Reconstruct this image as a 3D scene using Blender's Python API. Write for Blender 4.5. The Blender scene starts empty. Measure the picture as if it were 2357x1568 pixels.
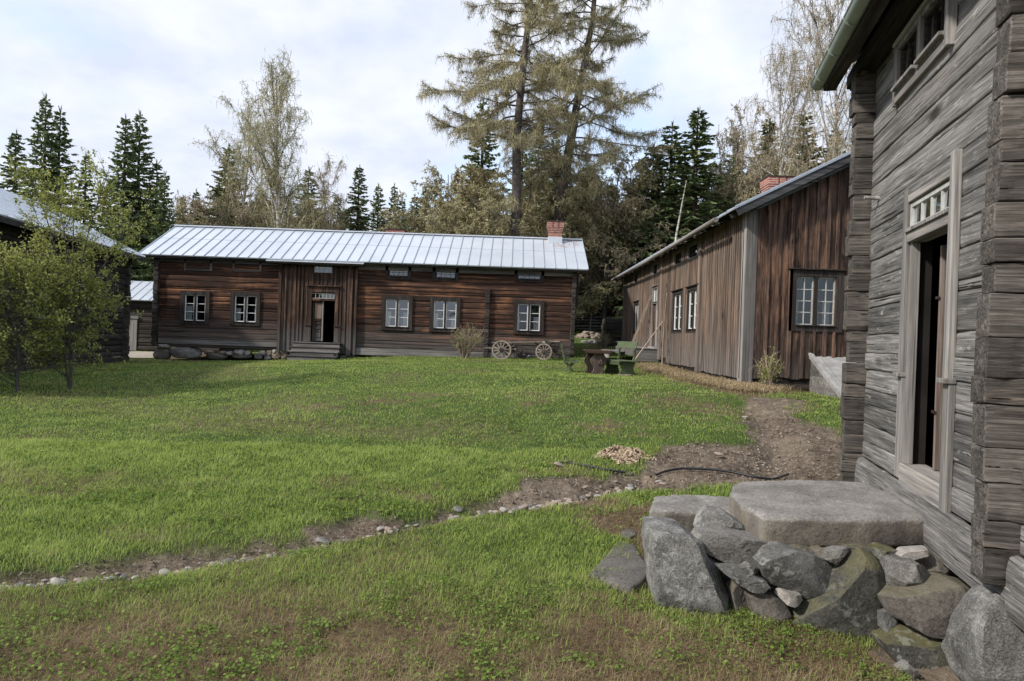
import bpy, math, random
import numpy as np
from mathutils import Vector, Matrix, noise as mnoise

SC = bpy.context.scene
COL = SC.collection
rad = math.radians
# ---------------------------------------------------------------- camera, sky, sun
CZ = 1.7
ROLL, PITCH = .035, .0038
random.seed(1)
_ORD = ['first','second','third','fourth','fifth','sixth','seventh','eighth','ninth','tenth','eleventh','twelfth','thirteenth','fourteenth','fifteenth','sixteenth','seventeenth','eighteenth','nineteenth','twentieth']
_TEN = {2:'twenty',3:'thirty',4:'forty',5:'fifty'}
def ordinal(i):
    if i < 20: return _ORD[i]
    t, u = divmod(i+1, 10); return ({2:'twentieth',3:'thirtieth',4:'fortieth',5:'fiftieth'}[t] if u == 0 else _TEN[t]+'-'+_ORD[u-1])
cd = bpy.data.cameras.new('camera'); cam = bpy.data.objects.new('camera', cd); COL.objects.link(cam)
cd.lens = 24; cd.sensor_width = 36; cd.clip_start = .05; cd.clip_end = 3000
cam.location = (0, 0, CZ)
cam.rotation_euler = (Matrix.Rotation(math.pi/2-PITCH, 4, 'X') @ Matrix.Rotation(ROLL, 4, 'Z')).to_euler()
SC.camera = cam
SUN_EL, SUN_AZ = rad(37), rad(-118)        # azimuth from +Y towards +X
w = bpy.data.worlds.new('World'); SC.world = w; w.use_nodes = True
nt = w.node_tree; N_ = nt.nodes; L_ = nt.links
bg = N_['Background']
sky = N_.new('ShaderNodeTexSky'); sky.sky_type = 'NISHITA'; sky.sun_disc = False
sky.sun_elevation = SUN_EL; sky.sun_rotation = SUN_AZ; sky.air_density = 1.0; sky.dust_density = 1.2
tc = N_.new('ShaderNodeTexCoord')
sep = N_.new('ShaderNodeSeparateXYZ'); L_.new(tc.outputs['Generated'], sep.inputs[0])
# flatten directions on to a cloud deck so that the clouds stretch towards the horizon
mx = N_.new('ShaderNodeMath'); mx.operation = 'ADD'; mx.inputs[1].default_value = .32; L_.new(sep.outputs['Z'], mx.inputs[0])
dv = N_.new('ShaderNodeVectorMath'); dv.operation = 'DIVIDE'; L_.new(tc.outputs['Generated'], dv.inputs[0])
cmb = N_.new('ShaderNodeCombineXYZ')
for i in range(3): L_.new(mx.outputs[0], cmb.inputs[i])
L_.new(cmb.outputs[0], dv.inputs[1])
n1 = N_.new('ShaderNodeTexNoise'); n1.inputs['Scale'].default_value = 1.5; n1.inputs['Detail'].default_value = 9; n1.inputs['Roughness'].default_value = .52; n1.inputs['Distortion'].default_value = .3
L_.new(dv.outputs[0], n1.inputs['Vector'])
n2 = N_.new('ShaderNodeTexNoise'); n2.inputs['Scale'].default_value = 3.6; n2.inputs['Detail'].default_value = 8; n2.inputs['Roughness'].default_value = .55
L_.new(dv.outputs[0], n2.inputs['Vector'])
r1 = N_.new('ShaderNodeValToRGB'); r1.color_ramp.elements[0].position = .36; r1.color_ramp.elements[0].color = (.25,.25,.25,1); r1.color_ramp.elements[1].position = .52
# thinner cover towards the right of the view (blue gaps there in the photograph)
ma = N_.new('ShaderNodeMath'); ma.operation = 'MULTIPLY_ADD'; ma.inputs[1].default_value = -.10; L_.new(sep.outputs['X'], ma.inputs[0]); L_.new(n1.outputs['Fac'], ma.inputs[2])
L_.new(ma.outputs[0], r1.inputs[0])
r2 = N_.new('ShaderNodeValToRGB'); r2.color_ramp.elements[0].position = .34; r2.color_ramp.elements[0].color = (4.4,4.85,5.8,1); r2.color_ramp.elements[1].position = .66; r2.color_ramp.elements[1].color = (5.95,6.15,6.75,1)
L_.new(n2.outputs['Fac'], r2.inputs[0])
mixc = N_.new('ShaderNodeMix'); mixc.data_type = 'RGBA'
L_.new(r1.outputs['Color'], mixc.inputs['Factor'])
blu = N_.new('ShaderNodeMix'); blu.data_type = 'RGBA'; blu.blend_type = 'ADD'; blu.inputs['Factor'].default_value = 1; blu.inputs['B'].default_value = (2.1,2.5,3.1,1)
L_.new(sky.outputs[0], blu.inputs['A'])
L_.new(blu.outputs['Result'], mixc.inputs['A']); L_.new(r2.outputs['Color'], mixc.inputs['B'])
L_.new(mixc.outputs['Result'], bg.inputs['Color'])
bg.inputs['Strength'].default_value = .10
sl = bpy.data.lights.new('sun', 'SUN'); sun = bpy.data.objects.new('sun', sl); COL.objects.link(sun)
sl.energy = 2.6; sl.angle = rad(4.0); sl.color = (1, .95, .86)
sd = Vector((math.sin(SUN_AZ)*math.cos(SUN_EL), math.cos(SUN_AZ)*math.cos(SUN_EL), math.sin(SUN_EL)))
sun.rotation_euler = sd.to_track_quat('Z', 'Y').to_euler(); sun.location = sd*60
SC.view_settings.view_transform = 'Standard'; SC.view_settings.look = 'None'
SC.view_settings.exposure = .78; SC.view_settings.gamma = 1
SC.render.engine = 'CYCLES'
SC.cycles.max_bounces = 6; SC.cycles.transparent_max_bounces = 12

# ---------------------------------------------------------------- measuring helpers (photo pixels -> points in the place)
F = 2357*24/36
def ray(u, v):
    dx = (u-1178.5)/F; dy = (v-784)/F
    c, s = math.cos(ROLL), math.sin(ROLL); cp, sp = math.cos(PITCH), math.sin(PITCH)
    a = dx*c+dy*s; b = dx*s-dy*c
    return (a, cp+sp*b, -sp+cp*b)
def P(u, v, Y):
    d = ray(u, v); return Vector((d[0]*Y/d[1], Y, CZ+d[2]*Y/d[1]))
def onZ(u, v, z):
    d = ray(u, v); k = (z-CZ)/d[2]; return Vector((d[0]*k, d[1]*k, z))
def proj(x, y, z):
    c, s = math.cos(ROLL), math.sin(ROLL); cp, sp = math.cos(PITCH), math.sin(PITCH)
    zz = z-CZ; f = y*cp-zz*sp; b = y*sp+zz*cp; a = x
    f = np.where(np.abs(f) < .05, .05, f)
    dx = (a*c+b*s)/f; dy = (a*s-b*c)/f
    return 1178.5+dx*F, 784+dy*F, f
ZM = {'a':(500,850,.4243),'b':(1400,850,.4243),'d':(2400,550,.7015),'e':(2300,1700,.762),'f':(3200,0,.6377),'g':(3300,900,.8924),
      'l':(1050,1000,.3189),'m':(2400,1000,.3509),'n':(1900,1280,.29698),'q':(3400,0,.3188),'k':(2300,1450,.5091),'c':(0,350,.797),'z':(0,0,1.7378)}
def C(k, x, y):
    z = ZM[k]; return ((z[0]+x*z[2])/1.7378, (z[1]+y*z[2])/1.7378)

# ---------------------------------------------------------------- noise tables
_rs = np.random.RandomState(7); _T3 = _rs.rand(32,32,32)
def vn(x, y, z=0., s=1., seed=0):
    x = np.asarray(x, float)*s+seed*7.31+100; y = np.asarray(y, float)*s+seed*3.17+100; z = np.asarray(z, float)*s+seed*1.93+100+0*x
    xi, yi, zi = np.floor(x).astype(int), np.floor(y).astype(int), np.floor(z).astype(int)
    fx, fy, fz = x-xi, y-yi, z-zi
    fx, fy, fz = [f*f*(3-2*f) for f in (fx, fy, fz)]
    o = 0
    for a in (0, 1):
        for b in (0, 1):
            for c in (0, 1):
                o = o+_T3[(xi+a) % 32, (yi+b) % 32, (zi+c) % 32]*(fx if a else 1-fx)*(fy if b else 1-fy)*(fz if c else 1-fz)
    return o
def fbm(x, y, z=0., s=1., oc=4, seed=0):
    o = 0; a = .5; t = 0
    for i in range(oc):
        o = o+a*vn(x, y, z, s*2**i, seed+i*5); t += a; a *= .5
    return o/t

# ---------------------------------------------------------------- geometry helpers
class G:
    """collects vertices and faces for ONE mesh object"""
    def __init__(s): s.v = []; s.f = []; s.r = []; s.n = 0
    def add(s, v, f, r=None):
        v = np.asarray(v, float).reshape(-1, 3); f = np.asarray(f, int)
        s.v.append(v); s.f.append(f+s.n); s.n += len(v)
        if r is None: r = random.random()
        s.r.append(np.full(len(v), r) if np.isscalar(r) else np.asarray(r, float))
    def obox(s, o, a, b, c, r=None):
        o, a, b, c = [np.asarray(q, float) for q in (o, a, b, c)]
        if np.dot(np.cross(a, b), c) < 0: a, b = b, a
        v = [o, o+a, o+a+b, o+b, o+c, o+a+c, o+a+b+c, o+b+c]
        s.add(v, [(0,3,2,1),(4,5,6,7),(0,1,5,4),(1,2,6,5),(2,3,7,6),(3,0,4,7)], r)
    def box(s, x0, x1, y0, y1, z0, z1, r=None): s.obox((x0,y0,z0), (x1-x0,0,0), (0,y1-y0,0), (0,0,z1-z0), r)
    def bar(s, p, q, w, h, up=(0,0,1), r=None):
        p, q, up = [np.asarray(k, float) for k in (p, q, up)]
        d = q-p; x = np.cross(d, up); x /= np.linalg.norm(x); z = np.cross(x, d); z /= np.linalg.norm(z)
        s.obox(p-x*w/2-z*h/2, x*w, d, z*h, r)
    def tube(s, pts, rs, n=6, r=None, cap=True):
        pts = np.asarray(pts, float); m = len(pts)
        rs = np.full(m, rs) if np.isscalar(rs) else np.asarray(rs, float)
        d = np.gradient(pts, axis=0); d /= np.linalg.norm(d, axis=1)[:, None]+1e-9
        ref = np.array([1.,0,0]) if abs(d[0][2]) > .8 else np.array([0,0,1.])
        x = np.cross(d, ref); x /= np.linalg.norm(x, axis=1)[:, None]+1e-9; y = np.cross(d, x)
        a = np.arange(n)*2*math.pi/n
        V = pts[:, None]+rs[:, None, None]*(np.cos(a)[None, :, None]*x[:, None]+np.sin(a)[None, :, None]*y[:, None])
        i = np.arange(m-1)[:, None]*n; j = np.arange(n)[None]; k = (j+1) % n
        f = np.stack([i+j, i+k, i+n+k, i+n+j], -1).reshape(-1, 4)
        if r is None: r = random.random()
        s.add(V, f, r)
        if cap:
            for b, o in ((0, -1), (m-1, 1)):
                vv = np.vstack([V[b], pts[b]+d[b]*.0]); ii = np.arange(n)
                tri = np.stack([ii, (ii+1) % n, np.full(n, n)], -1)
                s.add(vv, tri if o < 0 else tri[:, ::-1], r)
    def quads(s, V, r=None):
        V = np.asarray(V, float); m, k = V.shape[:2]
        f = np.arange(m*k).reshape(m, k)
        s.add(V.reshape(-1, 3), f, None if r is None else np.repeat(r, k))
    def facet(s, o, a=28): o.data.set_sharp_from_angle(angle=rad(a)); return o
    def objs(s, name, mat, parent=None, **k):
        out = []
        for v, f, r in zip(s.v, s.f, s.r):
            g = G(); g.add(v, f-f.min(), r); out.append(g.obj(name, mat, parent, **k))
        return out
    def obj(s, name, mat, parent=None, smooth=False, bevel=0, extra=None):
        V = np.vstack(s.v) if s.v else np.zeros((0,3)); me = bpy.data.meshes.new(name)
        me.vertices.add(len(V)); me.vertices.foreach_set('co', V.ravel().astype(np.float32))
        loops = np.concatenate([f.ravel() for f in s.f]); tot = np.concatenate([np.full(len(f), f.shape[1]) for f in s.f])
        st = np.concatenate([[0], np.cumsum(tot)[:-1]])
        me.loops.add(len(loops)); me.loops.foreach_set('vertex_index', loops.astype(np.int32))
        me.polygons.add(len(tot)); me.polygons.foreach_set('loop_start', st.astype(np.int32))
        me.polygons.foreach_set('use_smooth', np.full(len(tot), smooth))
        me.update(calc_edges=True); me.validate()
        at = me.attributes.new('rnd', 'FLOAT', 'POINT'); at.data.foreach_set('value', np.concatenate(s.r).astype(np.float32))
        if extra:
            for k, a in extra.items():
                at = me.attributes.new(k, 'FLOAT', 'POINT'); at.data.foreach_set('value', np.asarray(a).astype(np.float32))
        me.materials.append(mat)
        o = bpy.data.objects.new(name, me); COL.objects.link(o)
        if parent:
            o.parent = parent; o.matrix_parent_inverse = Matrix.Translation(-root_loc(parent))
        if bevel:
            b = o.modifiers.new('bevel', 'BEVEL'); b.width = bevel; b.segments = 2; b.limit_method = 'ANGLE'
        return o
def root_loc(o):
    return Vector(o.get('_loc', (0,0,0)))
def thing(name, label, cat, loc=(0,0,0), group=None):
    o = bpy.data.objects.new(name, None); COL.objects.link(o); o.location = loc; o['_loc'] = tuple(loc)
    o.empty_display_size = .2
    o['label'] = label; o['category'] = cat
    if group: o['group'] = group
    return o
def tag(o, label, cat, group=None, kind=None):
    o['label'] = label; o['category'] = cat
    if group: o['group'] = group
    if kind: o['kind'] = kind
    return o
def struct(o, label=None): o['kind'] = 'structure'; return o
def dup(root, loc, rotz=0, scale=1, label=None, cat=None, group=None):
    r = root.copy(); COL.objects.link(r); r.location = loc; r.rotation_euler = (0,0,rotz)
    r.scale = scale if hasattr(scale, '__len__') else (scale,)*3
    if label: r['label'] = label
    if cat: r['category'] = cat
    if group: r['group'] = group
    for ch in list(root.children):
        c = ch.copy(); COL.objects.link(c); c.parent = r
        for g in list(ch.children):
            d = g.copy(); COL.objects.link(d); d.parent = c
    return r

# ---------------------------------------------------------------- materials
def newmat(name):
    m = bpy.data.materials.new(name); m.use_nodes = True; nt = m.node_tree; b = nt.nodes['Principled BSDF']
    return m, nt, b
def nd(nt, t, **k):
    n = nt.nodes.new(t)
    for a, v in k.items():
        if a.startswith('i_'): n.inputs[a[2:]].default_value = v
        else: setattr(n, a, v)
    return n
def noise(nt, vec, scale, detail=5, rough=.55, dist=0):
    n = nd(nt, 'ShaderNodeTexNoise'); n.inputs['Scale'].default_value = scale; n.inputs['Detail'].default_value = detail
    n.inputs['Roughness'].default_value = rough; n.inputs['Distortion'].default_value = dist
    nt.links.new(vec, n.inputs['Vector']); return n.outputs['Fac']
def ramp(nt, fac, stops):
    r = nd(nt, 'ShaderNodeValToRGB'); e = r.color_ramp.elements
    while len(e) < len(stops): e.new(.5)
    for k, (p, c) in zip(e, stops):
        k.position = p; k.color = (c, c, c, 1) if np.isscalar(c) else (*c, 1)
    nt.links.new(fac, r.inputs[0]); return r.outputs['Color']
def mix(nt, fac, a, b, mode='MIX'):
    m = nd(nt, 'ShaderNodeMix', data_type='RGBA', blend_type=mode)
    for s, q in (('Factor', fac), ('A', a), ('B', b)):
        if hasattr(q, 'links') or hasattr(q, 'is_linked'): nt.links.new(q, m.inputs[s])
        elif s == 'Factor': m.inputs[s].default_value = q
        else: m.inputs[s].default_value = (*q, 1)
    return m.outputs['Result']
def math_(nt, op, a, b=0., c=0.):
    m = nd(nt, 'ShaderNodeMath', operation=op)
    for i, q in enumerate((a, b, c)):
        if hasattr(q, 'is_linked'): nt.links.new(q, m.inputs[i])
        else: m.inputs[i].default_value = q
    return m.outputs[0]
def attr(nt, name): return nd(nt, 'ShaderNodeAttribute', attribute_name=name).outputs['Fac']
def objco(nt): return nd(nt, 'ShaderNodeTexCoord').outputs['Object']
def bump(nt, b, h, strength=.5, dist=.01):
    n = nd(nt, 'ShaderNodeBump'); n.inputs['Strength'].default_value = strength; n.inputs['Distance'].default_value = dist
    nt.links.new(h, n.inputs['Height']); nt.links.new(n.outputs[0], b.inputs['Normal'])
def wood(name, axis, pal, acc=None, acc_thr=(.52,.68), fine=40, along=1.2, rot=0, crack=.35, rough=.85, bd=.012, zgrey=None, knots=0, fleck=0, accs=1., spec=.15):
    """weathered timber; grain runs along axis; pal = dark, mid, light; acc = the colour of fresh streaks; zgrey = (z0, z1, colour) rain-greyed foot"""
    m, nt, b = newmat(name); L = nt.links
    co = objco(nt)
    if rot:
        vr = nd(nt, 'ShaderNodeVectorRotate', rotation_type='Z_AXIS'); vr.inputs['Angle'].default_value = rot; L.new(co, vr.inputs['Vector']); co = vr.outputs[0]
    off = math_(nt, 'MULTIPLY', attr(nt, 'rnd'), 53.)
    ad = nd(nt, 'ShaderNodeVectorMath', operation='ADD'); L.new(co, ad.inputs[0]); L.new(off, ad.inputs[1]); co2 = ad.outputs[0]
    def mp(sa, sc):
        n = nd(nt, 'ShaderNodeMapping'); s = [sc]*3; s['xyz'.index(axis)] = sa; n.inputs['Scale'].default_value = s
        L.new(co2, n.inputs['Vector']); return n.outputs[0]
    g1 = noise(nt, mp(along, fine), 1, 9, .66, .15)
    g2 = noise(nt, mp(along*.5, fine*.22), 1, 6, .62, .25)
    g3 = noise(nt, co, .9, 4, .6)
    t = math_(nt, 'ADD', math_(nt, 'MULTIPLY', g1, .6), math_(nt, 'MULTIPLY', g2, .4))
    col = ramp(nt, t, [(.36, pal[0]), (.5, pal[1]), (.64, pal[2])])
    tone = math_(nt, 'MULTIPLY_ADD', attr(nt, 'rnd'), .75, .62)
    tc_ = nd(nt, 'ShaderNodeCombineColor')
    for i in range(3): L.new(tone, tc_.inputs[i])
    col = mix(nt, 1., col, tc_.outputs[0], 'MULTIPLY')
    if acc:
        k = math_(nt, 'ADD', math_(nt, 'MULTIPLY', g2, .55), math_(nt, 'MULTIPLY', g3, .45))
        f = ramp(nt, k, [(acc_thr[0], 0.), (acc_thr[1], 1.)])
        f2 = ramp(nt, g1, [(.42, .15), (.62, 1.)])
        ff = math_(nt, 'MULTIPLY', math_(nt, 'MULTIPLY', f, f2), accs)
        if zgrey:
            sp = nd(nt, 'ShaderNodeSeparateXYZ'); L.new(nd(nt, 'ShaderNodeNewGeometry').outputs['Position'], sp.inputs[0])
            zz = math_(nt, 'ADD', sp.outputs['Z'], math_(nt, 'MULTIPLY', g2, 1.6))
            mr = nd(nt, 'ShaderNodeMapRange'); mr.inputs['From Min'].default_value = zgrey[0]+.8; mr.inputs['From Max'].default_value = zgrey[1]+.8
            L.new(zz, mr.inputs['Value'])
            inv = math_(nt, 'SUBTRACT', 1., mr.outputs[0])
            col = mix(nt, ff, col, acc)
            gcol = mix(nt, ramp(nt, t, [(.4, 0.), (.6, 1.)]), tuple(x*.45 for x in zgrey[2]), zgrey[2])
            col = mix(nt, math_(nt, 'MULTIPLY', inv, .85), col, gcol)
        else:
            col = mix(nt, ff, col, acc)
    cr = noise(nt, mp(along*.45, fine*.9), 1, 4, .55, .1)
    cf = ramp(nt, cr, [(.30, 1.), (.37, 0.)])
    col = mix(nt, math_(nt, 'MULTIPLY', cf, crack*2), col, tuple(x*.25 for x in pal[0]))
    if fleck:
        fl = noise(nt, mp(fleck*.35, fleck*1.5), 1, 4, .7, .2); col = mix(nt, ramp(nt, fl, [(.60, 0.), (.70, .65)]), col, tuple(min(.5, x*1.5) for x in pal[2]))
    if knots:
        vo = nd(nt, 'ShaderNodeTexVoronoi'); s = [knots]*3; s['xyz'.index(axis)] = knots*.35
        n = nd(nt, 'ShaderNodeMapping'); n.inputs['Scale'].default_value = s; L.new(co2, n.inputs['Vector']); L.new(n.outputs[0], vo.inputs['Vector']); vo.inputs['Scale'].default_value = 1
        col = mix(nt, ramp(nt, vo.outputs['Distance'], [(.06, .85), (.14, 0.)]), col, tuple(x*.4 for x in pal[0]))
    L.new(col, b.inputs['Base Color']); b.inputs['Roughness'].default_value = rough; b.inputs['Specular IOR Level'].default_value = spec
    h = math_(nt, 'SUBTRACT', g1, math_(nt, 'MULTIPLY', cf, .6)); bump(nt, b, h, .8, bd)
    return m
def plain(name, col, rough=.7, metal=0, var=.25, scale=6, bmp=.2, bd=.004, spec=.3, col2=None):
    m, nt, b = newmat(name); co = objco(nt)
    f = noise(nt, co, scale, 6, .6)
    c2 = col2 or tuple(x*(1-var) for x in col)
    nt.links.new(mix(nt, ramp(nt, f, [(.38, 0.), (.62, 1.)]), c2, col), b.inputs['Base Color'])
    b.inputs['Roughness'].default_value = rough; b.inputs['Metallic'].default_value = metal; b.inputs['Specular IOR Level'].default_value = spec
    if bmp: bump(nt, b, noise(nt, co, scale*5, 5, .6), bmp, bd)
    return m
def stone(name, c0, c1, c2, scale=3., lichen=0., moss=0., seedv=0., bd=.012, side_shade=None):
    m, nt, b = newmat(name); L = nt.links; co = objco(nt)
    ad = nd(nt, 'ShaderNodeVectorMath', operation='ADD'); L.new(co, ad.inputs[0]); ad.inputs[1].default_value = (seedv, seedv, seedv); co = ad.outputs[0]
    n1 = noise(nt, co, scale, 8, .65, .3); n2 = noise(nt, co, scale*16, 5, .7); n3 = noise(nt, co, scale*.6, 3)
    t = math_(nt, 'ADD', math_(nt, 'MULTIPLY', n1, .55), math_(nt, 'MULTIPLY', n2, .45))
    col = ramp(nt, t, [(.38, c0), (.5, c1), (.62, c2)])
    sp_ = noise(nt, co, scale*60, 2, .8)
    col = mix(nt, ramp(nt, sp_, [(.60, 0.), (.7, .6)]), col, tuple(min(1, x*1.8) for x in c2))
    col = mix(nt, ramp(nt, sp_, [(.33, .6), (.41, 0.)]), col, tuple(x*.35 for x in c0))
    if lichen:
        l = noise(nt, co, scale*5.5, 4, .55, .2); lm = math_(nt, 'MULTIPLY', ramp(nt, l, [(.56, 0.), (.61, 1.)]), ramp(nt, n3, [(.40, 0.), (.6, 1.)]))
        col = mix(nt, math_(nt, 'MULTIPLY', lm, lichen), col, (.30, .31, .28))
    if moss:
        nz = nd(nt, 'ShaderNodeSeparateXYZ'); L.new(nd(nt, 'ShaderNodeNewGeometry').outputs['Normal'], nz.inputs[0])
        mm = math_(nt, 'ADD', math_(nt, 'MULTIPLY', nz.outputs['Z'], .35), n1)
        col = mix(nt, math_(nt, 'MULTIPLY', ramp(nt, mm, [(.60, 0.), (.80, 1.)]), moss), col, (.11, .10, .03))
    if side_shade:  # brown side faces; the darkening paints in shade below a sunlit top
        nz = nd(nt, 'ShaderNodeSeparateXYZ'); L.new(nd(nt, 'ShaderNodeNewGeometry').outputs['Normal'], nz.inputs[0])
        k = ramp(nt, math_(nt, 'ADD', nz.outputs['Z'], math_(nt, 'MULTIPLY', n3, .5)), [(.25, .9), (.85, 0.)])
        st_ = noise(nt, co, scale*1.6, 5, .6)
        col = mix(nt, k, col, mix(nt, ramp(nt, st_, [(.42, 0.), (.58, 1.)]), mix(nt, .6, col, tuple(x*.45 for x in side_shade)), mix(nt, .5, col, side_shade)))
    L.new(col, b.inputs['Base Color']); b.inputs['Roughness'].default_value = .9; b.inputs['Specular IOR Level'].default_value = .2
    bump(nt, b, math_(nt, 'ADD', n1, math_(nt, 'MULTIPLY', n2, .55)), 1., bd)
    return m
def leafmat(name, c0, c1, c2, trans=.35, rough=.7):
    m, nt, b = newmat(name); L = nt.links
    col = ramp(nt, attr(nt, 'rnd'), [(0., c0), (.5, c1), (1., c2)])
    L.new(col, b.inputs['Base Color']); b.inputs['Roughness'].default_value = rough; b.inputs['Specular IOR Level'].default_value = .15
    if trans:
        t = nd(nt, 'ShaderNodeBsdfTranslucent'); L.new(col, t.inputs[0]); ms = nd(nt, 'ShaderNodeMixShader'); ms.inputs[0].default_value = trans
        L.new(b.outputs[0], ms.inputs[1]); L.new(t.outputs[0], ms.inputs[2]); L.new(ms.outputs[0], nt.nodes['Material Output'].inputs[0])
    return m
M = {}
# main house: dark tarry brown with orange streaks, greyed at the foot
M['log'] = wood('weathered_log_timber', 'x', [(.015,.010,.009),(.055,.030,.022),(.135,.078,.055)], acc=(.36,.165,.08), acc_thr=(.50,.62), fine=30, along=.7, crack=.6, accs=1., bd=.03, zgrey=(1.3,2.2,(.135,.118,.108)))
M['log_dark'] = wood('dark_timber', 'x', [(.016,.014,.013),(.045,.038,.033),(.10,.085,.075)], fine=16, along=.8, crack=.3, bd=.02)
M['board_dark'] = wood('dark_vertical_board', 'z', [(.017,.013,.012),(.052,.033,.026),(.13,.085,.062)], acc=(.30,.15,.075), acc_thr=(.53,.66), fine=18, along=.9, crack=.3, bd=.02, zgrey=(1.3,2.1,(.15,.14,.135)))
M['board'] = wood('brown_board_and_batten', 'z', [(.045,.034,.029),(.135,.102,.084),(.28,.225,.19)], acc=(.34,.215,.14), acc_thr=(.48,.62), fine=22, along=.7, crack=.35, bd=.02, zgrey=(1.1,2.2,(.25,.225,.205)), knots=3.)
M['gable_board'] = wood('red_brown_rough_board', 'z', [(.020,.014,.012),(.068,.044,.035),(.15,.10,.078)], acc=(.27,.145,.09), acc_thr=(.48,.62), fine=20, along=1.6, crack=.5, bd=.03, zgrey=(.9,1.6,(.11,.09,.08)), knots=4.)
M['grey_v'] = wood('silver_grey_post', 'z', [(.10,.092,.088),(.20,.185,.175),(.33,.31,.295)], fine=22, along=.7, crack=.3, bd=.01)
M['grey_x'] = wood('silver_grey_plank', 'x', [(.055,.051,.048),(.135,.126,.119),(.26,.245,.232)], fine=18, along=.7, crack=.3, bd=.01)
M['grey_y'] = wood('silver_grey_sloping_plank', 'y', [(.16,.155,.15),(.30,.29,.28),(.44,.43,.42)], fine=16, along=.5, crack=.25, bd=.01)
M['casing'] = wood('dark_window_casing', 'z', [(.016,.013,.012),(.038,.031,.028),(.078,.066,.06)], fine=22, along=1, crack=.2, bd=.008)
TH = rad(14)
M['near_log'] = wood('grey_hewn_log', 'x', [(.050,.048,.046),(.165,.158,.152),(.33,.318,.305)], acc=(.26,.215,.175), acc_thr=(.53,.66), fine=56, along=1.7, rot=-(math.pi/2-TH), crack=.85, bd=.016, accs=.4, knots=2.2, fleck=14)
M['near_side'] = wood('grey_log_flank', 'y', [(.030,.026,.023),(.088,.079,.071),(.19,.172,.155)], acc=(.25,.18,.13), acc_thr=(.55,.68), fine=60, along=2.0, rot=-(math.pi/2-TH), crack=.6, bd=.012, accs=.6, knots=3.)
M['near_end'] = wood('rough_log_end_grain', 'y', [(.035,.03,.027),(.105,.094,.085),(.25,.225,.20)], fine=60, along=40, rot=-(math.pi/2-TH), crack=.8, bd=.03)
M['near_trim'] = wood('pale_grey_trim_board', 'z', [(.11,.102,.096),(.22,.208,.198),(.37,.355,.34)], acc=(.30,.255,.215), fine=60, along=1.6, crack=.3, bd=.004, knots=2., accs=.5)
M['near_trim_h'] = wood('pale_grey_sill_board', 'x', [(.12,.11,.10),(.25,.235,.22),(.40,.375,.35)], acc=(.38,.31,.23), fine=60, along=1.6, rot=-(math.pi/2-TH), crack=.3, bd=.004, knots=2., accs=.5)
M['red_trim'] = wood('warm_brown_inner_jamb', 'z', [(.05,.037,.031),(.12,.092,.078),(.23,.19,.165)], fine=50, along=1.4, crack=.3, bd=.004)
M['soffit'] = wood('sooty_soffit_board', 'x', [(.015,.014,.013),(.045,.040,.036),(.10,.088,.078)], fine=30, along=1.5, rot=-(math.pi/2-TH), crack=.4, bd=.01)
M['rake'] = wood('grey_rake_board', 'x', [(.020,.020,.021),(.045,.045,.047),(.095,.095,.10)], fine=16, along=.8, crack=.4, bd=.01)
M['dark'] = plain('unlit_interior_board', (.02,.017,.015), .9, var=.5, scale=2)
M['floor'] = plain('worn_floor_plank', (.10,.08,.065), .8, var=.4, scale=3)
M['white'] = plain('white_window_paint', (.72,.72,.70), .5, var=.12, scale=14, bmp=.1)
M['greywhite'] = plain('weathered_white_sash', (.50,.49,.46), .6, var=.25, scale=14, bmp=.1)
M['curtain'] = leafmat('white_cotton', (.62,.65,.70), (.7,.72,.76), (.78,.79,.82), trans=.3)
M['brick'] = None
M['iron'] = plain('rusted_iron', (.055,.04,.035), .7, metal=.3, var=.5)
M['gutter'] = plain('pale_green_zinc_gutter', (.34,.39,.35), .42, metal=.35, var=.22, scale=3, bmp=.05, spec=.5)
M['gutter_wood'] = wood('grey_timber_gutter', 'y', [(.10,.09,.085),(.20,.18,.165),(.33,.30,.28)], fine=20, along=.5, crack=.3)
M['green'] = wood('faded_green_paint', 'x', [(.060,.080,.042),(.098,.122,.068),(.14,.165,.10)], fine=30, along=1.5, crack=.12, bd=.004)
M['table'] = wood('brown_stained_plank', 'z', [(.040,.028,.023),(.088,.066,.056),(.17,.135,.118)], fine=30, along=2, crack=.2, bd=.006)
M['tabletop'] = wood('dark_stained_table_plank', 'x', [(.035,.022,.016),(.07,.045,.034),(.12,.08,.06)], fine=26, along=1.4, crack=.2, bd=.006)
M['wheel'] = wood('pale_weathered_wheel_wood', 'z', [(.17,.135,.11),(.29,.24,.20),(.42,.37,.32)], fine=30, along=4, crack=.2, bd=.006)
M['wheel_dark'] = wood('dark_wheel_wood', 'z', [(.03,.025,.022),(.06,.052,.046),(.11,.095,.085)], fine=30, along=4, crack=.2, bd=.006)
M['pole'] = wood('peeled_pole', 'z', [(.16,.12,.09),(.29,.225,.175),(.42,.35,.29)], fine=40, along=2, crack=.2, bd=.006)
M['lid'] = plain('pale_bleached_plank', (.33,.32,.31), .85, var=.3, scale=5, bmp=.3)
M['hose'] = plain('black_plastic_pipe', (.018,.018,.02), .45, var=.2, bmp=0)
M['chips'] = plain('fresh_wood_chips', (.66,.52,.38), .9, var=.35, scale=22, bmp=.6, bd=.02)
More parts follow.
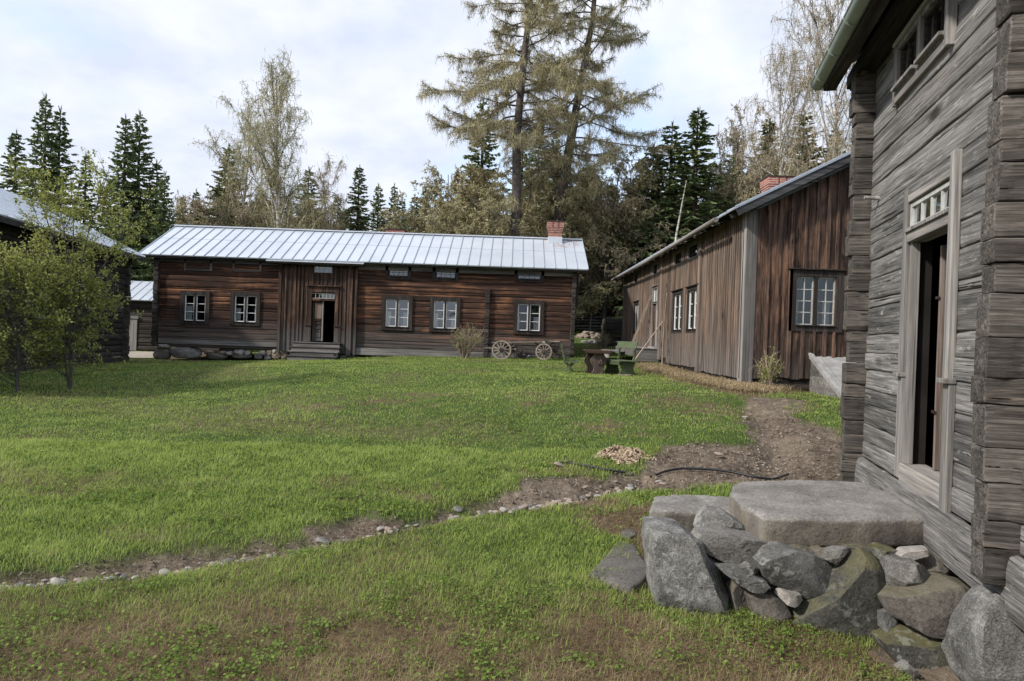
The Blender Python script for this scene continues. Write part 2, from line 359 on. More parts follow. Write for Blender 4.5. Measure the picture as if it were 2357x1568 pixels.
def glassmat(name, fac, tint):
    m, nt, b = newmat(name); L = nt.links
    g = nd(nt, 'ShaderNodeBsdfGlossy'); g.inputs['Roughness'].default_value = .04; g.inputs['Color'].default_value = (*tint, 1)
    t = nd(nt, 'ShaderNodeBsdfTransparent'); t.inputs['Color'].default_value = (.82,.86,.86,1)
    lw = nd(nt, 'ShaderNodeLayerWeight'); lw.inputs['Blend'].default_value = .35
    f = math_(nt, 'ADD', math_(nt, 'MULTIPLY', lw.outputs['Fresnel'], .6), fac)
    ms = nd(nt, 'ShaderNodeMixShader'); L.new(f, ms.inputs[0]); L.new(t.outputs[0], ms.inputs[1]); L.new(g.outputs[0], ms.inputs[2]); L.new(ms.outputs[0], nt.nodes['Material Output'].inputs[0])
    return m
M['glass'] = glassmat('old_window_glass', .05, (.8,.85,.9)); M['glass_sky'] = glassmat('sky_reflecting_glass', .13, (.75,.8,.85))
def roofmat(name, rust=None):
    m, nt, b = newmat(name); L = nt.links; co = objco(nt)
    f = noise(nt, co, .7, 6, .6); f2 = noise(nt, co, 9, 5, .7)
    col = mix(nt, ramp(nt, f, [(.35, 0.), (.65, 1.)]), (.52,.555,.60), (.60,.635,.675))
    col = mix(nt, ramp(nt, f2, [(.5, 0.), (.8, .4)]), col, (.40,.44,.49))
    if rust:
        dist = nd(nt, 'ShaderNodeVectorMath', operation='DISTANCE'); mp = nd(nt, 'ShaderNodeMapping'); mp.inputs['Scale'].default_value = (1, 1, 1)
        L.new(co, dist.inputs[0]); dist.inputs[1].default_value = rust
        k = math_(nt, 'SUBTRACT', 1., math_(nt, 'MULTIPLY', dist.outputs['Value'], .95))
        k = math_(nt, 'MULTIPLY', k, ramp(nt, noise(nt, co, 5, 6, .7), [(.42, 0.), (.62, 1.)]))
        col = mix(nt, ramp(nt, k, [(.05, 0.), (.6, .9)]), col, (.33,.17,.09))
    L.new(col, b.inputs['Base Color']); b.inputs['Metallic'].default_value = .35; b.inputs['Roughness'].default_value = .42
    bump(nt, b, f, .15, .05)
    return m
M['roof'] = roofmat('galvanised_standing_seam'); 
M['seam'] = plain('roof_seam_metal', (.44,.49,.56), .5, metal=.3, var=.15)
def brickmat():
    m, nt, b = newmat('red_brick'); L = nt.links; co = objco(nt)
    # wrap the courses round the four faces: u = x+y, v = z
    sp = nd(nt, 'ShaderNodeSeparateXYZ'); L.new(co, sp.inputs[0]); cb = nd(nt, 'ShaderNodeCombineXYZ')
    L.new(math_(nt, 'ADD', sp.outputs['X'], sp.outputs['Y']), cb.inputs[0]); L.new(sp.outputs['Z'], cb.inputs[1])
    br = nd(nt, 'ShaderNodeTexBrick'); L.new(cb.outputs[0], br.inputs['Vector']); br.inputs['Scale'].default_value = 1
    br.inputs['Brick Width'].default_value = .25; br.inputs['Row Height'].default_value = .075; br.inputs['Mortar Size'].default_value = .009
    br.inputs['Color1'].default_value = (.38,.115,.07,1); br.inputs['Color2'].default_value = (.27,.085,.055,1); br.inputs['Mortar'].default_value = (.42,.36,.32,1)
    c = mix(nt, ramp(nt, noise(nt, co, 7, 5), [(.4, 0.), (.7, .6)]), br.outputs['Color'], (.14,.07,.055))
    L.new(c, b.inputs['Base Color']); b.inputs['Roughness'].default_value = .9
    bump(nt, b, br.outputs['Fac'], -.4, .01); return m
M['brick'] = brickmat()
M['st_grey'] = stone('grey_granite', (.070,.066,.062), (.165,.155,.145), (.30,.285,.265), 4, lichen=.3, bd=.018)
M['st_slab'] = stone('worn_slab_granite', (.12,.11,.10), (.22,.205,.19), (.34,.32,.30), 2.6, lichen=.0, moss=0., side_shade=(.16,.125,.08), bd=.016)
M['st_light'] = stone('lichen_pale_granite', (.060,.058,.055), (.165,.160,.152), (.37,.36,.34), 5, lichen=.8, bd=.02)
M['st_dark'] = stone('dark_lichened_stone', (.050,.050,.048), (.11,.108,.103), (.19,.186,.178), 4, lichen=.7, seedv=4)
M['st_moss'] = stone('mossy_dark_stone', (.035,.035,.032), (.078,.076,.066), (.16,.155,.135), 3, lichen=.6, moss=.55, seedv=9)
M['st_brown'] = stone('brown_boulder', (.060,.053,.047), (.125,.110,.098), (.21,.19,.17), 2.5, lichen=.15, moss=.3, seedv=14)
M['st_flat'] = stone('flat_dark_paving', (.055,.050,.046), (.11,.10,.092), (.18,.168,.155), 3, seedv=21, bd=.008)
M['st_pale'] = stone('pale_cobble', (.16,.145,.13), (.30,.275,.25), (.46,.43,.40), 9, seedv=2, bd=.004)
M['st_tan'] = stone('tan_cobble', (.13,.10,.08), (.24,.19,.155), (.38,.31,.26), 9, seedv=6, bd=.004)
M['bark'] = plain('spruce_bark', (.085,.065,.052), .95, var=.5, scale=9, bmp=.6, bd=.03)
M['larch_bark'] = plain('larch_bark', (.135,.115,.10), .95, var=.55, scale=5, bmp=.8, bd=.06)
def birchbark():
    m, nt, b = newmat('birch_bark'); co = objco(nt)
    mp = nd(nt, 'ShaderNodeMapping'); mp.inputs['Scale'].default_value = (2,2,9); nt.links.new(co, mp.inputs[0])
    f = noise(nt, mp.outputs[0], 1.2, 5, .7)
    nt.links.new(ramp(nt, f, [(.40, (.05,.045,.04)), (.46, (.36,.33,.29)), (.6, (.60,.57,.52))]), b.inputs['Base Color']); b.inputs['Roughness'].default_value = .8
    return m
M['birch'] = birchbark()
M['sapbark'] = plain('grey_sapling_bark', (.10,.095,.08), .9, var=.4, scale=12)
M['needle'] = leafmat('spruce_needles', (.055,.076,.037), (.12,.16,.068), (.20,.24,.105), trans=.15)
M['needle2'] = leafmat('yellowish_spruce_needles', (.065,.076,.034), (.13,.145,.060), (.21,.22,.095), trans=.15)
M['larch_tw'] = leafmat('larch_twigs', (.20,.165,.11), (.36,.315,.185), (.50,.47,.26), trans=.2)
M['birch_tw'] = leafmat('budding_birch_twigs', (.22,.185,.115), (.40,.37,.21), (.56,.54,.32), trans=.3)
M['bare_tw'] = leafmat('bare_brown_twigs', (.20,.165,.115), (.37,.31,.21), (.52,.46,.31), trans=.2)
M['sapleaf'] = leafmat('fresh_green_leaves', (.12,.145,.032), (.24,.265,.065), (.42,.43,.14), trans=.4)
M['grass'] = leafmat('grass_blades', (.19,.25,.058), (.33,.42,.098), (.47,.54,.18), trans=.5)
M['straw'] = leafmat('dry_straw', (.09,.062,.034), (.22,.155,.085), (.42,.33,.20), trans=.25)
M['weed'] = leafmat('clover_leaves', (.09,.145,.028), (.16,.235,.045), (.25,.33,.085), trans=.4)
# ================================================================ GROUND
_cp = []
for u, v, zr in [(1178,1568,-1.72),(0,1568,-1.75),(600,1568,-1.73),(0,1340,-1.72),(300,1305,-1.72),(600,1270,-1.70),(1000,1190,-1.66),(1440,1110,-1.58),(1440,1340,-1.74),
                 (1440,1500,-1.76),(1760,1450,-1.79),(1900,1100,-1.42),(1780,1000,-1.28),(1720,905,-1.0),(1708,885,-.90),(1525,838,-.72),(1850,915,-1.12),(1940,930,-1.2),
                 (1370,860,-.98),(1160,829,-.89),(720,830,-1.19),(355,827,-1.42),(285,827,-1.46),(160,895,-1.5),(0,1000,-1.6),(300,950,-1.55),(1000,900,-1.24),
                 (800,1000,-1.48),(1300,1000,-1.38),(500,1100,-1.62),(900,1080,-1.55),(1250,1080,-1.52),(1600,950,-1.15),(1500,1200,-1.66),(1200,1350,-1.72)]:
    yh = 778+.035*(u-1178); Yd = F*(-zr)/(v-yh); p = P(u, v, Yd); _cp.append((p.x, p.y, p.z))
_cp += [(6.0,20,.95),(6.5,25,1.1),(6,34,1.25),(12,16,.75),(12,34,1.6),(3,32,.95),(-4,34,.7),(-12,34,.4),(-18,34,.25),(-22,26,.2),(-22,12,.1),(-10,5,-.05),(-5,0,-.05),(0,0,-.03),(2,1,-.15),(2.2,3.3,-.2),(2.6,3.8,-.28),
        (4,-2,-.1),(8,6,.2),(10,10,.4),(3.4,4.4,-.18),(4,6,.1),(-6,-6,0),(8,-6,0),(4.2,42,2.0),(7,46,2.5),(5,50,2.8),(3.2,38,1.5),(6,39,1.7),(3.6,45,2.4),(10,52,2.8),(0,48,1.8),(-8,48,1.2),(-20,48,.6),(-30,40,.4),(-34,20,.1)]
_cp += [(2.52,20.3,.70),(1.78,20.9,.66),(3.35,19.7,.72),(2.5,21.5,.72),(3.2,18.5,.68),(-.4,27.3,.79),(1.3,27.1,.82),(5.45,16.2,.86),(5.3,17.5,.86),(-2,27.6,.73),(-13.9,28.4,.22),(2.4,28.7,.93)]
_cp = np.array(_cp)
def hbase(x, y):
    x = np.asarray(x, float); y = np.asarray(y, float); sh = x.shape; x = x.ravel(); y = y.ravel(); out = np.empty(len(x))
    for a in range(0, len(x), 60000):
        X, Y = x[a:a+60000, None], y[a:a+60000, None]
        sc = .10*np.hypot(_cp[:, 0], _cp[:, 1])+.35
        d2 = ((X-_cp[:, 0])**2+(Y-_cp[:, 1])**2)/sc**2
        w_ = np.exp(-d2*.12)/(d2+.6)+1e-4/(d2+1)
        out[a:a+60000] = (w_*_cp[:, 2]).sum(1)/w_.sum(1)
    out = out.reshape(sh); X = x.reshape(sh); Y = y.reshape(sh)
    far = np.clip((np.hypot(X, Y)-55)/60, 0, 1); return out*(1-far)+far*3.0
_tr = [(-60,1342),(0,1333),(150,1322),(330,1307),(500,1283),(600,1268),(760,1238),(900,1208),(1060,1173),(1180,1160),(1270,1148),(1400,1117),(1480,1104)]
def _gi(u, v):                     # where the line of sight through a photo pixel meets the ground
    z = 0.
    for _ in range(25):
        p = onZ(u, v, z); z = .5*z+.5*float(hbase(np.array([p.x]), np.array([p.y]))[0])
    return p
TR = np.array([tuple(_gi(u, v))[:2] for u, v in _tr])
def dseg(x, y, pl):
    best = np.full(np.shape(x), 1e9)
    for (x0, y0), (x1, y1) in zip(pl[:-1], pl[1:]):
        dx, dy = x1-x0, y1-y0; t = np.clip(((x-x0)*dx+(y-y0)*dy)/(dx*dx+dy*dy), 0, 1)
        best = np.minimum(best, np.hypot(x-x0-t*dx, y-y0-t*dy))
    return best
_gul = [(1712,925),(1735,945),(1765,985),(1790,1020),(1785,1050),(1755,1085)]
GUL = np.array([tuple(_gi(u, v))[:2] for u, v in _gul])
def H(x, y):
    x = np.asarray(x, float); y = np.asarray(y, float)
    h = hbase(x, y); D = np.hypot(x, y)
    h = h+(fbm(x, y, 0, .5, 3, 3)-.5)*.10*np.clip(D/8, .3, 1)+(fbm(x, y, 0, 3.2, 3, 8)-.5)*.05*np.clip(16/(D+1), .2, 1)
    wv = (fbm(x, y, 0, 2., 3, 5)-.5)*.28
    d = np.abs(dseg(x, y-.10, TR)+wv*.5)
    h = h-.10*np.exp(-(d/.22)**2)
    d = dseg(x, y, GUL); h = h-.10*np.exp(-((d+wv*.5)/.22)**2)
    return h
def pip(u, v, poly):
    ins = np.zeros(np.shape(u), bool); n = len(poly)
    for i in range(n):
        x0, y0 = poly[i]; x1, y1 = poly[(i+1) % n]
        c = ((y0 > v) != (y1 > v)); xx = (x1-x0)*(v-y0)/((y1-y0) if y1 != y0 else 1e-9)+x0
        ins ^= c & (u < xx)
    return ins
def sdist(u, v, poly):             # signed distance (+ inside) in the plan sense, v stretched for foreshortening
    p = [(a, b) for a, b in poly]; d = dseg(u, v, p+[p[0]]); return np.where(pip(u, v, p), d, -d)
_soil = [[(-60,1296),(-60,1352),(0,1350),(150,1333),(330,1312),(480,1288),(620,1268),(640,1252),(560,1256),(470,1266),(380,1275),(290,1290),(120,1298)],
         [(690,1228),(740,1247),(860,1228),(950,1200),(930,1188),(850,1186),(770,1198),(700,1215)],
         [(1030,1180),(1100,1186),(1250,1165),(1400,1135),(1480,1108),(1430,1085),(1370,1098),(1300,1092),(1215,1096),(1195,1118),(1130,1150),(1060,1165)],
         [(1440,1118),(1475,1095),(1500,1060),(1530,1030),(1580,1020),(1640,1026),(1700,1030),(1738,1012),(1730,985),(1702,962),(1735,950),(1712,925),(1700,912),(1750,915),(1830,920),(1852,934),(1800,940),(1850,965),(1900,985),(1960,1010),(1960,1110),(1700,1112),(1560,1122)],
         [(1990,1480),(2060,1440),(2240,1440),(2260,1560),(2120,1600),(2060,1540)]]
def to_plan(poly): return [tuple(_gi(u, v))[:2] for u, v in poly]
SOIL = [to_plan(p) for p in _soil]
def ell(u, v, a, b): return to_plan([(u+a*math.cos(t), v+b*math.sin(t)) for t in np.linspace(0, 2*math.pi, 14)[:-1]])
DRY = [to_plan(p) for p in [
    [(1475,838),(1560,838),(1600,862),(1700,886),(1800,882),(1800,900),(1750,905),(1735,918),(1690,905),(1640,893),(1560,880),(1510,856)],
    [(1335,1400),(1400,1370),(1490,1350),(1520,1420),(1600,1440),(1800,1440),(2000,1500),(2120,1590),(2250,1600),(2240,1500),(2330,1500),(2330,1700),(900,1700),(1100,1560),(1250,1500)],
    [(-100,1475),(350,1440),(600,1500),(750,1600),(750,1700),(-100,1700)],
    [(660,1390),(760,1375),(830,1400),(800,1480),(900,1560),(700,1540)],
    [(1450,1180),(1500,1165),(1495,1300),(1470,1290),(1460,1230),(1400,1225),(1380,1195)],
    [(1820,965),(1900,1000),(1960,1015),(1960,1110),(1890,1100),(1900,1050)],
    [(375,815),(520,806),(560,812),(450,832),(380,832)]]]+[ell(1560,928,50,9), ell(1650,952,50,12), ell(905,925,38,8), ell(1225,912,25,5), ell(985,908,40,4), ell(670,938,90,5), ell(1390,985,60,8), ell(960,1142,26,8), ell(345,1235,25,7), ell(1370,1160,50,14), ell(1800,930,60,8), ell(1300,1085,40,7), ell(420,1385,50,8)]
def smask(x, y, polys, soft=.12):
    m = np.full(np.shape(x), -9.)
    D = np.hypot(x, y)
    for p in polys: m = np.maximum(m, sdist(x, y, p)/(soft*np.clip(D/6, .7, 2.5)))
    return m
def masks(x, y):
    n = (fbm(x, y, 0, 1.9, 4, 21)-.5); nf = (fbm(x, y, 0, 6.5, 3, 25)-.5)
    s = np.clip(smask(x, y, SOIL, .10)+n*2.6+nf*2.2+.5, 0, 1)
    s = np.maximum(s, np.clip(1.15-dseg(x, y-.13, TR)/(.24+.16*n)+nf*1.8+n*2.6, 0, 1))
    d = np.clip(smask(x, y, DRY, .35)*.5+.4+n*1.7+nf*1.6, 0, 1)
    d = np.maximum(d, np.clip(smask(x, y, DRY[1:2], .25)*.5+.55+n*2.6+nf*1.4, 0, .95))
    d = np.maximum(d, np.clip(smask(x, y, DRY[:1]+DRY[4:5], .10)*.6+.9+n*2, 0, 1))
    n2 = fbm(x, y, 0, .55, 3, 31); n3 = fbm(x, y, 0, 2.6, 3, 35)
    d = np.maximum(d, np.clip((n2-.56)*3.2+(n3-.5)*2, 0, .5)*np.clip((16-y)/8, .25, 1))
    near = np.clip((6.0-y)/2.4, 0, 1)            # thin worn turf in front of the camera
    d = np.maximum(d, np.clip(near*1.0*(.25+n3*1.2)+(n2-.5)*1.5, 0, .95))
    return s, d
# one sheet, fine in front of the camera and coarse towards the horizon
_th = np.concatenate([np.linspace(-55, 55, 560), np.linspace(57, 303, 90)])
_rr = 1.2*(1.0107**np.arange(0, 640)); _rr = np.concatenate([[.01, .5], _rr[_rr < 420], [700, 1400]])
tt, rr = np.meshgrid(np.radians(_th), _rr); gx, gy = rr*np.sin(tt), rr*np.cos(tt)
gz = H(gx, gy); ms_, md_ = masks(gx, gy)
gz = gz+ms_*((fbm(gx, gy, 0, 9, 3, 41)-.5)*.09*np.clip(14/(rr+1), 0, 1)+(fbm(gx, gy, 0, 3.5, 3, 45)-.5)*.09-.02)
n_t = len(_th); idx = np.arange(gx.size).reshape(gx.shape); a_ = idx[:-1]; b_ = idx[1:]
fq = np.stack([a_, np.roll(a_, -1, 1), np.roll(b_, -1, 1), b_], -1).reshape(-1, 4)[:, ::-1]
g = G(); g.add(np.stack([gx, gy, gz], -1).reshape(-1, 3), fq, 0.)
def groundmat():
    m, nt, b = newmat('turf_and_soil'); L = nt.links; co = objco(nt)
    a = noise(nt, co, 1.3, 6, .6); f = noise(nt, co, 14, 6, .7); ff = noise(nt, co, 60, 4, .7)
    gr = ramp(nt, math_(nt, 'ADD', math_(nt, 'MULTIPLY', a, .5), math_(nt, 'MULTIPLY', f, .5)), [(.36, (.030,.042,.012)), (.5, (.052,.082,.020)), (.64, (.085,.12,.032))])
    dr = ramp(nt, math_(nt, 'ADD', math_(nt, 'MULTIPLY', ff, .5), math_(nt, 'MULTIPLY', f, .5)), [(.36, (.055,.037,.024)), (.5, (.13,.092,.058)), (.64, (.26,.19,.12))])
    so = ramp(nt, math_(nt, 'ADD', math_(nt, 'MULTIPLY', ff, .4), math_(nt, 'MULTIPLY', f, .6)), [(.36, (.045,.032,.024)), (.5, (.12,.09,.067)), (.62, (.26,.21,.16))])
    big = noise(nt, co, 1.1, 5, .65, .5); so = mix(nt, ramp(nt, big, [(.42, 0.), (.62, .75)]), so, mix(nt, .5, so, (.30,.245,.185)))
    c = mix(nt, attr(nt, 'dry'), gr, dr); c = mix(nt, attr(nt, 'soil'), c, so)
    L.new(c, b.inputs['Base Color']); b.inputs['Roughness'].default_value = .95; b.inputs['Specular IOR Level'].default_value = .1
    bump(nt, b, math_(nt, 'ADD', f, math_(nt, 'MULTIPLY', ff, .5)), .9, .03)
    return m
gnd = g.obj('ground', groundmat(), smooth=True, extra={'soil': ms_.ravel(), 'dry': md_.ravel()}); struct(gnd)

# ================================================================ GRASS, STRAW, CLOVER (nobody could count the blades)
R = np.random.RandomState(11)
WALLN = np.array([-math.cos(TH), math.sin(TH)]); WALLA = np.array([3.15, 5.5])
def blocked(x, y):
    b = ((x-WALLA[0])*WALLN[0]+(y-WALLA[1])*WALLN[1] < .12) & (y < 7.6)             # under the grey house
    b |= (y > 28.95) & (y < 34.2) & (x > -15.2) & (x < 2.6)
    b |= (x > 5.45) & (y > 16.0) & (y < 33.6)
    return b
def blades(n, y0, y1, pw, hgt, wid, dryprob, xlim=.80, seed=1, mode='grass'):
    R = np.random.RandomState(seed)
    t = R.rand(n)                                       # pdf of distance ~ y^(1-pw)
    e = 2-pw; y = (y0**e+t*(y1**e-y0**e))**(1/e); x = (R.rand(n)*2-1)*xlim*y
    ok = ~blocked(x, y); x, y = x[ok], y[ok]
    s, d = masks(x, y); n = len(x)
    tg = dseg(x, y, TR); s = np.maximum(s, np.clip(1.25-tg/.16+(fbm(x, y, 0, 3, 3, 77)-.5)*3.5, 0, 1))
    cl = fbm(x, y, 0, 1.1, 3, 51); cl2 = fbm(x, y, 0, 5., 2, 55)
    r = R.rand(n)
    if mode == 'grass': keep = (r < (1-s)**2.2) & (R.rand(n) < np.clip(1.15-d*1.08, 0, 1)) & (R.rand(n) < .55+cl2*.7)
    else: keep = (r < (1-s*.93)) & (R.rand(n) < d*1.0+.03)
    x, y, s, d, cl, cl2 = [q[keep] for q in (x, y, s, d, cl, cl2)]; n = len(x)
    z = H(x, y)
    D = np.maximum(y, 2.5)
    hh = hgt*(.45+.9*R.rand(n))*(.55+cl*.9)*(1+.8*np.clip(cl2-.55, 0, 1))
    ww = wid*(.6+.8*R.rand(n))*np.clip(D/6, .8, 3.2)
    az = R.rand(n)*2*math.pi; lean = (.25+.9*R.rand(n)**1.5) if mode == 'grass' else (.9+2.6*R.rand(n))
    k = hh/np.sqrt(1+lean**2) if mode != 'grass' else hh
    bx, by = np.cos(az), np.sin(az); wx, wy = -by, bx
    base = np.stack([x, y, z-.004], -1); W = np.stack([wx, wy, 0*x], -1)*ww[:, None]/2
    mid = base+np.stack([bx*lean*k*.28, by*lean*k*.28, k*.6], -1); tip = base+np.stack([bx*lean*k, by*lean*k, k*(1 if mode == 'grass' else .75)], -1)
    V = np.stack([base-W, base+W, mid+W*.8, mid-W*.8, tip], 1)
    i = np.arange(n)*5
    col = np.clip(.15+cl*.45+.42*R.rand(n)+(cl2-.5)*.5, 0, 1)
    g = G(); vv = V.reshape(-1, 3); rc = np.repeat(col, 5)
    g.v = [vv, np.zeros((0,3))]; g.f = [np.stack([i, i+1, i+2, i+3], -1), np.stack([i+3, i+2, i+4], -1)]; g.r = [rc]; g.n = len(vv)
    return g
q1 = blades(300000, 2.3, 9, 1.3, .040, .0046, 0, seed=3); q2 = blades(350000, 8.6, 50, 1.45, .034, .0048, 0, xlim=.78, seed=4)
q1.v = [q1.v[0], q2.v[0]]; q1.f += [f+q1.n for f in q2.f]; q1.r += q2.r
tag(q1.obj('grass', M['grass']), 'short spring grass covering the farmyard lawn', 'grass', kind='stuff')
q1 = blades(190000, 2.3, 8, 1.3, .085, .0028, 1, seed=5, mode='straw'); q2 = blades(120000, 8, 32, 1.2, .12, .0034, 1, xlim=.72, seed=6, mode='straw')
q1.v = [q1.v[0], q2.v[0]]; q1.f += [f+q1.n for f in q2.f]; q1.r += q2.r
tag(q1.obj('dry_grass', M['straw']), 'dead tan grass lying flat in worn patches and along the walls', 'dry grass', kind='stuff')
# long hanging dead grass along the foot of the boarded house
def tussocks(n, seed):
    R = np.random.RandomState(seed); p = np.array([tuple(_gi(u, v))[:2] for u, v in [(1490,842),(1560,862),(1640,882),(1700,896),(1740,900),(1790,892)]]); t = R.rand(n)*(len(p)-1); i = t.astype(int); f = (t-i)[:, None]
    q = p[i]*(1-f)+p[np.minimum(i+1, len(p)-1)]*f+R.randn(n, 2)*[.22, .35]; x, y = q[:, 0], q[:, 1]; k = ~blocked(x, y); x, y = x[k], y[k]; n = len(x); z = H(x, y)
    L = .12+.22*R.rand(n); az = math.pi*1.1+R.randn(n)*.7; dx, dy = np.cos(az), np.sin(az); b = np.stack([x, y, z], -1); w = np.stack([-dy, dx, 0*x], -1)*.008
    m_ = b+np.stack([dx*L*.35, dy*L*.35, L*.42], -1); e = b+np.stack([dx*L, dy*L, L*.12], -1); g = G(); i = np.arange(n)*5; V = np.stack([b-w, b+w, m_+w*.7, m_-w*.7, e], 1)
    g.v = [V.reshape(-1, 3)]; g.n = n*5; g.f = [np.stack([i, i+1, i+2, i+3], -1), np.stack([i+3, i+2, i+4], -1)]; g.r = [np.repeat(np.clip(.6+.6*R.rand(n), 0, 1), 5)]; return g
tag(tussocks(9000, 14).obj('dead_tussocks', M['straw']), 'long bleached dead grass hanging along the foot of the boarded house', 'dry grass', kind='stuff')
# clover-like rosettes: leaf stalks carrying small lobed leaves
def weeds(n, seed):
    R = np.random.RandomState(seed); t = R.rand(n); y0, y1 = 2.4, 11; e = .55; y = (y0**e+t*(y1**e-y0**e))**(1/e); x = (R.rand(n)*2-1)*.8*y
    s, d = masks(x, y); c = fbm(x, y, 0, 1.3, 3, 61)
    keep = (~blocked(x, y)) & (s < .35) & (R.rand(n) < np.clip((c-.44)*4+(fbm(x, y, 0, 5., 2, 63)-.5)*3, 0.03, 1)) & (R.rand(n) < np.where(y < 6.6, 1., .35))
    x, y, c = x[keep], y[keep], c[keep]; m = 6
    x = np.repeat(x, m); y = np.repeat(y, m); n = len(x)
    az = R.rand(n)*2*math.pi; rr_ = .012+.045*R.rand(n); x2 = x+np.cos(az)*rr_; y2 = y+np.sin(az)*rr_; z2 = H(x2, y2)+.012+.035*R.rand(n)
    sz = (.005+.007*R.rand(n))*np.clip(y/5, .9, 1.5)
    nrm = np.stack([np.cos(az)*.5+R.randn(n)*.25, np.sin(az)*.5+R.randn(n)*.25, np.ones(n)], -1); nrm /= np.linalg.norm(nrm, axis=1)[:, None]
    a = np.cross(nrm, np.array([0,1.,.1])); a /= np.linalg.norm(a, axis=1)[:, None]; b = np.cross(nrm, a)
    an = np.arange(8)*math.pi/4; rl = np.where(np.arange(8) % 2, 1.15, .78)
    ctr = np.stack([x2, y2, z2], -1)
    V = ctr[:, None]+sz[:, None, None]*rl[None, :, None]*(np.cos(an)[None, :, None]*a[:, None]+np.sin(an)[None, :, None]*b[:, None])
    g = G(); g.quads(V, np.clip(R.rand(n)*.9, 0, 1)); return g
tag(weeds(26000, 8).obj('clover', M['weed']), 'bright green low clover-like weeds scattered through the worn turf', 'weeds', kind='stuff')

# ================================================================ ROCKS
def resample(pts, n, sm=2):
    p = np.array(pts, float); q = np.vstack([p, p[:1]]); d = np.concatenate([[0], np.cumsum(np.linalg.norm(np.diff(q, axis=0), axis=1))])
    t = np.linspace(0, d[-1], n, endpoint=False); o = np.stack([np.interp(t, d, q[:, i]) for i in range(3)], -1)
    for _ in range(sm): o = .5*o+.25*(np.roll(o, 1, 0)+np.roll(o, -1, 0))
    return o
def rock_geo(g, pts, axis, th, box=.45, amp=.05, seed=0, M_=56, K=17, sm=1, flat=.5, r=None, cuts=9):
    """solid stone: its outline pts (3-D, in the plane square to axis) is the widest ring, th its thickness along axis"""
    p = resample(pts, M_, sm); c = p.mean(0); ax = np.array(axis, float); ax /= np.linalg.norm(ax)
    e = 1.17/box; sv = np.array([0., .25, .5, .7, .84])
    ph = np.concatenate([np.arccos(sv**(e/2)), np.linspace(math.acos(.84**(e/2)), 0, max(3, K//2-2))[1:]])
    ph = np.concatenate([-ph, ph[::-1][1:]]); rings = []
    for q in ph:
        sc = max(0., math.cos(q))**(2/e) if abs(q) < 1.5707 else 0.; dp = math.copysign(abs(math.sin(q))**(2/e), math.sin(q))*th/2
        rings.append(c+(p-c)*sc+ax*dp)
    K = len(rings); V = np.vstack(rings); size = np.linalg.norm(p-c, axis=1).mean()
    rg = np.random.RandomState(seed*3+1)
    for _ in range(cuts):                       # broken faces
        n = rg.randn(3)*.5+ax*rg.choice([-1, -1, 1])*(1.2 if amp > .03 else 3.)*(1 if abs(ax[1]) > .5 else -1); n /= np.linalg.norm(n); h = (V-c)@n; lim = h.max()*(rg.uniform(.62, .90) if amp > .03 else .97)
        V = V-np.maximum(h-lim, 0)[:, None]*n*.97
    s = 1.4/size; dv = V-(c); ln = np.linalg.norm(dv, axis=1)[:, None]+1e-6
    nz = (fbm(V[:, 0], V[:, 1], V[:, 2], s, 3, seed)-.5)*2.*amp*size+(np.abs(fbm(V[:, 0], V[:, 1], V[:, 2], s*2.2, 4, seed+9)-.5)*-2.2+.2)*amp*size+(fbm(V[:, 0], V[:, 1], V[:, 2], s*7, 3, seed+4)-.5)*.9*amp*size
    nz[:M_] = nz[:M_].mean(); nz[-M_:] = nz[-M_:].mean()
    V = V+dv/ln*nz[:, None]
    i = np.arange(K-1)[:, None]*M_; j = np.arange(M_)[None]; k = (j+1) % M_
    f = np.stack([i+j, i+k, i+M_+k, i+M_+j], -1).reshape(-1, 4)
    mf = f[(K//2)*M_]; nrm = np.cross(V[mf[1]]-V[mf[0]], V[mf[2]]-V[mf[0]])
    if np.dot(nrm, V[mf].mean(0)-c) < 0: f = f[:, ::-1]
    g.add(V, f, seed % 10/10 if r is None else r)
def rock(poly, k, Y, th, mat, label, box=.45, amp=.05, seed=0, lean=0, group=None, name='stone', cat='stone', cuts=11):
    Ym = Y+th*.4
    pts = []
    vm = np.mean([C(k, *q)[1] for q in poly])
    for q in poly:
        u, v = C(k, *q); pts.append(tuple(P(u, v, Ym+lean*(vm-v)/400)))
    pts = np.array(pts); pts = pts.mean(0)+(pts-pts.mean(0))*1.05
    g = G(); rock_geo(g, pts, (.0, 1, 0), th, box*.62, amp*.95, seed, sm=0, M_=90, K=29, cuts=cuts); o = g.facet(g.obj(name, M[mat], smooth=True)); tag(o, label, cat, group); return o
def slab(poly, k, ztop, th, mat, label, box=.16, amp=.02, seed=0, name='stone_slab', cat='stone slab', sm=1):
    pts = []
    for q in poly:
        p = onZ(*C(k, *q), ztop); pts.append((p.x, p.y, ztop-th/2))
    g = G(); rock_geo(g, pts, (0,0,1), th, box, amp, seed, M_=110, K=29, sm=sm, cuts=0); o = g.obj(name, M[mat], smooth=True); tag(o, label, cat); return o
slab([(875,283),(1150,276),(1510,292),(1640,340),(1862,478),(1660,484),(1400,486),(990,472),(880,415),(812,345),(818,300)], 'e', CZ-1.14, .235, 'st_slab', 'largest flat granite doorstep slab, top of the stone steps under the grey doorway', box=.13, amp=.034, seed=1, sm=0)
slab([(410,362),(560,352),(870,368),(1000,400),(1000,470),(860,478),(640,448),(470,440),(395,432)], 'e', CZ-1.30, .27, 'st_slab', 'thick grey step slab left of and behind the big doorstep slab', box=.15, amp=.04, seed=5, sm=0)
slab([(75,770),(160,680),(232,592),(315,622),(345,680),(385,730),(395,770),(350,815),(290,845),(150,805)], 'e', CZ-1.665, .10, 'st_flat', 'flat dark paving stone lying in the grass left of the stone steps', seed=7)
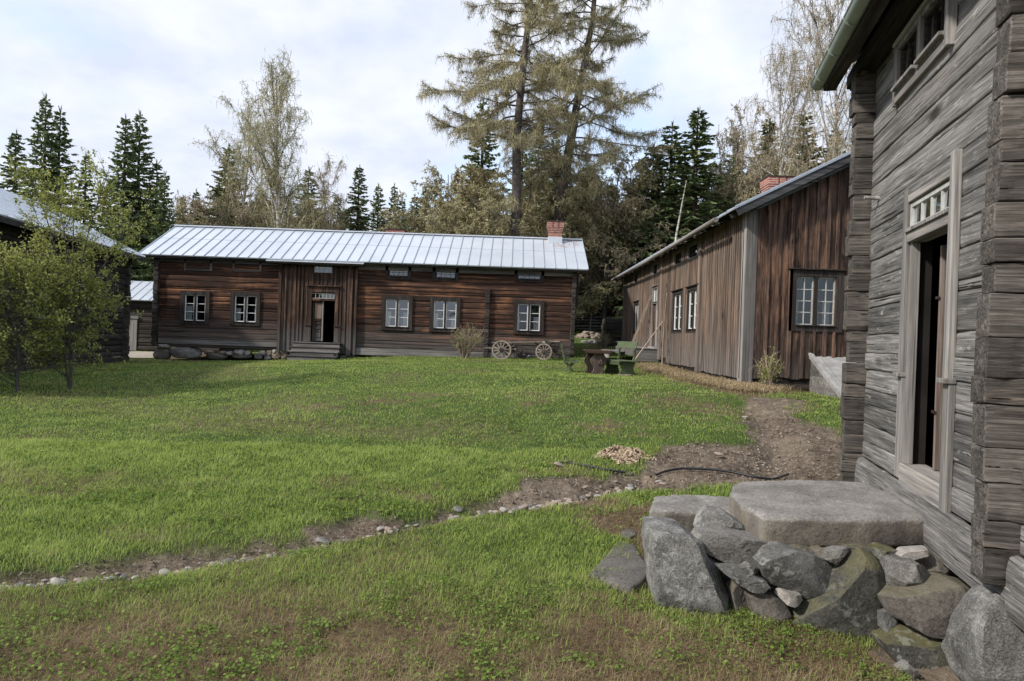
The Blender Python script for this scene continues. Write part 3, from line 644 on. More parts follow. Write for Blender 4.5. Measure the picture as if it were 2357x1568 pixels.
slab([(240,560),(270,538),(315,548),(320,575),(290,588),(250,585)], 'e', CZ-1.655, .035, 'st_flat', 'small dark flat stone behind the paving stone in the grass', seed=8)
rock([(392,535),(450,530),(560,545),(640,600),(690,690),(770,745),(800,850),(795,960),(740,1003),(560,1008),(500,960),(430,940),(405,800),(385,620)], 'e', 4.42, .62, 'st_light', 'tall pale lichened boulder at the left front of the stone steps', seed=103, amp=.06, lean=.5, box=.3, cuts=6)
rock([(645,545),(660,490),(700,440),(760,440),(850,500),(905,545),(915,590),(780,575),(660,575)], 'e', 4.85, .40, 'st_light', 'pale pointed stone wedged beside the doorstep slab', seed=4, amp=.06)
rock([(632,605),(655,572),(800,565),(940,590),(1030,612),(965,680),(900,738),(840,748),(740,700),(660,662)], 'e', 4.52, .45, 'st_grey', 'smooth grey wedge-shaped boulder under the left edge of the doorstep slab', seed=6, amp=.05, box=.4)
rock([(938,695),(1010,625),(1060,618),(1330,700),(1360,742),(1220,884),(1180,880),(1000,800),(960,760)], 'e', 4.42, .42, 'st_dark', 'dark spotted diamond-shaped boulder under the middle of the doorstep slab', seed=12, amp=.04, box=.3)
rock([(1365,740),(1440,675),(1500,668),(1570,700),(1598,760),(1588,1125),(1545,1132),(1300,1105),(1130,1082),(1130,985),(1160,930)], 'e', 4.28, .50, 'st_moss', 'largest dark upright boulder with yellow moss on its peak', seed=13, amp=.045, box=.28)
rock([(752,745),(900,765),(980,795),(1012,840),(1000,870),(930,865),(850,825)], 'e', 4.42, .28, 'st_dark', 'thin dark sloping stone right of the tall pale boulder', seed=14, amp=.08)
rock([(868,740),(910,727),(958,750),(950,775),(895,770)], 'e', 4.45, .16, 'st_dark', 'small dark chip resting on the thin sloping stone', seed=15, amp=.08)
rock([(1058,890),(1080,862),(1170,880),(1184,912),(1130,937),(1090,925)], 'e', 4.38, .22, 'st_pale', 'small pale stone wedged below the diamond-shaped boulder', seed=16, amp=.08)
rock([(1000,870),(1010,815),(1090,838),(1120,860),(1050,872),(1040,890)], 'e', 4.55, .2, 'st_dark', 'dark filler stone behind the small pale wedge', seed=36, amp=.08)
rock([(805,850),(830,825),(870,830),(915,880),(900,965),(830,985),(805,930)], 'e', 4.50, .32, 'st_brown', 'rounded brown stone low down beside the tall pale boulder', seed=17, amp=.05)
rock([(905,890),(945,868),(1030,882),(1070,905),(1104,960),(1098,1070),(1030,1075),(930,1010)], 'e', 4.38, .38, 'st_brown', 'brown mottled boulder left of the large mossy one', seed=18, amp=.05)
rock([(1608,870),(1622,700),(1650,688),(1750,700),(1830,752),(1872,800),(1855,842),(1650,886)], 'e', 4.28, .40, 'st_grey', 'grey half-round stone right of the mossy peak', seed=19, amp=.04, box=.38)
rock([(1780,712),(1850,672),(1920,690),(1962,760),(1955,812),(1870,822),(1830,780)], 'e', 4.45, .34, 'st_brown', 'brown rounded stone tucked under the right end of the doorstep slab', seed=20, amp=.05)
rock([(1622,912),(1680,880),(1800,850),(1960,818),(2090,845),(2135,880),(2090,960),(2045,1050),(1950,1082),(1800,1062),(1680,1005)], 'e', 4.08, .50, 'st_brown', 'big oval boulder at the right end of the stone steps', seed=21, amp=.035, box=.45)
rock([(1588,975),(1640,970),(1698,1040),(1680,1068),(1620,1088),(1590,1050)], 'e', 4.25, .24, 'st_dark', 'small dark stone between the mossy and the oval boulder', seed=22, amp=.06)
rock([(1590,1110),(1700,1068),(1850,1060),(2045,1078),(2065,1160),(1900,1235),(1720,1240),(1620,1185)], 'e', 4.10, .45, 'st_moss', 'low shaded boulder beneath the oval one', seed=23, amp=.04)
rock([(1135,640),(1170,632),(1245,650),(1255,682),(1200,672)], 'e', 4.52, .18, 'st_brown', 'flat brown packing stone under the slab, leftmost of its row', seed=24, amp=.08)
rock([(1240,650),(1290,642),(1312,665),(1290,692),(1255,680)], 'e', 4.50, .18, 'st_brown', 'small square packing stone left of the triangular one', seed=25, amp=.08)
rock([(1293,692),(1302,655),(1420,633),(1414,682),(1372,732)], 'e', 4.46, .2, 'st_grey', 'grey triangular packing stone between the diamond and the mossy boulder', seed=26, amp=.06, box=.3)
rock([(1420,640),(1470,638),(1478,672),(1430,680)], 'e', 4.50, .16, 'st_brown', 'small brown packing stone right of the triangular one', seed=27, amp=.08)
rock([(1482,632),(1525,632),(1550,672),(1510,680),(1480,662)], 'e', 4.50, .16, 'st_brown', 'small brown packing stone just above the mossy peak', seed=28, amp=.08)
rock([(1528,640),(1600,627),(1672,650),(1650,700),(1590,708),(1550,675)], 'e', 4.46, .22, 'st_moss', 'mossy packing stone right above the mossy boulder', seed=29, amp=.06)
rock([(1672,682),(1720,655),(1842,645),(1835,668),(1740,698)], 'e', 4.40, .22, 'st_pale', 'pale flat packing stone under the right of the slab', seed=30, amp=.06, box=.3)
rock([(1590,712),(1620,712),(1612,790),(1592,770)], 'e', 4.42, .16, 'st_dark', 'narrow dark filler right of the mossy boulder', seed=31, amp=.06)
rock([(1688,1268),(1740,1240),(1800,1300),(1815,1345),(1770,1350)], 'e', 3.92, .16, 'st_grey', 'loose grey stone lying in the hollow at the foot of the steps', seed=32, amp=.06)
rock([(2040,1000),(2080,920),(2140,858),(2250,910),(2400,990),(2560,1090),(2560,1560),(2200,1500),(2080,1360),(2035,1180)], 'e', 3.42, .62, 'st_light', 'huge pale corner foundation boulder under the grey house', seed=33, amp=.05, box=.3)
for j, (pl, Yb) in enumerate([([(700,700),(760,700),(800,800),(760,830),(700,760)],4.75), ([(900,780),(1100,850),(1180,950),(1100,1080),(900,1000)],4.85), ([(1550,700),(1700,700),(1700,1000),(1550,1000)],4.8), ([(1850,780),(2060,800),(2050,900),(1850,900)],4.75), ([(640,560),(900,560),(1000,700),(700,700)],5.1), ([(1000,560),(1900,600),(1880,760),(1000,760)],5.0)]):
    rock(pl, 'e', Yb, .35, 'st_dark', ['dark core stone glimpsed behind the tall pale boulder','dark core stone glimpsed under the diamond-shaped boulder','dark core stone glimpsed right of the mossy boulder','dark core stone glimpsed above the oval boulder','dark core stone under the left step slab','long dark core stone directly under the doorstep slab'][j], seed=50+j)
# cobbles in the drainage trench and pebbles on the path
def cobble(x, y, rx, ry, rz, mat, seed, sink=.3):
    a = np.arange(10)*math.pi/5; p = [(rx*math.cos(t), ry*math.sin(t), 0) for t in a]; g = G()
    rock_geo(g, p, (0,0,1), rz*1.6, .5, .09, seed, M_=18, K=9, sm=0); o = g.obj('cobble', M[mat], smooth=True)
    z = float(H(np.array([x]), np.array([y]))[0]); o.location = (x, y, z+rz*(1.15-sink)); o.rotation_euler = (R.randn()*.15, R.randn()*.15, R.rand()*6.28); return o
base_c = []
_big = [(135,1334,20),(180,1312,10),(380,1300,15),(375,1292,9),(430,1290,8),(525,1282,18),(500,1290,9),(745,1240,24),(800,1232,8),(285,1311,13),(250,1322,13),(20,1330,11),(45,1338,14),(70,1343,11),(215,1323,10),
        (1110,1167,9),(1145,1176,8),(1160,1174,14),(1205,1166,14),(1235,1163,9),(1190,1160,11),(1255,1160,7),(1130,1155,6),(1275,1155,9),(1305,1152,7),(1240,1172,5),(1175,1181,8),(1380,1125,6),(1395,1133,6),(890,1213,8),(875,1218,6),(915,1207,6)]
_bl = ['pale rounded cobble, largest of those at the left end of the trench', None, 'pale cobble sticking up in the left part of the trench', None, None, 'long pale cobble lying across the trench bank', None, 'widest flat pale cobble, midway along the trench']
i_ = 0; BIGC = []
for u, v, w_ in _big:
    p = _gi(u, v+2); sc = p.y/F*w_*1.15; o = cobble(p.x, p.y, sc, sc*.7, sc*.58, random.choice(['st_pale','st_grey','st_tan']), i_+200)
    left = 'left' if u < 650 else ('middle' if u < 1000 else 'right')
    lab = _bl[i_] if i_ < len(_bl) and _bl[i_] else {'left':'rounded pale cobble among those in the left third of the muddy trench','middle':'rounded pale cobble beside the widest flat one in the trench middle','right':'rounded pale cobble in the heap at the right end of the muddy trench'}[left]
    tag(o, lab, 'stone'); BIGC.append((u, left, o)) if not (i_ < len(_bl) and _bl[i_]) else None; i_ += 1
for j_, (u, left, o) in enumerate(sorted(BIGC, key=lambda q: q[0])): o['label'] = ordinal(j_)+' large pale cobble counted from the left end of the trench'; o['group'] = 'large cobbles in the drainage trench'
for k_ in range(290):
    u, v = random.choice(_tr[:-1]); j = random.randrange(len(_tr)-1); t = random.random(); u = _tr[j][0]*(1-t)+_tr[j+1][0]*t+random.gauss(0, 8); v = _tr[j][1]*(1-t)+_tr[j+1][1]*t+random.gauss(-3, 7)
    if 640 < u < 690 or 960 < u < 1030: continue
    p = _gi(u, v); sc = p.y/F*random.choice([3,4,5,6,7,9,12])*random.uniform(.8, 1.2); o = cobble(p.x, p.y, sc, sc*.75, sc*.6, random.choice(['st_pale','st_tan','st_pale','st_grey','st_tan']), k_+300, .4)
    left = 'left' if u < 650 else ('middle' if u < 1000 else 'right')
    tag(o, {'left':'fist-sized cobble among those in the left third of the muddy trench','middle':'fist-sized cobble in the middle stretch of the muddy trench','right':'fist-sized cobble in the heap at the right end of the trench'}[left], 'stone', 'small cobbles in the trench '+left)
for k_ in range(60):
    if k_ < 34: u, v = 1765+random.gauss(0, 22), 1065+random.gauss(0, 17)
    else:
        u, v = random.uniform(1520,1900), random.uniform(935,1105)
        if not (pip(np.array([u]), np.array([v]), _soil[3])[0]): continue
    p = _gi(u, v); sc = p.y/F*random.choice([1.5,2,2,2.5,3.5,5]); o = cobble(p.x, p.y, sc, sc*.7, sc*.5, random.choice(['st_pale','st_tan']), k_+500, .3)
    tag(o, 'small pale pebble lying on the eroded dirt path', 'pebble', 'pebbles on the dirt path')
for (u, v, w_, lab) in [(1517,1100,11,'whitish angular stone beside the black pipe'), (1527,1112,17,'flat tan stone half buried just below the black pipe'), (1655,1052,17,'flat pale stone embedded in the middle of the dirt path'), (1290,1070,20,'brown flat stone at the left end of the black pipe'), (1715,957,10,'pale sliver of stone at the grass edge of the path')]:
    p = _gi(u, v); sc = p.y/F*w_; tag(cobble(p.x, p.y, sc, sc*.6, sc*.28, 'st_tan' if u in (1527, 1290, 1655) else 'st_pale', int(u), .5), lab, 'stone')
# loose gravel and crumbs of earth on the bare soil
def gravel(n, seed):
    R = np.random.RandomState(seed); poly = [(-60,1270),(640,1225),(960,1165),(1200,1080),(1500,1010),(1700,900),(1860,910),(1970,1000),(1970,1115),(1480,1130),(1100,1200),(600,1290),(-60,1365)]
    u = R.rand(n*3)*2030-60; v = 900+R.rand(n*3)*470; k = pip(u, v, poly); u, v = u[k][:n], v[k][:n]; zz = np.zeros(len(u))
    for _ in range(12):
        dx = (u-1178.5)/F; dy = (v-784)/F; c, s = math.cos(ROLL), math.sin(ROLL); a = dx*c+dy*s; b = dx*s-dy*c-PITCH; t = (zz-CZ)/b; x = a*t; y = t; zz = .5*zz+.5*hbase(x, y)
    s_, d_ = masks(x, y); k = (s_ > .45) & (R.rand(len(x)) < .9); x, y = x[k], y[k]; z = H(x, y); n = len(x); sz = (.003+.012*R.rand(n)**3)*np.clip(y/6, .8, 1.6)
    o = np.array([(1,0,0),(0,1,0),(-1,0,0),(0,-1,0),(0,0,1.)]); V = np.stack([x, y, z], -1)[:, None]+o[None]*sz[:, None, None]*(.6+.8*R.rand(n, 5, 1))
    g = G(); i = np.arange(n)*5; g.v = [V.reshape(-1, 3)]; g.n = n*5; g.f = [np.stack([i+a, i+(a+1) % 4, i+4], -1) for a in range(4)]; g.r = [np.repeat(R.rand(n), 5)]; return g
_gm = leafmat('gravel_and_crumbs', (.05,.036,.027), (.13,.10,.077), (.27,.22,.175), trans=0)
tag(gravel(20000, 9).obj('gravel', _gm), 'fine gravel and earth crumbs on the eroded path and trench', 'gravel', kind='stuff')
# wood-chip heap and black pipe
c_ = _gi(1437, 1052); g = G(); rg = np.random.RandomState(5)
for _ in range(3200):
    a = rg.rand()*6.28; q = rg.rand()**.6*(1+.25*math.sin(a*4+2)); x = c_.x+math.cos(a)*q*.36; y = c_.y+math.sin(a)*q*.34; z = float(c_.z)+.07*(1-q**2)*(1+.5*math.sin(a*3)+.4*math.sin(a*5+1))+rg.rand()*.025-.01
    d = rg.randn(3); d /= np.linalg.norm(d); e = np.cross(d, rg.randn(3)); e /= np.linalg.norm(e); s = .006+.014*rg.rand()
    pz = np.array([x, y, z]); g.add([pz-d*s-e*s*.5, pz+d*s-e*s*.5, pz+d*s+e*s*.5, pz-d*s+e*s*.5], [(0,1,2,3)])
tag(g.obj('chip_heap', M['chips']), 'low heap of pale fresh wood chips on the lawn', 'wood chips', kind='stuff')
for pl, lab in [([(1510,1092),(1530,1088),(1570,1084),(1640,1087),(1690,1091),(1740,1099),(1780,1098),(1815,1088)], 'black plastic pipe lying on the dirt path'), ([(1290,1068),(1310,1067),(1350,1075),(1400,1084),(1440,1087)], 'black plastic pipe end poking out of the lawn edge')]:
    pp = []
    for u, v in pl:
        p = _gi(u, v); pp.append((p.x, p.y, float(H(np.array([p.x]), np.array([p.y]))[0])+.025))
    pp = np.array(pp); t = np.linspace(0, len(pp)-1, 40); pp = np.stack([np.interp(t, np.arange(len(pp)), pp[:, i]) for i in range(3)], -1)
    for _ in range(3): pp[1:-1] = .5*pp[1:-1]+.25*(pp[:-2]+pp[2:])
    g = G(); g.tube(pp, .014, 8); tag(g.obj('pipe', M['hose'], smooth=True), lab, 'pipe')
# ================================================================ BUILDINGS
class Wall:
    """a vertical plane: O a point on it, T unit vector along it, N outward normal"""
    def __init__(s, O, T, N): s.O = np.array([O[0], O[1], 0.]); s.T = np.array([T[0], T[1], 0.]); s.N = np.array([N[0], N[1], 0.])
    def p(s, a, z, off=0.): return s.O+s.T*a+s.N*off+np.array([0, 0, z])
    def sz(s, k, x, y, off=0.):
        d = np.array(ray(*C(k, x, y))); o = s.O+s.N*off
        t = (o@s.N)/(d@s.N-0*CZ) if True else 0
        t = ((o-np.array([0,0,CZ]))@s.N)/(d@s.N)
        q = np.array([0, 0, CZ])+d*t; return float((q-s.O)@s.T), float(q[2])
    def rect(s, k, x0, y0, x1, y1, off=0.):
        xm, ym = (x0+x1)/2, (y0+y1)/2
        a0 = s.sz(k, x0, ym, off)[0]; a1 = s.sz(k, x1, ym, off)[0]; zt = s.sz(k, xm, y0, off)[1]; zb = s.sz(k, xm, y1, off)[1]
        return min(a0, a1), max(a0, a1), zb, zt
    def box(s, g, a0, a1, z0, z1, o0, o1, r=None):
        g.obox(s.p(a0, z0, o0), s.T*(a1-a0), s.N*(o1-o0), (0, 0, z1-z0), r)
def log_wall(g, W, a0, a1, z0, z1, n, ops, bulge=.03, seg=.35, jit=.02, off=0., amp=.012, seed=0, groove=.035, tn=7, hvar=.12):
    rg = np.random.RandomState(seed)
    zs = np.linspace(z0, z1, n+1); zs[1:-1] += rg.randn(n-1)*(z1-z0)/n*hvar
    sb = np.unique(np.round(np.concatenate([np.arange(a0, a1, seg), [a1]]+[[o[0], o[1]] for o in ops]), 4)); sb = sb[(sb >= a0-1e-6) & (sb <= a1+1e-6)]
    for i in range(n):
        lo, hi = zs[i], zs[i+1]; h = hi-lo
        tb = np.linspace(0, 1, tn)
        tb = np.concatenate([[0, .035], tb[1:-1], [.965, 1]])
        for o in ops:
            for zz in (o[2], o[3]):
                t = (zz-lo)/h
                if 0 < t < 1: tb = np.append(tb, t)
        tb = np.unique(np.round(tb, 4)); S, T_ = np.meshgrid(sb, tb)
        Zn = lo+T_*h
        wob0 = (fbm(S, 0*S, i*3.7, .8, 4, seed)-.5)*2*jit; wob1 = (fbm(S, 0*S, (i+1)*3.7, .8, 4, seed)-.5)*2*jit
        if i == 0: wob0 = wob0*0
        if i == n-1: wob1 = wob1*0
        isop = np.zeros_like(S, bool)
        for o in ops: isop |= (S >= o[0]-1e-3) & (S <= o[1]+1e-3) & (Zn >= o[2]-1e-3) & (Zn <= o[3]+1e-3)
        Z = np.where(isop, Zn, Zn+wob0*(1-T_)+wob1*T_)
        edge = np.minimum(T_, 1-T_)*h
        prof = bulge*(1-np.abs(2*T_-1)**4)-np.where(edge < .004, groove, 0)
        O_ = prof+(fbm(S, Z, i*5.1, 2.2, 4, seed+3)-.5)*2*amp+(rg.rand()-.5)*amp*1.4+off
        V = W.O+S[..., None]*W.T+O_[..., None]*W.N; V[..., 2] = Z
        m, k = S.shape; I = np.arange(m*k).reshape(m, k)
        f = np.stack([I[:-1, :-1], I[:-1, 1:], I[1:, 1:], I[1:, :-1]], -1)
        cs = (S[:-1, :-1]+S[1:, 1:])/2; cz = (Zn[:-1, :-1]+Zn[1:, 1:])/2; keep = np.ones(cs.shape, bool)
        for o in ops: keep &= ~((cs > o[0]) & (cs < o[1]) & (cz > o[2]) & (cz < o[3]))
        f = f[keep]
        if len(f) == 0: continue
        if np.dot(np.cross(W.T, (0,0,1)), W.N) < 0: f = f[:, ::-1]
        g.add(V.reshape(-1, 3), f, rg.rand())
def back_wall(g, W, a0, a1, z0, z1, ops, off):
    """inner face of the wall with the same openings"""
    sb = sorted(set([a0, a1]+[q for o in ops for q in o[:2]])); zb = sorted(set([z0, z1]+[q for o in ops for q in o[2:]]))
    for s0, s1 in zip(sb[:-1], sb[1:]):
        for q0, q1 in zip(zb[:-1], zb[1:]):
            cs, cz = (s0+s1)/2, (q0+q1)/2
            if any(o[0] < cs < o[1] and o[2] < cz < o[3] for o in ops): continue
            g.quads([[W.p(s0, q0, off), W.p(s1, q0, off), W.p(s1, q1, off), W.p(s0, q1, off)]])
    for o in ops:                   # reveals
        for (s0, q0, s1, q1) in ((o[0],o[2],o[1],o[2]), (o[1],o[2],o[1],o[3]), (o[1],o[3],o[0],o[3]), (o[0],o[3],o[0],o[2])):
            g.quads([[W.p(s0, q0, off), W.p(s1, q1, off), W.p(s1, q1, -.002), W.p(s0, q0, -.002)]])
def board_wall(g, W, a0, a1, z0, z1f, ops, bw=.2, batten=.06, seed=0, th=.022, off=0., z0j=.04, lap=True):
    rg = np.random.RandomState(seed); a = a0; k = 0
    while a < a1-.02:
        w_ = min(bw*(.75+.5*rg.rand()), a1-a); e = a+w_
        def cuts(c, lo, hi, m):
            iv = [(lo, hi)]
            for o in ops:
                if o[0]-m < c < o[1]+m:
                    nv = []
                    for p, q in iv:
                        if o[2] > p: nv.append((p, min(q, o[2])))
                        if o[3] < q: nv.append((max(p, o[3]), q))
                    iv = [x for x in nv if x[1]-x[0] > .02]
            return iv
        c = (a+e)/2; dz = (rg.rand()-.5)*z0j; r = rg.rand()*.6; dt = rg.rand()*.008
        zt0, zt1 = z1f(a), z1f(e)
        for p, q in cuts(c, z0+dz, min(zt0, zt1), -w_*.0):
            g.obox(W.p(a+.002, p, off), W.T*(e-a-.004), W.N*(th+dt), (0, 0, q-p), r)
        if q > min(zt0, zt1)-.01 and abs(zt1-zt0) > .01:      # the slanting head of a gable board
            lo, hi = min(zt0, zt1), max(zt0, zt1); x0, x1 = (a+.002, e-.002); xa = x0 if zt0 > zt1 else x1
            A, B, Cc = W.p(x0, lo+.001, off), W.p(x1, lo+.001, off), W.p(xa, hi, off); n_ = W.N*(th+dt)
            g.add([A, B, Cc, A+n_, B+n_, Cc+n_], [(0,1,2,2),(3,5,4,4)], r); g.add([A, B, Cc, A+n_, B+n_, Cc+n_], [(0,3,4,1),(1,4,5,2),(2,5,3,0)], r)
        if lap and k > 0:
            zt = min(z1f(a-batten/2), z1f(a+batten/2))
            for p, q in cuts(a, z0+(rg.rand()-.5)*z0j, zt, batten*.3):
                g.obox(W.p(a-batten/2, p, off+th+.006), W.T*batten*(.85+.3*rg.rand()), W.N*.034, (0, 0, q-p), .55+.45*rg.rand())  # battens toned lighter than the boards, imitating light that catches them
        a = e; k += 1
def window(root, W, r, cols=2, rows=3, leaves=2, case=.13, case_m='casing', sash_m='white', glass='glass', depth=.05, proud=.05, curtains=None, mull=.05, fr=.035, mun=.018, head=False, label=None, name='window', board=None):
    """r = a0,a1,z0,z1 of the glazed opening; casing round it; leaves side by side, each cols x rows panes"""
    a0, a1, z0, z1 = r; c = case; g = G()
    W.box(g, a0-c, a0, z0-c*.9, z1+c*.9, -.02, proud, .3); W.box(g, a1, a1+c, z0-c*.9, z1+c*.9, -.02, proud, .6)
    W.box(g, a0+.002, a1-.002, z1, z1+c*.9, -.02, proud-.004, .4); W.box(g, a0+.002, a1-.002, z0-c*.9, z0, -.02, proud-.004, .5)
    W.box(g, a0-.01, a1+.01, z0-.025, z0+.004, -.01, proud+.035, .5)
    if head: W.box(g, a0-c-.05, a1+c+.05, z1+c*.9+.002, z1+c*.9+.03, -.02, proud+.06, .5)
    o = g.obj(name, M[case_m], root, bevel=.004)
    if label: o['label'] = label
    if board:
        g = G(); W.box(g, a0, a1, z0, z1, -.05, -.01); b = g.obj('shutter', M[board], root); b.parent = o; b.matrix_parent_inverse = Matrix.Translation(-root_loc(root)); return o
    def sub(g, nm, mt, **k):
        b = g.obj(nm, mt, root, **k); b.parent = o; return b
    wl = (a1-a0-mull*(leaves-1))/leaves
    if leaves > 1:
        g = G()
        for i in range(leaves-1):
            x = a0+wl*(i+1)+mull*i; W.box(g, x+.001, x+mull-.001, z0, z1, -depth, proud-.015, .2)
        sub(g, 'mullion', M[case_m])
    for i in range(leaves):
        x0 = a0+i*(wl+mull); x1 = x0+wl; g = G(); q = -depth+.03
        W.box(g, x0, x0+fr, z0, z1, q-.02, q+.02); W.box(g, x1-fr, x1, z0, z1, q-.02, q+.02)
        W.box(g, x0+fr+.001, x1-fr-.001, z0, z0+fr, q-.02, q+.018); W.box(g, x0+fr+.001, x1-fr-.001, z1-fr, z1, q-.02, q+.018)
        for k in range(1, rows):
            zz = z0+fr+(z1-z0-2*fr)*k/rows; W.box(g, x0+fr+.001, x1-fr-.001, zz-mun/2, zz+mun/2, q-.012, q+.014)
        for k in range(1, cols):
            xx = x0+fr+(wl-2*fr)*k/cols; W.box(g, xx-mun/2, xx+mun/2, z0+fr, z1-fr, q-.010, q+.012)
        sub(g, 'sash', M[sash_m])
        g = G(); e = .008*(random.random()-.5)
        g.quads([[W.p(x0+.01, z0+.01, q-.003), W.p(x1-.01, z0+.01, q-.003+e), W.p(x1-.01, z1-.01, q-.003+e*.5), W.p(x0+.01, z1-.01, q-.003-e)]])
        sub(g, 'pane', M[glass])
    for (ca, cb, cz) in (curtains or []):
        g = G(); xa = a0+(a1-a0)*ca; xb = a0+(a1-a0)*cb; zt = z0+(z1-z0)*cz; n = 26; S = np.linspace(xa, xb, n)
        wv = .016*np.sin(np.linspace(0, 9*math.pi*(abs(xb-xa)/.3), n))-.12
        tp = np.array([W.p(s, zt, v) for s, v in zip(S, wv)]); bt = np.array([W.p(xa+(s-xa)*(.86 if ca < .5 else 1)+(0 if ca < .5 else (xb-xa)*.0), z0+.02, v*1.05) for s, v in zip(S, wv)])
        V = np.stack([bt[:-1], bt[1:], tp[1:], tp[:-1]], 1); g.quads(V, np.full(n-1, random.random())); sub(g, 'curtain', M['curtain'])
    return o
def seam_roof(root, e0, e1, r0, r1, mat, pitch=.6, th=.05, seam=.035, seam_mat='seam', name='roof'):
    """one standing-seam slope: e0-e1 the eave, r0-r1 the ridge (3-D)"""
    e0, e1, r0, r1 = [np.array(q, float) for q in (e0, e1, r0, r1)]; n = np.cross(e1-e0, r0-e0); n /= np.linalg.norm(n)
    if n[2] < 0: n = -n
    g = G(); V = [e0, e1, r1, r0]; g.add(V+[q-n*th for q in V], [(0,1,2,3),(7,6,5,4),(0,4,5,1),(1,5,6,2),(2,6,7,3),(3,7,4,0)], .5)
    o = g.obj(name, M[mat], root)
    if seam:
        L_e = np.linalg.norm(e1-e0); k = int(round(L_e/pitch)); g = G()
        for i in range(k+1):
            t = i/k; a = e0+(e1-e0)*t; b = r0+(r1-r0)*t; j = n*(seam/2+.001); g.bar(a+j, b+j, .024, seam, up=n)
        m_ = [e0+(r0-e0)*.55, e1+(r1-e1)*.55]; g.bar(m_[0]+n*.004, m_[1]+n*.004, .018, .008, up=n)
        s = g.obj('standing_seams', M[seam_mat], root); s.parent = o
    return o
def chimney(root, cx, cy, z0, z1, wx, wy, flare=True):
    g = G(); b = lambda k, a, c: g.box(cx-wx/2-k, cx+wx/2+k, cy-wy/2-k, cy+wy/2+k, a, c, .5)
    h = z1-z0
    if flare:
        b(0, z0, z1-.52)
        for i in range(4): b(.021*(i+1), z1-.52+i*.075, z1-.52+(i+1)*.075+.0005*i)
        b(.085, z1-.22, z1-.045)
    else: b(0, z0, z1-.045)
    o = g.obj('chimney', M['brick'], root)
    k = .11 if flare else .05; g = G(); g.box(cx-wx/2-k, cx+wx/2+k, cy-wy/2-k, cy+wy/2+k, z1-.045, z1); c = g.obj('chimney_cap', M['iron'], root); c.parent = o
    if flare:
        g = G()
        for d in (-.13, .13): g.box(cx+d-.012, cx+d+.012, cy-wy/2-.10, cy-wy/2-.088, z1-.30, z1-.05)
        c = g.obj('iron_strap', M['iron'], root); c.parent = o
    return o
def log_ends(g, W, a, z0, z1, n, w=.17, out=.22, seed=0, step=.0, rx=.012):
    """the projecting ends of a cross wall's logs, each hewn a little differently"""
    rg = np.random.RandomState(seed); zs = np.linspace(z0, z1, n+1); zs[1:-1] += rg.randn(n-1)*(z1-z0)/n*.17
    for i in range(n):
        oo = out*(1+.12*rg.randn()*.6); ww = w*(1+.10*rg.randn()*.5); gp = rx*(.3+rg.rand())*.5
        lo, hi = zs[i]+gp*.6, zs[i+1]-gp*.6; da = (rg.rand()-.5)*.02
        # rounded-square section prism along N, ends slightly domed
        m = 36; an = np.arange(m)*2*math.pi/m+.04; cx = np.sign(np.cos(an))*np.abs(np.cos(an))**.08*ww/2; cz = np.sign(np.sin(an))*np.abs(np.sin(an))**.10*(hi-lo)/2
        ks = np.concatenate([[-.03], np.linspace(.02, oo-.02, 6), [oo, oo+.004]]); V = []
        for j, kk in enumerate(ks):
            s = 1. if j < len(ks)-2 else (.985 if j == len(ks)-2 else .8)
            for x, z in zip(cx, cz):
                q = W.p(a+da+x*s, (lo+hi)/2+z*s, kk); V.append(q)
        V = np.array(V); V += (fbm(V[:, 0], V[:, 1], V[:, 2], 9, 3, seed+i)[:, None]-.5)*.03*np.array([1,1,.6])
        I = np.arange(len(ks)-1)[:, None]*m; j = np.arange(m)[None]; k = (j+1) % m; f = np.stack([I+j, I+k, I+m+k, I+m+j], -1).reshape(-1, 4)
        if np.dot(np.cross(W.T, (0,0,1)), W.N) > 0: pass
        g.add(V, f, rg.rand()); c = len(V)-m; r_ = V[c:]; vv = np.vstack([r_, r_.mean(0)+W.N*.003]); g.add(vv, [(t, (t+1) % m, m) for t in range(m)], rg.rand())

# ---------------------------------------------------------------- 1. the long log house at the far side of the lawn
W1 = Wall((0, 28.9), (1, 0), (0, -1))
HX0, HX1, HY0, HY1, HB = -15.05, 2.48, 28.9, 34.1, .84
house = thing('log_farmhouse', 'long dark brown log house with a pale metal roof across the lawn', 'house', ((HX0+HX1)/2, HY0, HB))
TOPZ = 4.75
main_w = [W1.rect('a',565,775,762,1022), W1.rect('a',1035,785,1240,1033), W1.rect('b',338,820,552,1078), W1.rect('b',790,836,1002,1094), W1.rect('b',1580,864,1790,1116)]
up_w = [W1.rect('b',365,525,552,605), W1.rect('b',808,540,998,622), W1.rect('b',1580,568,1802,634)]
blind = [W1.rect('a',582,462,808,535), W1.rect('a',1038,470,1272,545)]
PX0, PX1 = W1.sz('a',1462,900)[0], W1.sz('a',2188,900)[0]
door = W1.rect('l',622,640,905,1150); tran = W1.rect('l',618,545,908,612); upt = W1.rect('l',655,192,885,290)
dops = [(door[0], door[1], door[2], door[3])]
g = G(); ops = [(*w_[:2], w_[2], w_[3]) for w_ in main_w+up_w]
log_wall(g, W1, HX0, PX0, HB, TOPZ, 18, ops, bulge=.010, seg=.3, jit=.03, amp=.012, seed=1, hvar=.2, groove=.022)
log_wall(g, W1, PX1, HX1, HB, TOPZ, 19, ops, bulge=.010, seg=.3, jit=.03, amp=.012, seed=2, hvar=.2, groove=.022)
g.obj('wall', M['log'], house, smooth=True)
g = G(); back_wall(g, W1, HX0+.1, HX1-.1, HB, TOPZ, ops+dops+[tran, upt], -.2)
g.box(HX0+.1, HX1-.1, HY0+.2, HY1-.1, HB-.02, HB+.02)
g.box(PX0-.2, PX0-.1, HY0+.21, HY1-.1, HB+.03, TOPZ); g.box(PX1-.2, PX1-.1, HY0+.21, HY1-.1, HB+.03, TOPZ); g.box(HX0+.12, HX1-.12, HY0+.21, HY1-.1, 3.45, 3.5)
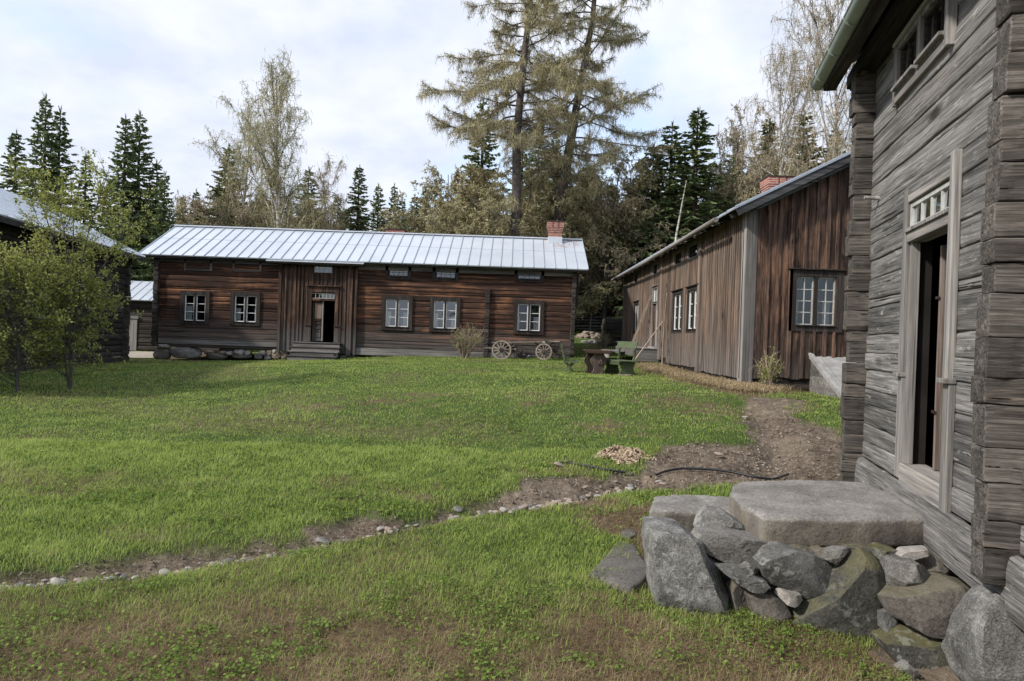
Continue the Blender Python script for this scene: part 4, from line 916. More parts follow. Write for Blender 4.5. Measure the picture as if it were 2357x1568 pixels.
g.obj('interior', M['dark'], house)
g = G()
Wl = Wall((HX0, 0), (0, 1), (-1, 0)); Wr = Wall((HX1, 0), (0, 1), (1, 0)); Wb = Wall((0, HY1), (1, 0), (0, 1))
for W_, s_ in ((Wl, 3), (Wr, 4)): log_wall(g, W_, HY0, HY1, HB, TOPZ, 18, [], seg=.6, seed=s_, jit=.03)
log_wall(g, Wb, HX0, HX1, HB, TOPZ, 18, [], seg=1., seed=5, jit=.03)
RZE, RZR, RYE, RYR = 4.66, 6.31, 28.4, 31.5
for xx in (HX0, HX1): g.add([(xx, HY0, TOPZ), (xx, HY1, TOPZ), (xx, RYR, 6.22)], [(0, 1, 2)])
g.obj('gable_wall', M['log_dark'], house, smooth=True)
g = G(); log_ends(g, W1, HX0-.02, HB-.02, TOPZ-.05, 18, w=.2, out=.17, seed=8); log_ends(g, Wl, HY0+.08, HB-.02, TOPZ-.05, 18, w=.2, out=.2, seed=7)
g.obj('log_ends', M['log_dark'], house, smooth=True); g = G()
log_ends(g, W1, HX1+.06, HB, TOPZ-.05, 18, w=.18, out=.16, seed=9)
g.obj('log_ends', M['log_dark'], house, smooth=True); g = G()
px_, _ = W1.sz('b', 1293, 1000); log_ends(g, W1, px_, HB, 3.72, 14, w=.2, out=.14, seed=10)
g.obj('log_ends', M['log_dark'], house, smooth=True)
# eave beam boards
g = G(); z = W1.sz('b', 1500, 560)[1]
W1.box(g, PX1+.02, HX1+.05, z-.12, TOPZ-.02, .04, .075, .7); W1.box(g, HX0+.02, PX0, 4.42, TOPZ-.02, .045, .07, .35)
z = W1.sz('a', 800, 1205)[1]; W1.box(g, HX0+.12, PX0-.01, z-.19, z, .05, .09, .8)
z = W1.sz('b', 700, 1325)[1]; W1.box(g, PX1+.02, px_+1.5, z-.17, z+.12, .045, .075, .8)
g.objs('trim_board', M['grey_x'], house, bevel=.004)
for i, (r_, cu, gl) in enumerate(zip(main_w, [[(0.02,.34,.58),(.88,.98,.56)], [(0.02,.26,.52),(.86,.98,.52)], [(0.0,.22,.56),(.74,.98,.54)], [(0.0,.18,.55),(.76,.98,.54)], [(0.0,.10,.54),(.72,.97,.52)]], ['glass','glass','glass_sky','glass_sky','glass'])):
    window(house, W1, r_, 1, 3, 2, case=.17, curtains=cu, glass=gl, mull=.07, fr=.04, mun=.024, proud=.075)
for r_ in up_w: window(house, W1, r_, 4, 2, 1, case=.13, sash_m='casing', glass='glass_sky', fr=.04, mun=.018, proud=.075)
for r_ in blind: window(house, W1, r_, 1, 1, 1, case=.08, case_m='grey_x', board='log', proud=.07, name='blind_window')
# boarded entrance bay
g = G(); cas = .16
o_ = [(door[0]-.03, door[1]+.03, HB-.2, tran[3]+.05), (upt[0]-.02, upt[1]+.02, upt[2]-.03, upt[3]+.02)]
board_wall(g, W1, PX0, PX1, HB-.03, lambda a: TOPZ-.05, o_, bw=.20, batten=.055, seed=4, off=.06)
g.obj('entrance_boarding', M['board_dark'], house)
g = G()
pr0, pr1 = W1.sz('a', 2105, 900)[0], W1.sz('a', 2188, 900)[0]
for a, w_ in ((PX0-.03, .11), (PX1-.08, .10)): W1.box(g, a, a+w_, HB-.1, TOPZ-.06, .06, .19, .6)
W1.box(g, pr0, pr0+.2, HB-.12, TOPZ-.12, .12, .21, .8)
g.objs('corner_board', M['board_dark'], house, bevel=.005)
g = G()
def WB(a0, a1, z0, z1, o0, o1, r=.5): W1.box(g, a0, a1, z0, z1, o0, o1, r)
ld = door[0]-.17; rd = door[1]+.02
zmid = W1.sz('l', 560, 940)[1]
WB(ld, door[0]-.01, zmid, tran[3]+.28, .085, .13); WB(rd, door[1]+.16, zmid, tran[3]+.28, .085, .13)
WB(ld-.08, door[0]-.01, door[2]-.02, zmid-.03, .085, .14, .8); WB(rd, door[1]+.22, door[2]-.02, zmid-.03, .085, .14, .8)
WB(ld-.1, door[0]+.02, zmid-.028, zmid, .085, .19); WB(rd-.02, door[1]+.25, zmid-.028, zmid, .085, .19)
WB(door[0]-.008, door[1]+.018, tran[3]+.04, tran[3]+.28, .085, .125); WB(ld-.08, door[1]+.22, tran[3]+.282, tran[3]+.33, .085, .21)
WB(door[0]-.008, door[1]+.018, door[3]+.005, tran[2]-.005, .05, .12)
g.objs('door_casing', M['board_dark'], house, bevel=.004)
window(house, W1, tran, 6, 1, 1, case=.03, case_m='board_dark', sash_m='greywhite', glass='glass_sky', fr=.025, mun=.02, proud=.09, depth=-.02, name='transom_window')
window(house, W1, upt, 4, 2, 1, case=.07, case_m='board_dark', sash_m='greywhite', glass='glass_sky', fr=.02, mun=.018, proud=.10, depth=-.02, name='upper_window')
dl0, dl1 = door[0]+.02, W1.sz('l', 762, 900)[0]; g = G(); dz0, dz1 = door[2]+.02, door[3]-.01
def DB(a0, a1, z0, z1, o0, o1, r=.5): W1.box(g, a0, a1, z0, z1, o0, o1, r)
DB(dl0, dl1, dz0, dz1, -.04, -.005, .2); hh = dz1-dz0
DB(dl0, dl0+.09, dz0, dz1, -.004, .02, .3); DB(dl1-.07, dl1, dz0, dz1, -.004, .02, .3)
for za, zb in ((0, .06), (.30, .345), (.42, .46), (.50, .545), (.95, 1)): DB(dl0+.092, dl1-.072, dz0+hh*za, dz0+hh*zb, -.004, .018, .3)
DB(dl0+.13, dl1-.11, dz0+hh*.09, dz0+hh*.27, -.004, .012, .9)
o = g.obj('door', M['board_dark'], house, bevel=.004)
g = G(); g.bar(W1.p(dl1-.06, dz0+.95, .02), W1.p(dl1-.06, dz0+1.08, .02), .02, .03, up=(0,1,0)); h_ = g.obj('handle', M['iron'], house); h_.parent = o
g = G(); g.box(dl0+.1, dl1-.08, HY0-.002-.0045, HY0-.0025, dz0+hh*.56, dz0+hh*.94); pn = g.obj('door_panel', M['board'], house); pn.parent = o
g = G(); DB(W1.sz('l', 742, 1050)[0], W1.sz('l', 752, 1050)[0]+.01, dz0, dz1, -.10, .03, .9); s_ = g.obj('door_edge', M['grey_v'], house)
# flat little canopy strip over the entrance
ca, cz0 = W1.sz('l', 45, 130, .55); cb, cz1 = W1.sz('l', 1270, 185, .55); g = G(); cz = (cz0+cz1)/2
g.add([W1.p(ca, cz, .58), W1.p(cb, cz, .58), W1.p(cb, cz+.12, .02), W1.p(ca, cz+.12, .02)]+[W1.p(ca, cz+.03, .58), W1.p(cb, cz+.03, .58), W1.p(cb, cz+.15, .02), W1.p(ca, cz+.15, .02)], [(3,2,1,0),(4,5,6,7),(0,1,5,4),(1,2,6,5),(2,3,7,6),(3,0,4,7)])
cp = g.obj('canopy', M['roof'], house)
g = G(); W1.box(g, ca+.03, cb-.03, cz-.06, cz-.002, .10, .53); q_ = g.obj('canopy_board', M['log_dark'], house); q_.parent = cp
g = G(); g.bar(W1.p(ca+.5, cz-.05, .42), W1.p(cb-.4, cz-.05, .42), .07, .09)
for q in (.14, .86):
    a = ca+(cb-ca)*q; g.bar(W1.p(a, cz-.04, .5), W1.p(a, cz-.3, .06), .05, .06, up=(1,0,0))
b_ = g.obj('bracket', M['log_dark'], house); b_.parent = cp
# roof
sl_ = (RZR-RZE)/(RYR-RYE); RX0, RX1 = -15.66, 3.07
_rp = P(*C('b', 1975, 262), 31.3); M['roof_rust'] = roofmat('galvanised_roof_with_rust', (_rp.x+.15, 31.2, 6.2))
seam_roof(house, (RX0, RYE, RZE), (RX1, RYE, RZE), (RX0, RYR, RZR), (RX1, RYR, RZR), 'roof_rust', pitch=.455)
seam_roof(house, (RX0, RYR*2-RYE, RZE), (RX1, RYR*2-RYE, RZE), (RX0, RYR+.002, RZR), (RX1, RYR+.002, RZR), 'roof', pitch=.6)
g = G(); g.bar((RX0, RYR, RZR+.03), (RX1, RYR, RZR+.03), .22, .05); g.obj('ridge_cap', M['roof'], house)
g = G()
for xx in (RX0+.03, RX1-.03):
    g.bar((xx, RYE+.02, RZE-.09), (xx, RYR-.02, RZR-.09), .05, .14); g.bar((xx, RYR*2-RYE-.02, RZE-.09), (xx, RYR+.02, RZR-.09), .05, .14)
g.box(RX0+.1, RX1-.1, RYE+.10, RYE+.14, RZE-.12, RZE+.0)
g.objs('bargeboard', M['log_dark'], house)
g = G()
n_ = np.array([0, -sl_, 1]); 
for x in np.arange(RX0+.3, RX1, .9): g.bar((x, RYE+.08, RZE-.12+.08*sl_), (x, HY0+.1, RZE-.12+(HY0+.1-RYE)*sl_), .09, .12)
g.obj('rafter_end', M['log_dark'], house)
c1 = P(*C('b', 1934, 165), 31.3); chimney(house, c1.x, 31.3, 6.0, P(*C('b', 1945, 85), 31.2).z, .58, .5)
c2 = P(*C('b', 407, 180), 32.6); chimney(house, c2.x, 33.4, 5.2, P(*C('b', 405, 156), 33.2).z, .9, .6, flare=False)
g = G(); g.box(c1.x-.32, c1.x+.32, 31.02, 31.6, 6.05, 6.36); g.obj('chimney_flashing', M['roof'], house)
# plank downpipe box at the right corner
a0, z0_ = W1.sz('b', 2122, 885); g = G(); W1.box(g, a0-.03, a0+.14, z0_, 4.55, -.35, -.2); g.obj('downpipe_box', M['log_dark'], house, bevel=.01)
# footing: stones under the sill
fst = [(270,1240,425,1275,'st_pale'),(255,1275,410,1385,'st_brown'),(412,1266,718,1372,'st_grey'),(720,1296,830,1335,'st_tan'),(725,1325,960,1378,'st_brown'),(880,1305,950,1332,'st_tan'),(950,1305,1003,1340,'st_pale'),(1010,1288,1125,1338,'st_pale'),(1118,1300,1175,1338,'st_pale'),(985,1340,1190,1372,'st_brown'),
       (1212,1328,1295,1380,'st_grey'),(1258,1302,1325,1350,'st_pale'),(1322,1298,1395,1345,'st_tan'),(1300,1348,1380,1382,'st_grey'),(1385,1290,1430,1325,'st_pale'),(1378,1310,1458,1380,'st_tan'),(1458,1282,1545,1312,'st_pale'),(1455,1315,1545,1385,'st_tan'),(1995,1345,2205,1392,'st_brown')]
fs2 = [(220,1358,330,1388,'st_grey'),(300,1362,372,1392,'st_grey'),(465,1372,530,1392,'st_pale'),(528,1370,575,1392,'st_grey'),(565,1362,590,1384,'st_pale'),(598,1356,740,1390,'st_pale'),(130,1370,215,1394,'st_brown'),(380,1372,460,1394,'st_brown'),(745,1372,860,1394,'st_brown'),(1620,1332,1662,1365,'st_pale'),(1662,1338,1705,1372,'st_pale'),(1700,1345,1755,1375,'st_pale'),(1330,1345,1400,1390,'st_brown'),(1430,1352,1500,1385,'st_grey'),(1900,1330,1960,1365,'st_brown'),(1960,1330,2030,1372,'st_brown')]
sd_ = 0; FS = []
for z_, lst in (('a', fst), ('b', fs2)):
    for x0, y0, x1, y1, mt in lst:
        a0, a1, q0, q1 = W1.rect(z_, x0, y0, x1, y1+6, .05); an = np.linspace(0, 2*math.pi, 15)[:-1]; g = G()
        pts = [W1.p((a0+a1)/2+(a1-a0)/2*math.copysign(abs(math.cos(t))**.6, math.cos(t)), (q0+q1)/2+(q1-q0)/2*math.copysign(abs(math.sin(t))**.6, math.sin(t)), -.12) for t in an]
        rock_geo(g, pts, (0,1,0), .55, .4, .09, sd_+70, M_=24, K=11); sd_ += 1
        big = (x1-x0) > 140
        big = (x1-x0) > 140; FS.append((z_, x0, big, tag(g.obj('footing_stone', M[mt], smooth=True), 'x', 'stone', 'footing stones of the log house')))
for zz_ in 'ab':
    for j_, q_ in enumerate(sorted([q for q in FS if q[0] == zz_], key=lambda q: q[1])): q_[3]['label'] = ordinal(j_)+(' footing stone under the log house, counted from its left corner' if zz_ == 'a' else ' footing stone under the log house, counted rightwards from the steps')+(', a wide one' if q_[2] else '')
# wooden steps
st = thing('wooden_steps', 'four grey plank steps in front of the open entrance of the log house', 'steps', (W1.rect('a',1575,1218,2060,1250)[0]+1, 28.2, .6))
for i, (x0, x1, yt) in enumerate([(368,975,1148),(340,970,1205),(322,948,1262),(290,930,1318)]):
    of = .45+.27*i; a0, zt = W1.sz('l', (x0+x1)/2, yt+10, of); a0 = W1.sz('l', x0, yt, of)[0]; a1 = W1.sz('l', x1, yt+20, of)[0]
    g = G(); W1.box(g, a0, a1, zt-.04, zt, of-.34, of+.02); o = g.obj('tread', M['grey_x'], st, bevel=.006)
    g = G(); W1.box(g, a0+.05, a1-.03, zt-.21, zt-.042, of-.05, of-.02); o = g.obj('riser', M['grey_x'], st)
g = G()
for s_ in (0, 1):
    a = W1.sz('l', 345 if s_ == 0 else 935, 1250, .6)[0]
    W1.box(g, a-.02, a+.03, .45, .80, .1, 1.1)
g.obj('stringer', M['log_dark'], st)

# ---------------------------------------------------------------- 2. board-and-batten house on the right
X2 = 5.5; Y2a, Y2b = 16.0, 33.4
W2 = Wall((X2, 0), (0, 1), (-1, 0)); W2g = Wall((0, Y2a), (1, 0), (0, -1))
h2 = thing('boarded_farmhouse', 'brown house clad in upright boards and battens, seen end-on at the right', 'house', (X2+3.5, Y2a, .8))
EZ = 5.02; X2r = 12.6; PIT = .52; RXm = (X2+X2r)/2; RZ2 = EZ+(RXm-X2)*PIT
def w2r(x0, y0, x1, y1, k='d'):
    a0, a1, z0, z1 = W2.rect(k, x0, y0, x1, y1); return a0, a1, z0, z1
def from_corners(a0, a1, z0, z1): return (a0, a1, z0, z1)
wA = (19.98, 21.15, 2.16, 3.33); wB = (21.9, 23.05, 2.16, 3.33); wF = (29.45, 30.4, 2.2, 3.36)
ya, yb = W2.sz('m', 675, 900)[0], W2.sz('m', 612, 900)[0]; ydoor0, ydoor1 = min(ya, yb), max(ya, yb)
dr = (ydoor0+.1, ydoor1-.1, 1.55, 3.15); tr2 = (ydoor0+.1, ydoor1-.1, 3.28, 3.78)
ups = []
for (x0, y0, x1, y1, k) in [(520,600,578,655,'d'),(440,645,484,695,'d'),(630,130,688,235,'m'),(413,280,455,360,'m')]:
    a0, a1 = W2.sz(k, x1, (y0+y1)/2)[0], W2.sz(k, x0, (y0+y1)/2)[0]; zt = W2.sz(k, (x0+x1)/2, y0)[1]; ups.append((a0+.05, a1-.05, 4.32, 4.72))
ops2 = [(o[0]-.1, o[1]+.1, o[2]-.12, o[3]+.12) for o in (wA, wB, wF)]+[(dr[0]-.08, dr[1]+.08, 1.3, tr2[3]+.1)]+[(o[0]-.05, o[1]+.05, o[2]-.05, o[3]+.05) for o in ups]
g = G()
def btm(a): return float(np.interp(a, [16, 20, 25, 33.4], [.93, .96, 1.15, 1.5]))
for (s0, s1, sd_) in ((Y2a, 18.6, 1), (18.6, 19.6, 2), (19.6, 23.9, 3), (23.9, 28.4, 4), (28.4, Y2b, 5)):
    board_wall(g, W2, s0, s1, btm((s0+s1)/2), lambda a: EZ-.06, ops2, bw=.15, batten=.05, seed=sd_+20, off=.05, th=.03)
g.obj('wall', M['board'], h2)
g = G()
gq = G()
for px0, w_ in (((585, 1000), .24), ((362, 1000), .26)):
    a = W2.sz('d', *px0)[0]; W2.box(gq, a-.12, a-.12+w_, btm(a)-.05, EZ-.1, .05, .15, .9)
gq.objs('wall_post', M['board'], h2, bevel=.006)
W2.box(g, Y2a-.05, Y2a+.24, .76, EZ-.12, .03, .12, .95); W2g.box(g, X2-.12, X2+.13, .74, EZ-.15, .055, .10, .0)
W2.box(g, Y2b-.3, Y2b+.02, 1.4, EZ-.1, .03, .14, .2)
g.objs('corner_board', M['grey_v'], h2, bevel=.006)
gw = W2g.rect('d', 1108, 797, 1332, 1072); gs = W2g.rect('d', 1437, 430, 1600, 510)
g = G(); gtop = lambda a: EZ-.03+(a-X2)*PIT if a < RXm else EZ-.03+(X2r-a)*PIT
ghb = 1.02
og = [(gw[0]-.12, gw[1]+.12, gw[2]-.14, gw[3]+.14), (gs[0]-.04, gs[1]+.04, gs[2]-.04, gs[3]+.04)]
board_wall(g, W2g, X2+.13, X2r, .98, gtop, og, bw=.27, batten=.075, seed=40, off=.05, th=.03, z0j=.06)
g.obj('gable_boarding', M['gable_board'], h2)
g = G(); log_wall(g, W2g, X2+.1, X2r, .45, 1.1, 3, [], bulge=.05, seg=.5, seed=44); log_wall(g, Wall((X2, 0), (0, 1), (-1, 0)), Y2a, Y2b, .35, 1.3, 4, [], seg=.8, seed=45)
g.obj('foundation_log', M['log_dark'], h2, smooth=True)
g = G(); back_wall(g, W2, Y2a, Y2b, .4, EZ, [wA, wB, wF, dr, tr2]+ups, .045); back_wall(g, W2g, X2, X2r, .4, EZ, [gw, gs], .045)
g.quads([[(X2, Y2a-.04, EZ), (X2r, Y2a-.04, EZ), (RXm, Y2a-.04, RZ2), (RXm, Y2a-.04, RZ2)]])
g.quads([[(X2r, Y2a, .4), (X2r, Y2b, .4), (X2r, Y2b, EZ), (X2r, Y2a, EZ)], [(X2, Y2b, .4), (X2r, Y2b, .4), (X2r, Y2b, EZ), (X2, Y2b, EZ)]])
g.add([(X2, Y2b, EZ), (X2r, Y2b, EZ), (RXm, Y2b, RZ2)], [(0,1,2)])
g.box(X2+.05, X2r-.02, Y2a, Y2b-.02, 1.45, 1.5); g.box(X2+.05, X2r-.02, Y2a, Y2b-.02, 3.9, 3.95)
for yy in (19.2, 24.5, 28.6): g.box(X2+.05, X2r-.02, yy, yy+.1, 1.51, 3.89)
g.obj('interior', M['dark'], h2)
def win2(r_, cu): return window(h2, W2, r_, 1, 3, 2, case=.13, curtains=cu, mull=.05, fr=.035, mun=.024, proud=.11, depth=0., glass='glass', head=True)
win2(wA, [(.02,.25,.98)]); win2(wB, [(.02,.25,.98)]); win2(wF, [])
window(h2, W2g, gw, 2, 4, 2, case=.17, curtains=[(.0,.16,.52),(.78,.98,.5)], mull=.09, fr=.03, mun=.02, proud=.12, depth=0., glass='glass', sash_m='greywhite', head=True, label='gable window of eight panes a side')
window(h2, W2g, gs, 2, 2, 1, case=.05, proud=.10, depth=0., glass='glass_sky', name='attic_window')
for r_ in ups: window(h2, W2, r_, 4, 1, 1, case=.08, sash_m='casing', case_m='grey_v', glass='glass', proud=.11, depth=0., name='upper_window')
window(h2, W2, tr2, 2, 1, 1, case=.09, case_m='grey_v', proud=.11, depth=0., glass='glass_sky', name='transom_window', head=True)
g = G()
for a in (dr[0]-.12, dr[1]): W2.box(g, a, a+.12, 1.5, tr2[2]-.1, .05, .12, .8)
W2.box(g, dr[0]-.3, dr[0]-.2, 1.4, 2.9, .08, .13, .9); W2.box(g, dr[0]-.15, dr[1]+.15, 1.45, 1.56, .05, .2, .95)
g.objs('door_casing', M['grey_v'], h2, bevel=.004)
g = G(); W2.box(g, dr[0]+.35, dr[1]-.01, 1.57, dr[3], -.02, .03); o = g.obj('door', M['board_dark'], h2)
# roof
seam_roof(h2, (X2-.55, Y2a-.55, EZ-.55*PIT+.1), (X2-.55, Y2b+.5, EZ-.55*PIT+.1), (RXm, Y2a-.55, RZ2+.1), (RXm, Y2b+.5, RZ2+.1), 'roof', pitch=.6, th=.03)
seam_roof(h2, (X2r+.55, Y2a-.55, EZ-.55*PIT+.1), (X2r+.55, Y2b+.5, EZ-.55*PIT+.1), (RXm, Y2a-.55, RZ2+.102), (RXm, Y2b+.5, RZ2+.102), 'roof', pitch=.6, th=.03)
g = G(); u_ = .0
for sg, xe in ((1, X2-.5), (-1, X2r+.5)):
    g.bar((xe, Y2a-.5, EZ-.5*PIT-.02), (RXm-sg*.01, Y2a-.5, RZ2+sg*0-.02+.0), .05, .20)
    g.bar((xe+sg*.35, Y2a-.43, EZ-.15*PIT-.14), (RXm-sg*.01, Y2a-.43, RZ2-.14), .08, .12)
    g.bar((xe, Y2b+.44, EZ-.5*PIT-.02), (RXm-sg*.01, Y2b+.44, RZ2-.02), .05, .20)
g.objs('rake_board', M['rake'], h2, bevel=.01)
g = G(); yy = Y2a-.4
while yy < Y2b+.4:
    g.add([(X2-.5, yy, EZ-.5*PIT+.02), (X2+.1, yy, EZ+.1*PIT+.02), (X2+.1, yy+.2, EZ+.1*PIT+.02), (X2-.5, yy+.2, EZ-.5*PIT+.02)], [(0,1,2,3)]); yy += .202
g.quads([[(X2, Y2a-.5, EZ-.05), (RXm, Y2a-.5, RZ2-.05), (RXm, Y2a+.05, RZ2-.05), (X2, Y2a+.05, EZ-.05)]])
for y in np.arange(Y2a, Y2b, 1.1): g.bar((X2-.48, y, EZ-.48*PIT-.05), (X2+.1, y, EZ+.1*PIT-.05), .08, .1)
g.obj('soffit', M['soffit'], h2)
g = G(); gp = [(X2-.62, y, EZ-.55*PIT+.0-.03*math.sin(y*.3)) for y in np.linspace(Y2a+.7, Y2b+.6, 30)]; g.tube(gp, .065, 8)
for y in np.arange(Y2a+1, Y2b, 1.6): g.bar((X2-.63, y, EZ-.55*PIT-.08), (X2-.2, y, EZ-.3*PIT-.02), .03, .03)
g.obj('gutter', M['gutter_wood'], h2, smooth=True)
chimney(h2, 9.0, 23.6, 6.0, P(*C('d', 1000, 212), 23.1).z, .80, .62)
# porch deck and steps at its door
dk = thing('porch_deck', 'grey plank porch deck with a step below the side door of the boarded house', 'deck', (X2-.5, (dr[0]+dr[1])/2, 1.2))
g = G(); y0_, y1_ = W2.sz('d', 330, 1210)[0]-.4, 29.6
for i in range(6): g.box(X2-1.0+i*.163, X2-.845+i*.163, y0_, y1_, 1.47, 1.51)
g.obj('decking', M['grey_y'], dk, bevel=.004)
g = G(); g.box(X2-1.0, X2-.93, y0_+.02, y1_, 1.20, 1.465, .4); g.box(X2-.92, X2-.05, y0_+.03, y0_+.1, 1.0, 1.465, .6)
g.obj('skirt', M['grey_x'], dk, bevel=.004)
g = G(); g.box(X2-1.75, X2-1.05, 27.0, 28.6, 1.30, 1.36); g.box(X2-1.7, X2-1.62, 27.05, 28.55, 1.05, 1.30); o = g.obj('step', M['grey_y'], dk, bevel=.006)
# things leaning on that wall
def lean(name, lab, cat, x, yb, zb, yt, zt, r=.022, bow=.0, mat='pole', xo=.55):
    n = 12; t = np.linspace(0, 1, n); pts = np.stack([X2-xo+t*(xo-.13), yb+(yt-yb)*t+bow*np.sin(t*math.pi), zb+(zt-zb)*t], -1)
    g = G(); g.tube(pts, np.linspace(r, r*.7, n), 7); return tag(g.obj(name, M[mat], smooth=True), lab, cat)
yb1, zb1 = W2.sz('m', 708, 1290, .45); yt1, zt1 = W2.sz('m', 758, 490, .15)
lean('pole', 'long thin pale pole leaning upright on the boarded wall near the wide post', 'pole', 0, yb1, float(H(X2-.5, yb1)), yt1, zt1, .028, .12, xo=.45)
yb1, zb1 = W2.sz('m', 575, 1270, .6); yt1, zt1 = W2.sz('m', 712, 810, .15)
lean('pole', 'shorter pale pole leaning across the side doorway of the boarded house', 'pole', 0, yb1, float(H(X2-.6, yb1))+.0, yt1, zt1, .026, xo=1.25)
yb1, zb1 = W2.sz('m', 405, 1130, .6); yt1, zt1 = W2.sz('m', 585, 520, .15)
ldr = thing('ladder', 'slim wooden ladder leaning on the boarded wall left of the side door', 'ladder', (X2-.7, yb1, 1.5))
g = G(); A_ = np.array([X2-.75, yb1, 1.52]); B_ = np.array([X2-.13, yt1, zt1]); wd = np.array([.0, .30, 0]); 
for k in (0, 1):
    g = G(); g.bar(A_+wd*k, B_+wd*k*.8, .035, .05, up=(1,0,0)); g.obj('rail', M['pole'], ldr)
for t in np.linspace(.08, .93, 9):
    g = G(); q = A_+(B_-A_)*t; g.bar(q, q+wd*(1-.2*t), .025, .025, up=(1,0,.1)); g.obj('rung', M['pole'], ldr)
# sloping cellar hatch against the gable
ch = thing('cellar_hatch', 'cellar hatch with pale sloping plank lid against the boarded gable', 'hatch', (8, 15, .5))
A0 = P(*C('d', 1188, 1245), Y2a-.06); A1 = P(*C('d', 1398, 1512), 14.15); hx0, hx1 = A0.x, A0.x+2.1
zt_, zb_ = A0.z, A1.z; g = G(); nb = 8; wb_ = (hx1-hx0)/nb
for i in range(nb):
    x0, x1 = hx0+i*wb_+.006, hx0+(i+1)*wb_-.006; j = .012*(i % 2); q = [(x0, Y2a-.06, zt_+j), (x1, Y2a-.06, zt_+j), (x1, 14.15, zb_+j), (x0, 14.15, zb_+j)]
    g.add(q+[(a, b, c-.04) for a, b, c in q], [(0,1,2,3),(7,6,5,4),(0,4,5,1),(1,5,6,2),(2,6,7,3),(3,7,4,0)], random.random())
g.bar((hx0+.04, Y2a-.07, zt_+.05), (hx0+.04, 14.15, zb_+.05), .10, .05)
g.obj('lid', M['lid'], ch)
g = G(); n = 5
for i in range(n):
    z0_ = .35+i*.24; z1_ = z0_+.235
    if z0_ > zt_-.05: break
    fy = lambda z: 15.94-(zt_-.06-z)/(zt_-zb_)*(15.94-14.15)
    ye0, ye1 = (fy(min(z0_, zt_-.06)) if z0_ > zb_ else 14.2), (fy(min(z1_, zt_-.06)) if z1_ > zb_ else 14.2)
    ye0 = max(ye0, 14.2); ye1 = max(ye1, 14.2); z1_ = min(z1_, zt_-.06)
    for xa in (hx0+.05, hx1-.13):
        g.add([(xa, 15.94, z0_), (xa, ye0, z0_), (xa, ye1, z1_), (xa, 15.94, z1_)]+[(xa+.08, 15.94, z0_), (xa+.08, ye0, z0_), (xa+.08, ye1, z1_), (xa+.08, 15.94, z1_)], [(0,1,2,3),(7,6,5,4),(0,4,5,1),(1,5,6,2),(2,6,7,3),(3,7,4,0)], random.random())
SWL = [(v, f, r, i) for i, (v, f, r) in enumerate(zip(g.v, g.f, g.r))]
for par in (0, 1):
    g2 = G()
    for v, f, r, i in SWL:
        if i % 2 == par: g2.add(v, f-f.min(), r)
    g2.obj('side_wall', M['grey_x'], ch)

# ---------------------------------------------------------------- 3. the near grey log house
T3 = (math.sin(TH), math.cos(TH)); N3 = (-math.cos(TH), math.sin(TH)); W3 = Wall((3.15, 5.5), T3, N3)
h3 = thing('grey_log_house', 'near weathered grey log house with an open doorway at the right edge', 'house', (3.9, 4.5, .3))
S0, S1 = -4.9, 1.14
ZB, ZT = .345, 4.42
d_l = W3.sz('g', 347, 700, .03)[0]; d_r = W3.sz('g', 522, 700, .05)[0]
dzb = (W3.sz('g', 305, 1050)[1]+W3.sz('g', 505, 1128)[1])/2; dzt = W3.sz('z', 2085, 548)[1]
dop = (min(d_l, d_r), max(d_l, d_r), .82, 2.58)
jl, jr = dop[1], dop[0]                        # far (left in view) and near (right in view) edges
tr3z0, tr3z1 = 2.66, 2.86
uw = (W3.sz('q', 1290, 200)[0], W3.sz('q', 660, 800)[0], 3.92, 4.25)
opn = (dop[0], dop[1], .82, tr3z1+.02); xs = W3.sz('g', 780, 700)[0]
g = G(); sill = ZB+.33
log_wall(g, W3, S0, S1, sill, ZT, 22, [opn, uw], bulge=.004, seg=.05, jit=.028, amp=.012, seed=31, groove=.016, tn=11, hvar=.2)
g.obj('wall', M['near_log'], h3, smooth=True)
g = G(); log_wall(g, W3, S0, S1+.06, ZB, sill-.002, 1, [], bulge=.02, seg=.05, jit=.02, amp=.02, seed=33, off=.05, tn=10)
W3.box(g, S0, S1+.05, ZB-.001, ZB+.02, -.18, .045); o = g.obj('sill_beam', M['near_log'], h3, smooth=False)
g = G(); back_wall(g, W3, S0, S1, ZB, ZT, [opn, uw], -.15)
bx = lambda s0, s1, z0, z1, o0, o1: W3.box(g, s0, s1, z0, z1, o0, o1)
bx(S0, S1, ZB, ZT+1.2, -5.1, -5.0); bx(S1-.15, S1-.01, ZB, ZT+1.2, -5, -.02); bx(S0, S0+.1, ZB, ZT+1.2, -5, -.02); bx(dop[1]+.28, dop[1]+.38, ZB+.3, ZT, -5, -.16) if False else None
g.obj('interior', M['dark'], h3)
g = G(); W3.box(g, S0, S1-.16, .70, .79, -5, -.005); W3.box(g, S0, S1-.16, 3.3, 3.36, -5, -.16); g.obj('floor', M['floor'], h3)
# corner and cross-wall log ends
Wn = W3
g = G(); log_ends(g, W3, S1+.055, ZB+.0, ZT-.02, 23, w=.17, out=.17, seed=41, rx=.006)
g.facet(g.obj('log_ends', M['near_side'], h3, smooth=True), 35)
g = G(); a0x = W3.sz('g', 700, 700, .17)[0]
log_ends(g, W3, a0x-.02, ZB+.16, 3.05, 14, w=.18, out=.17, seed=43, rx=.007); log_ends(g, W3, a0x-.05, 3.06, 3.95, 5, w=.18, out=.15, seed=46, rx=.007)
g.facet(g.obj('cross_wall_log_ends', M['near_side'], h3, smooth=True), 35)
# the far gable wall of that house
Wf = Wall(tuple(W3.p(S1, 0)[:2]), (math.cos(TH), -math.sin(TH)), (math.sin(TH), math.cos(TH))); g = G(); log_wall(g, Wf, 0, 5, ZB, ZT, 20, [], seg=.3, seed=47); g.obj('gable_wall', M['near_log'], h3, smooth=True)
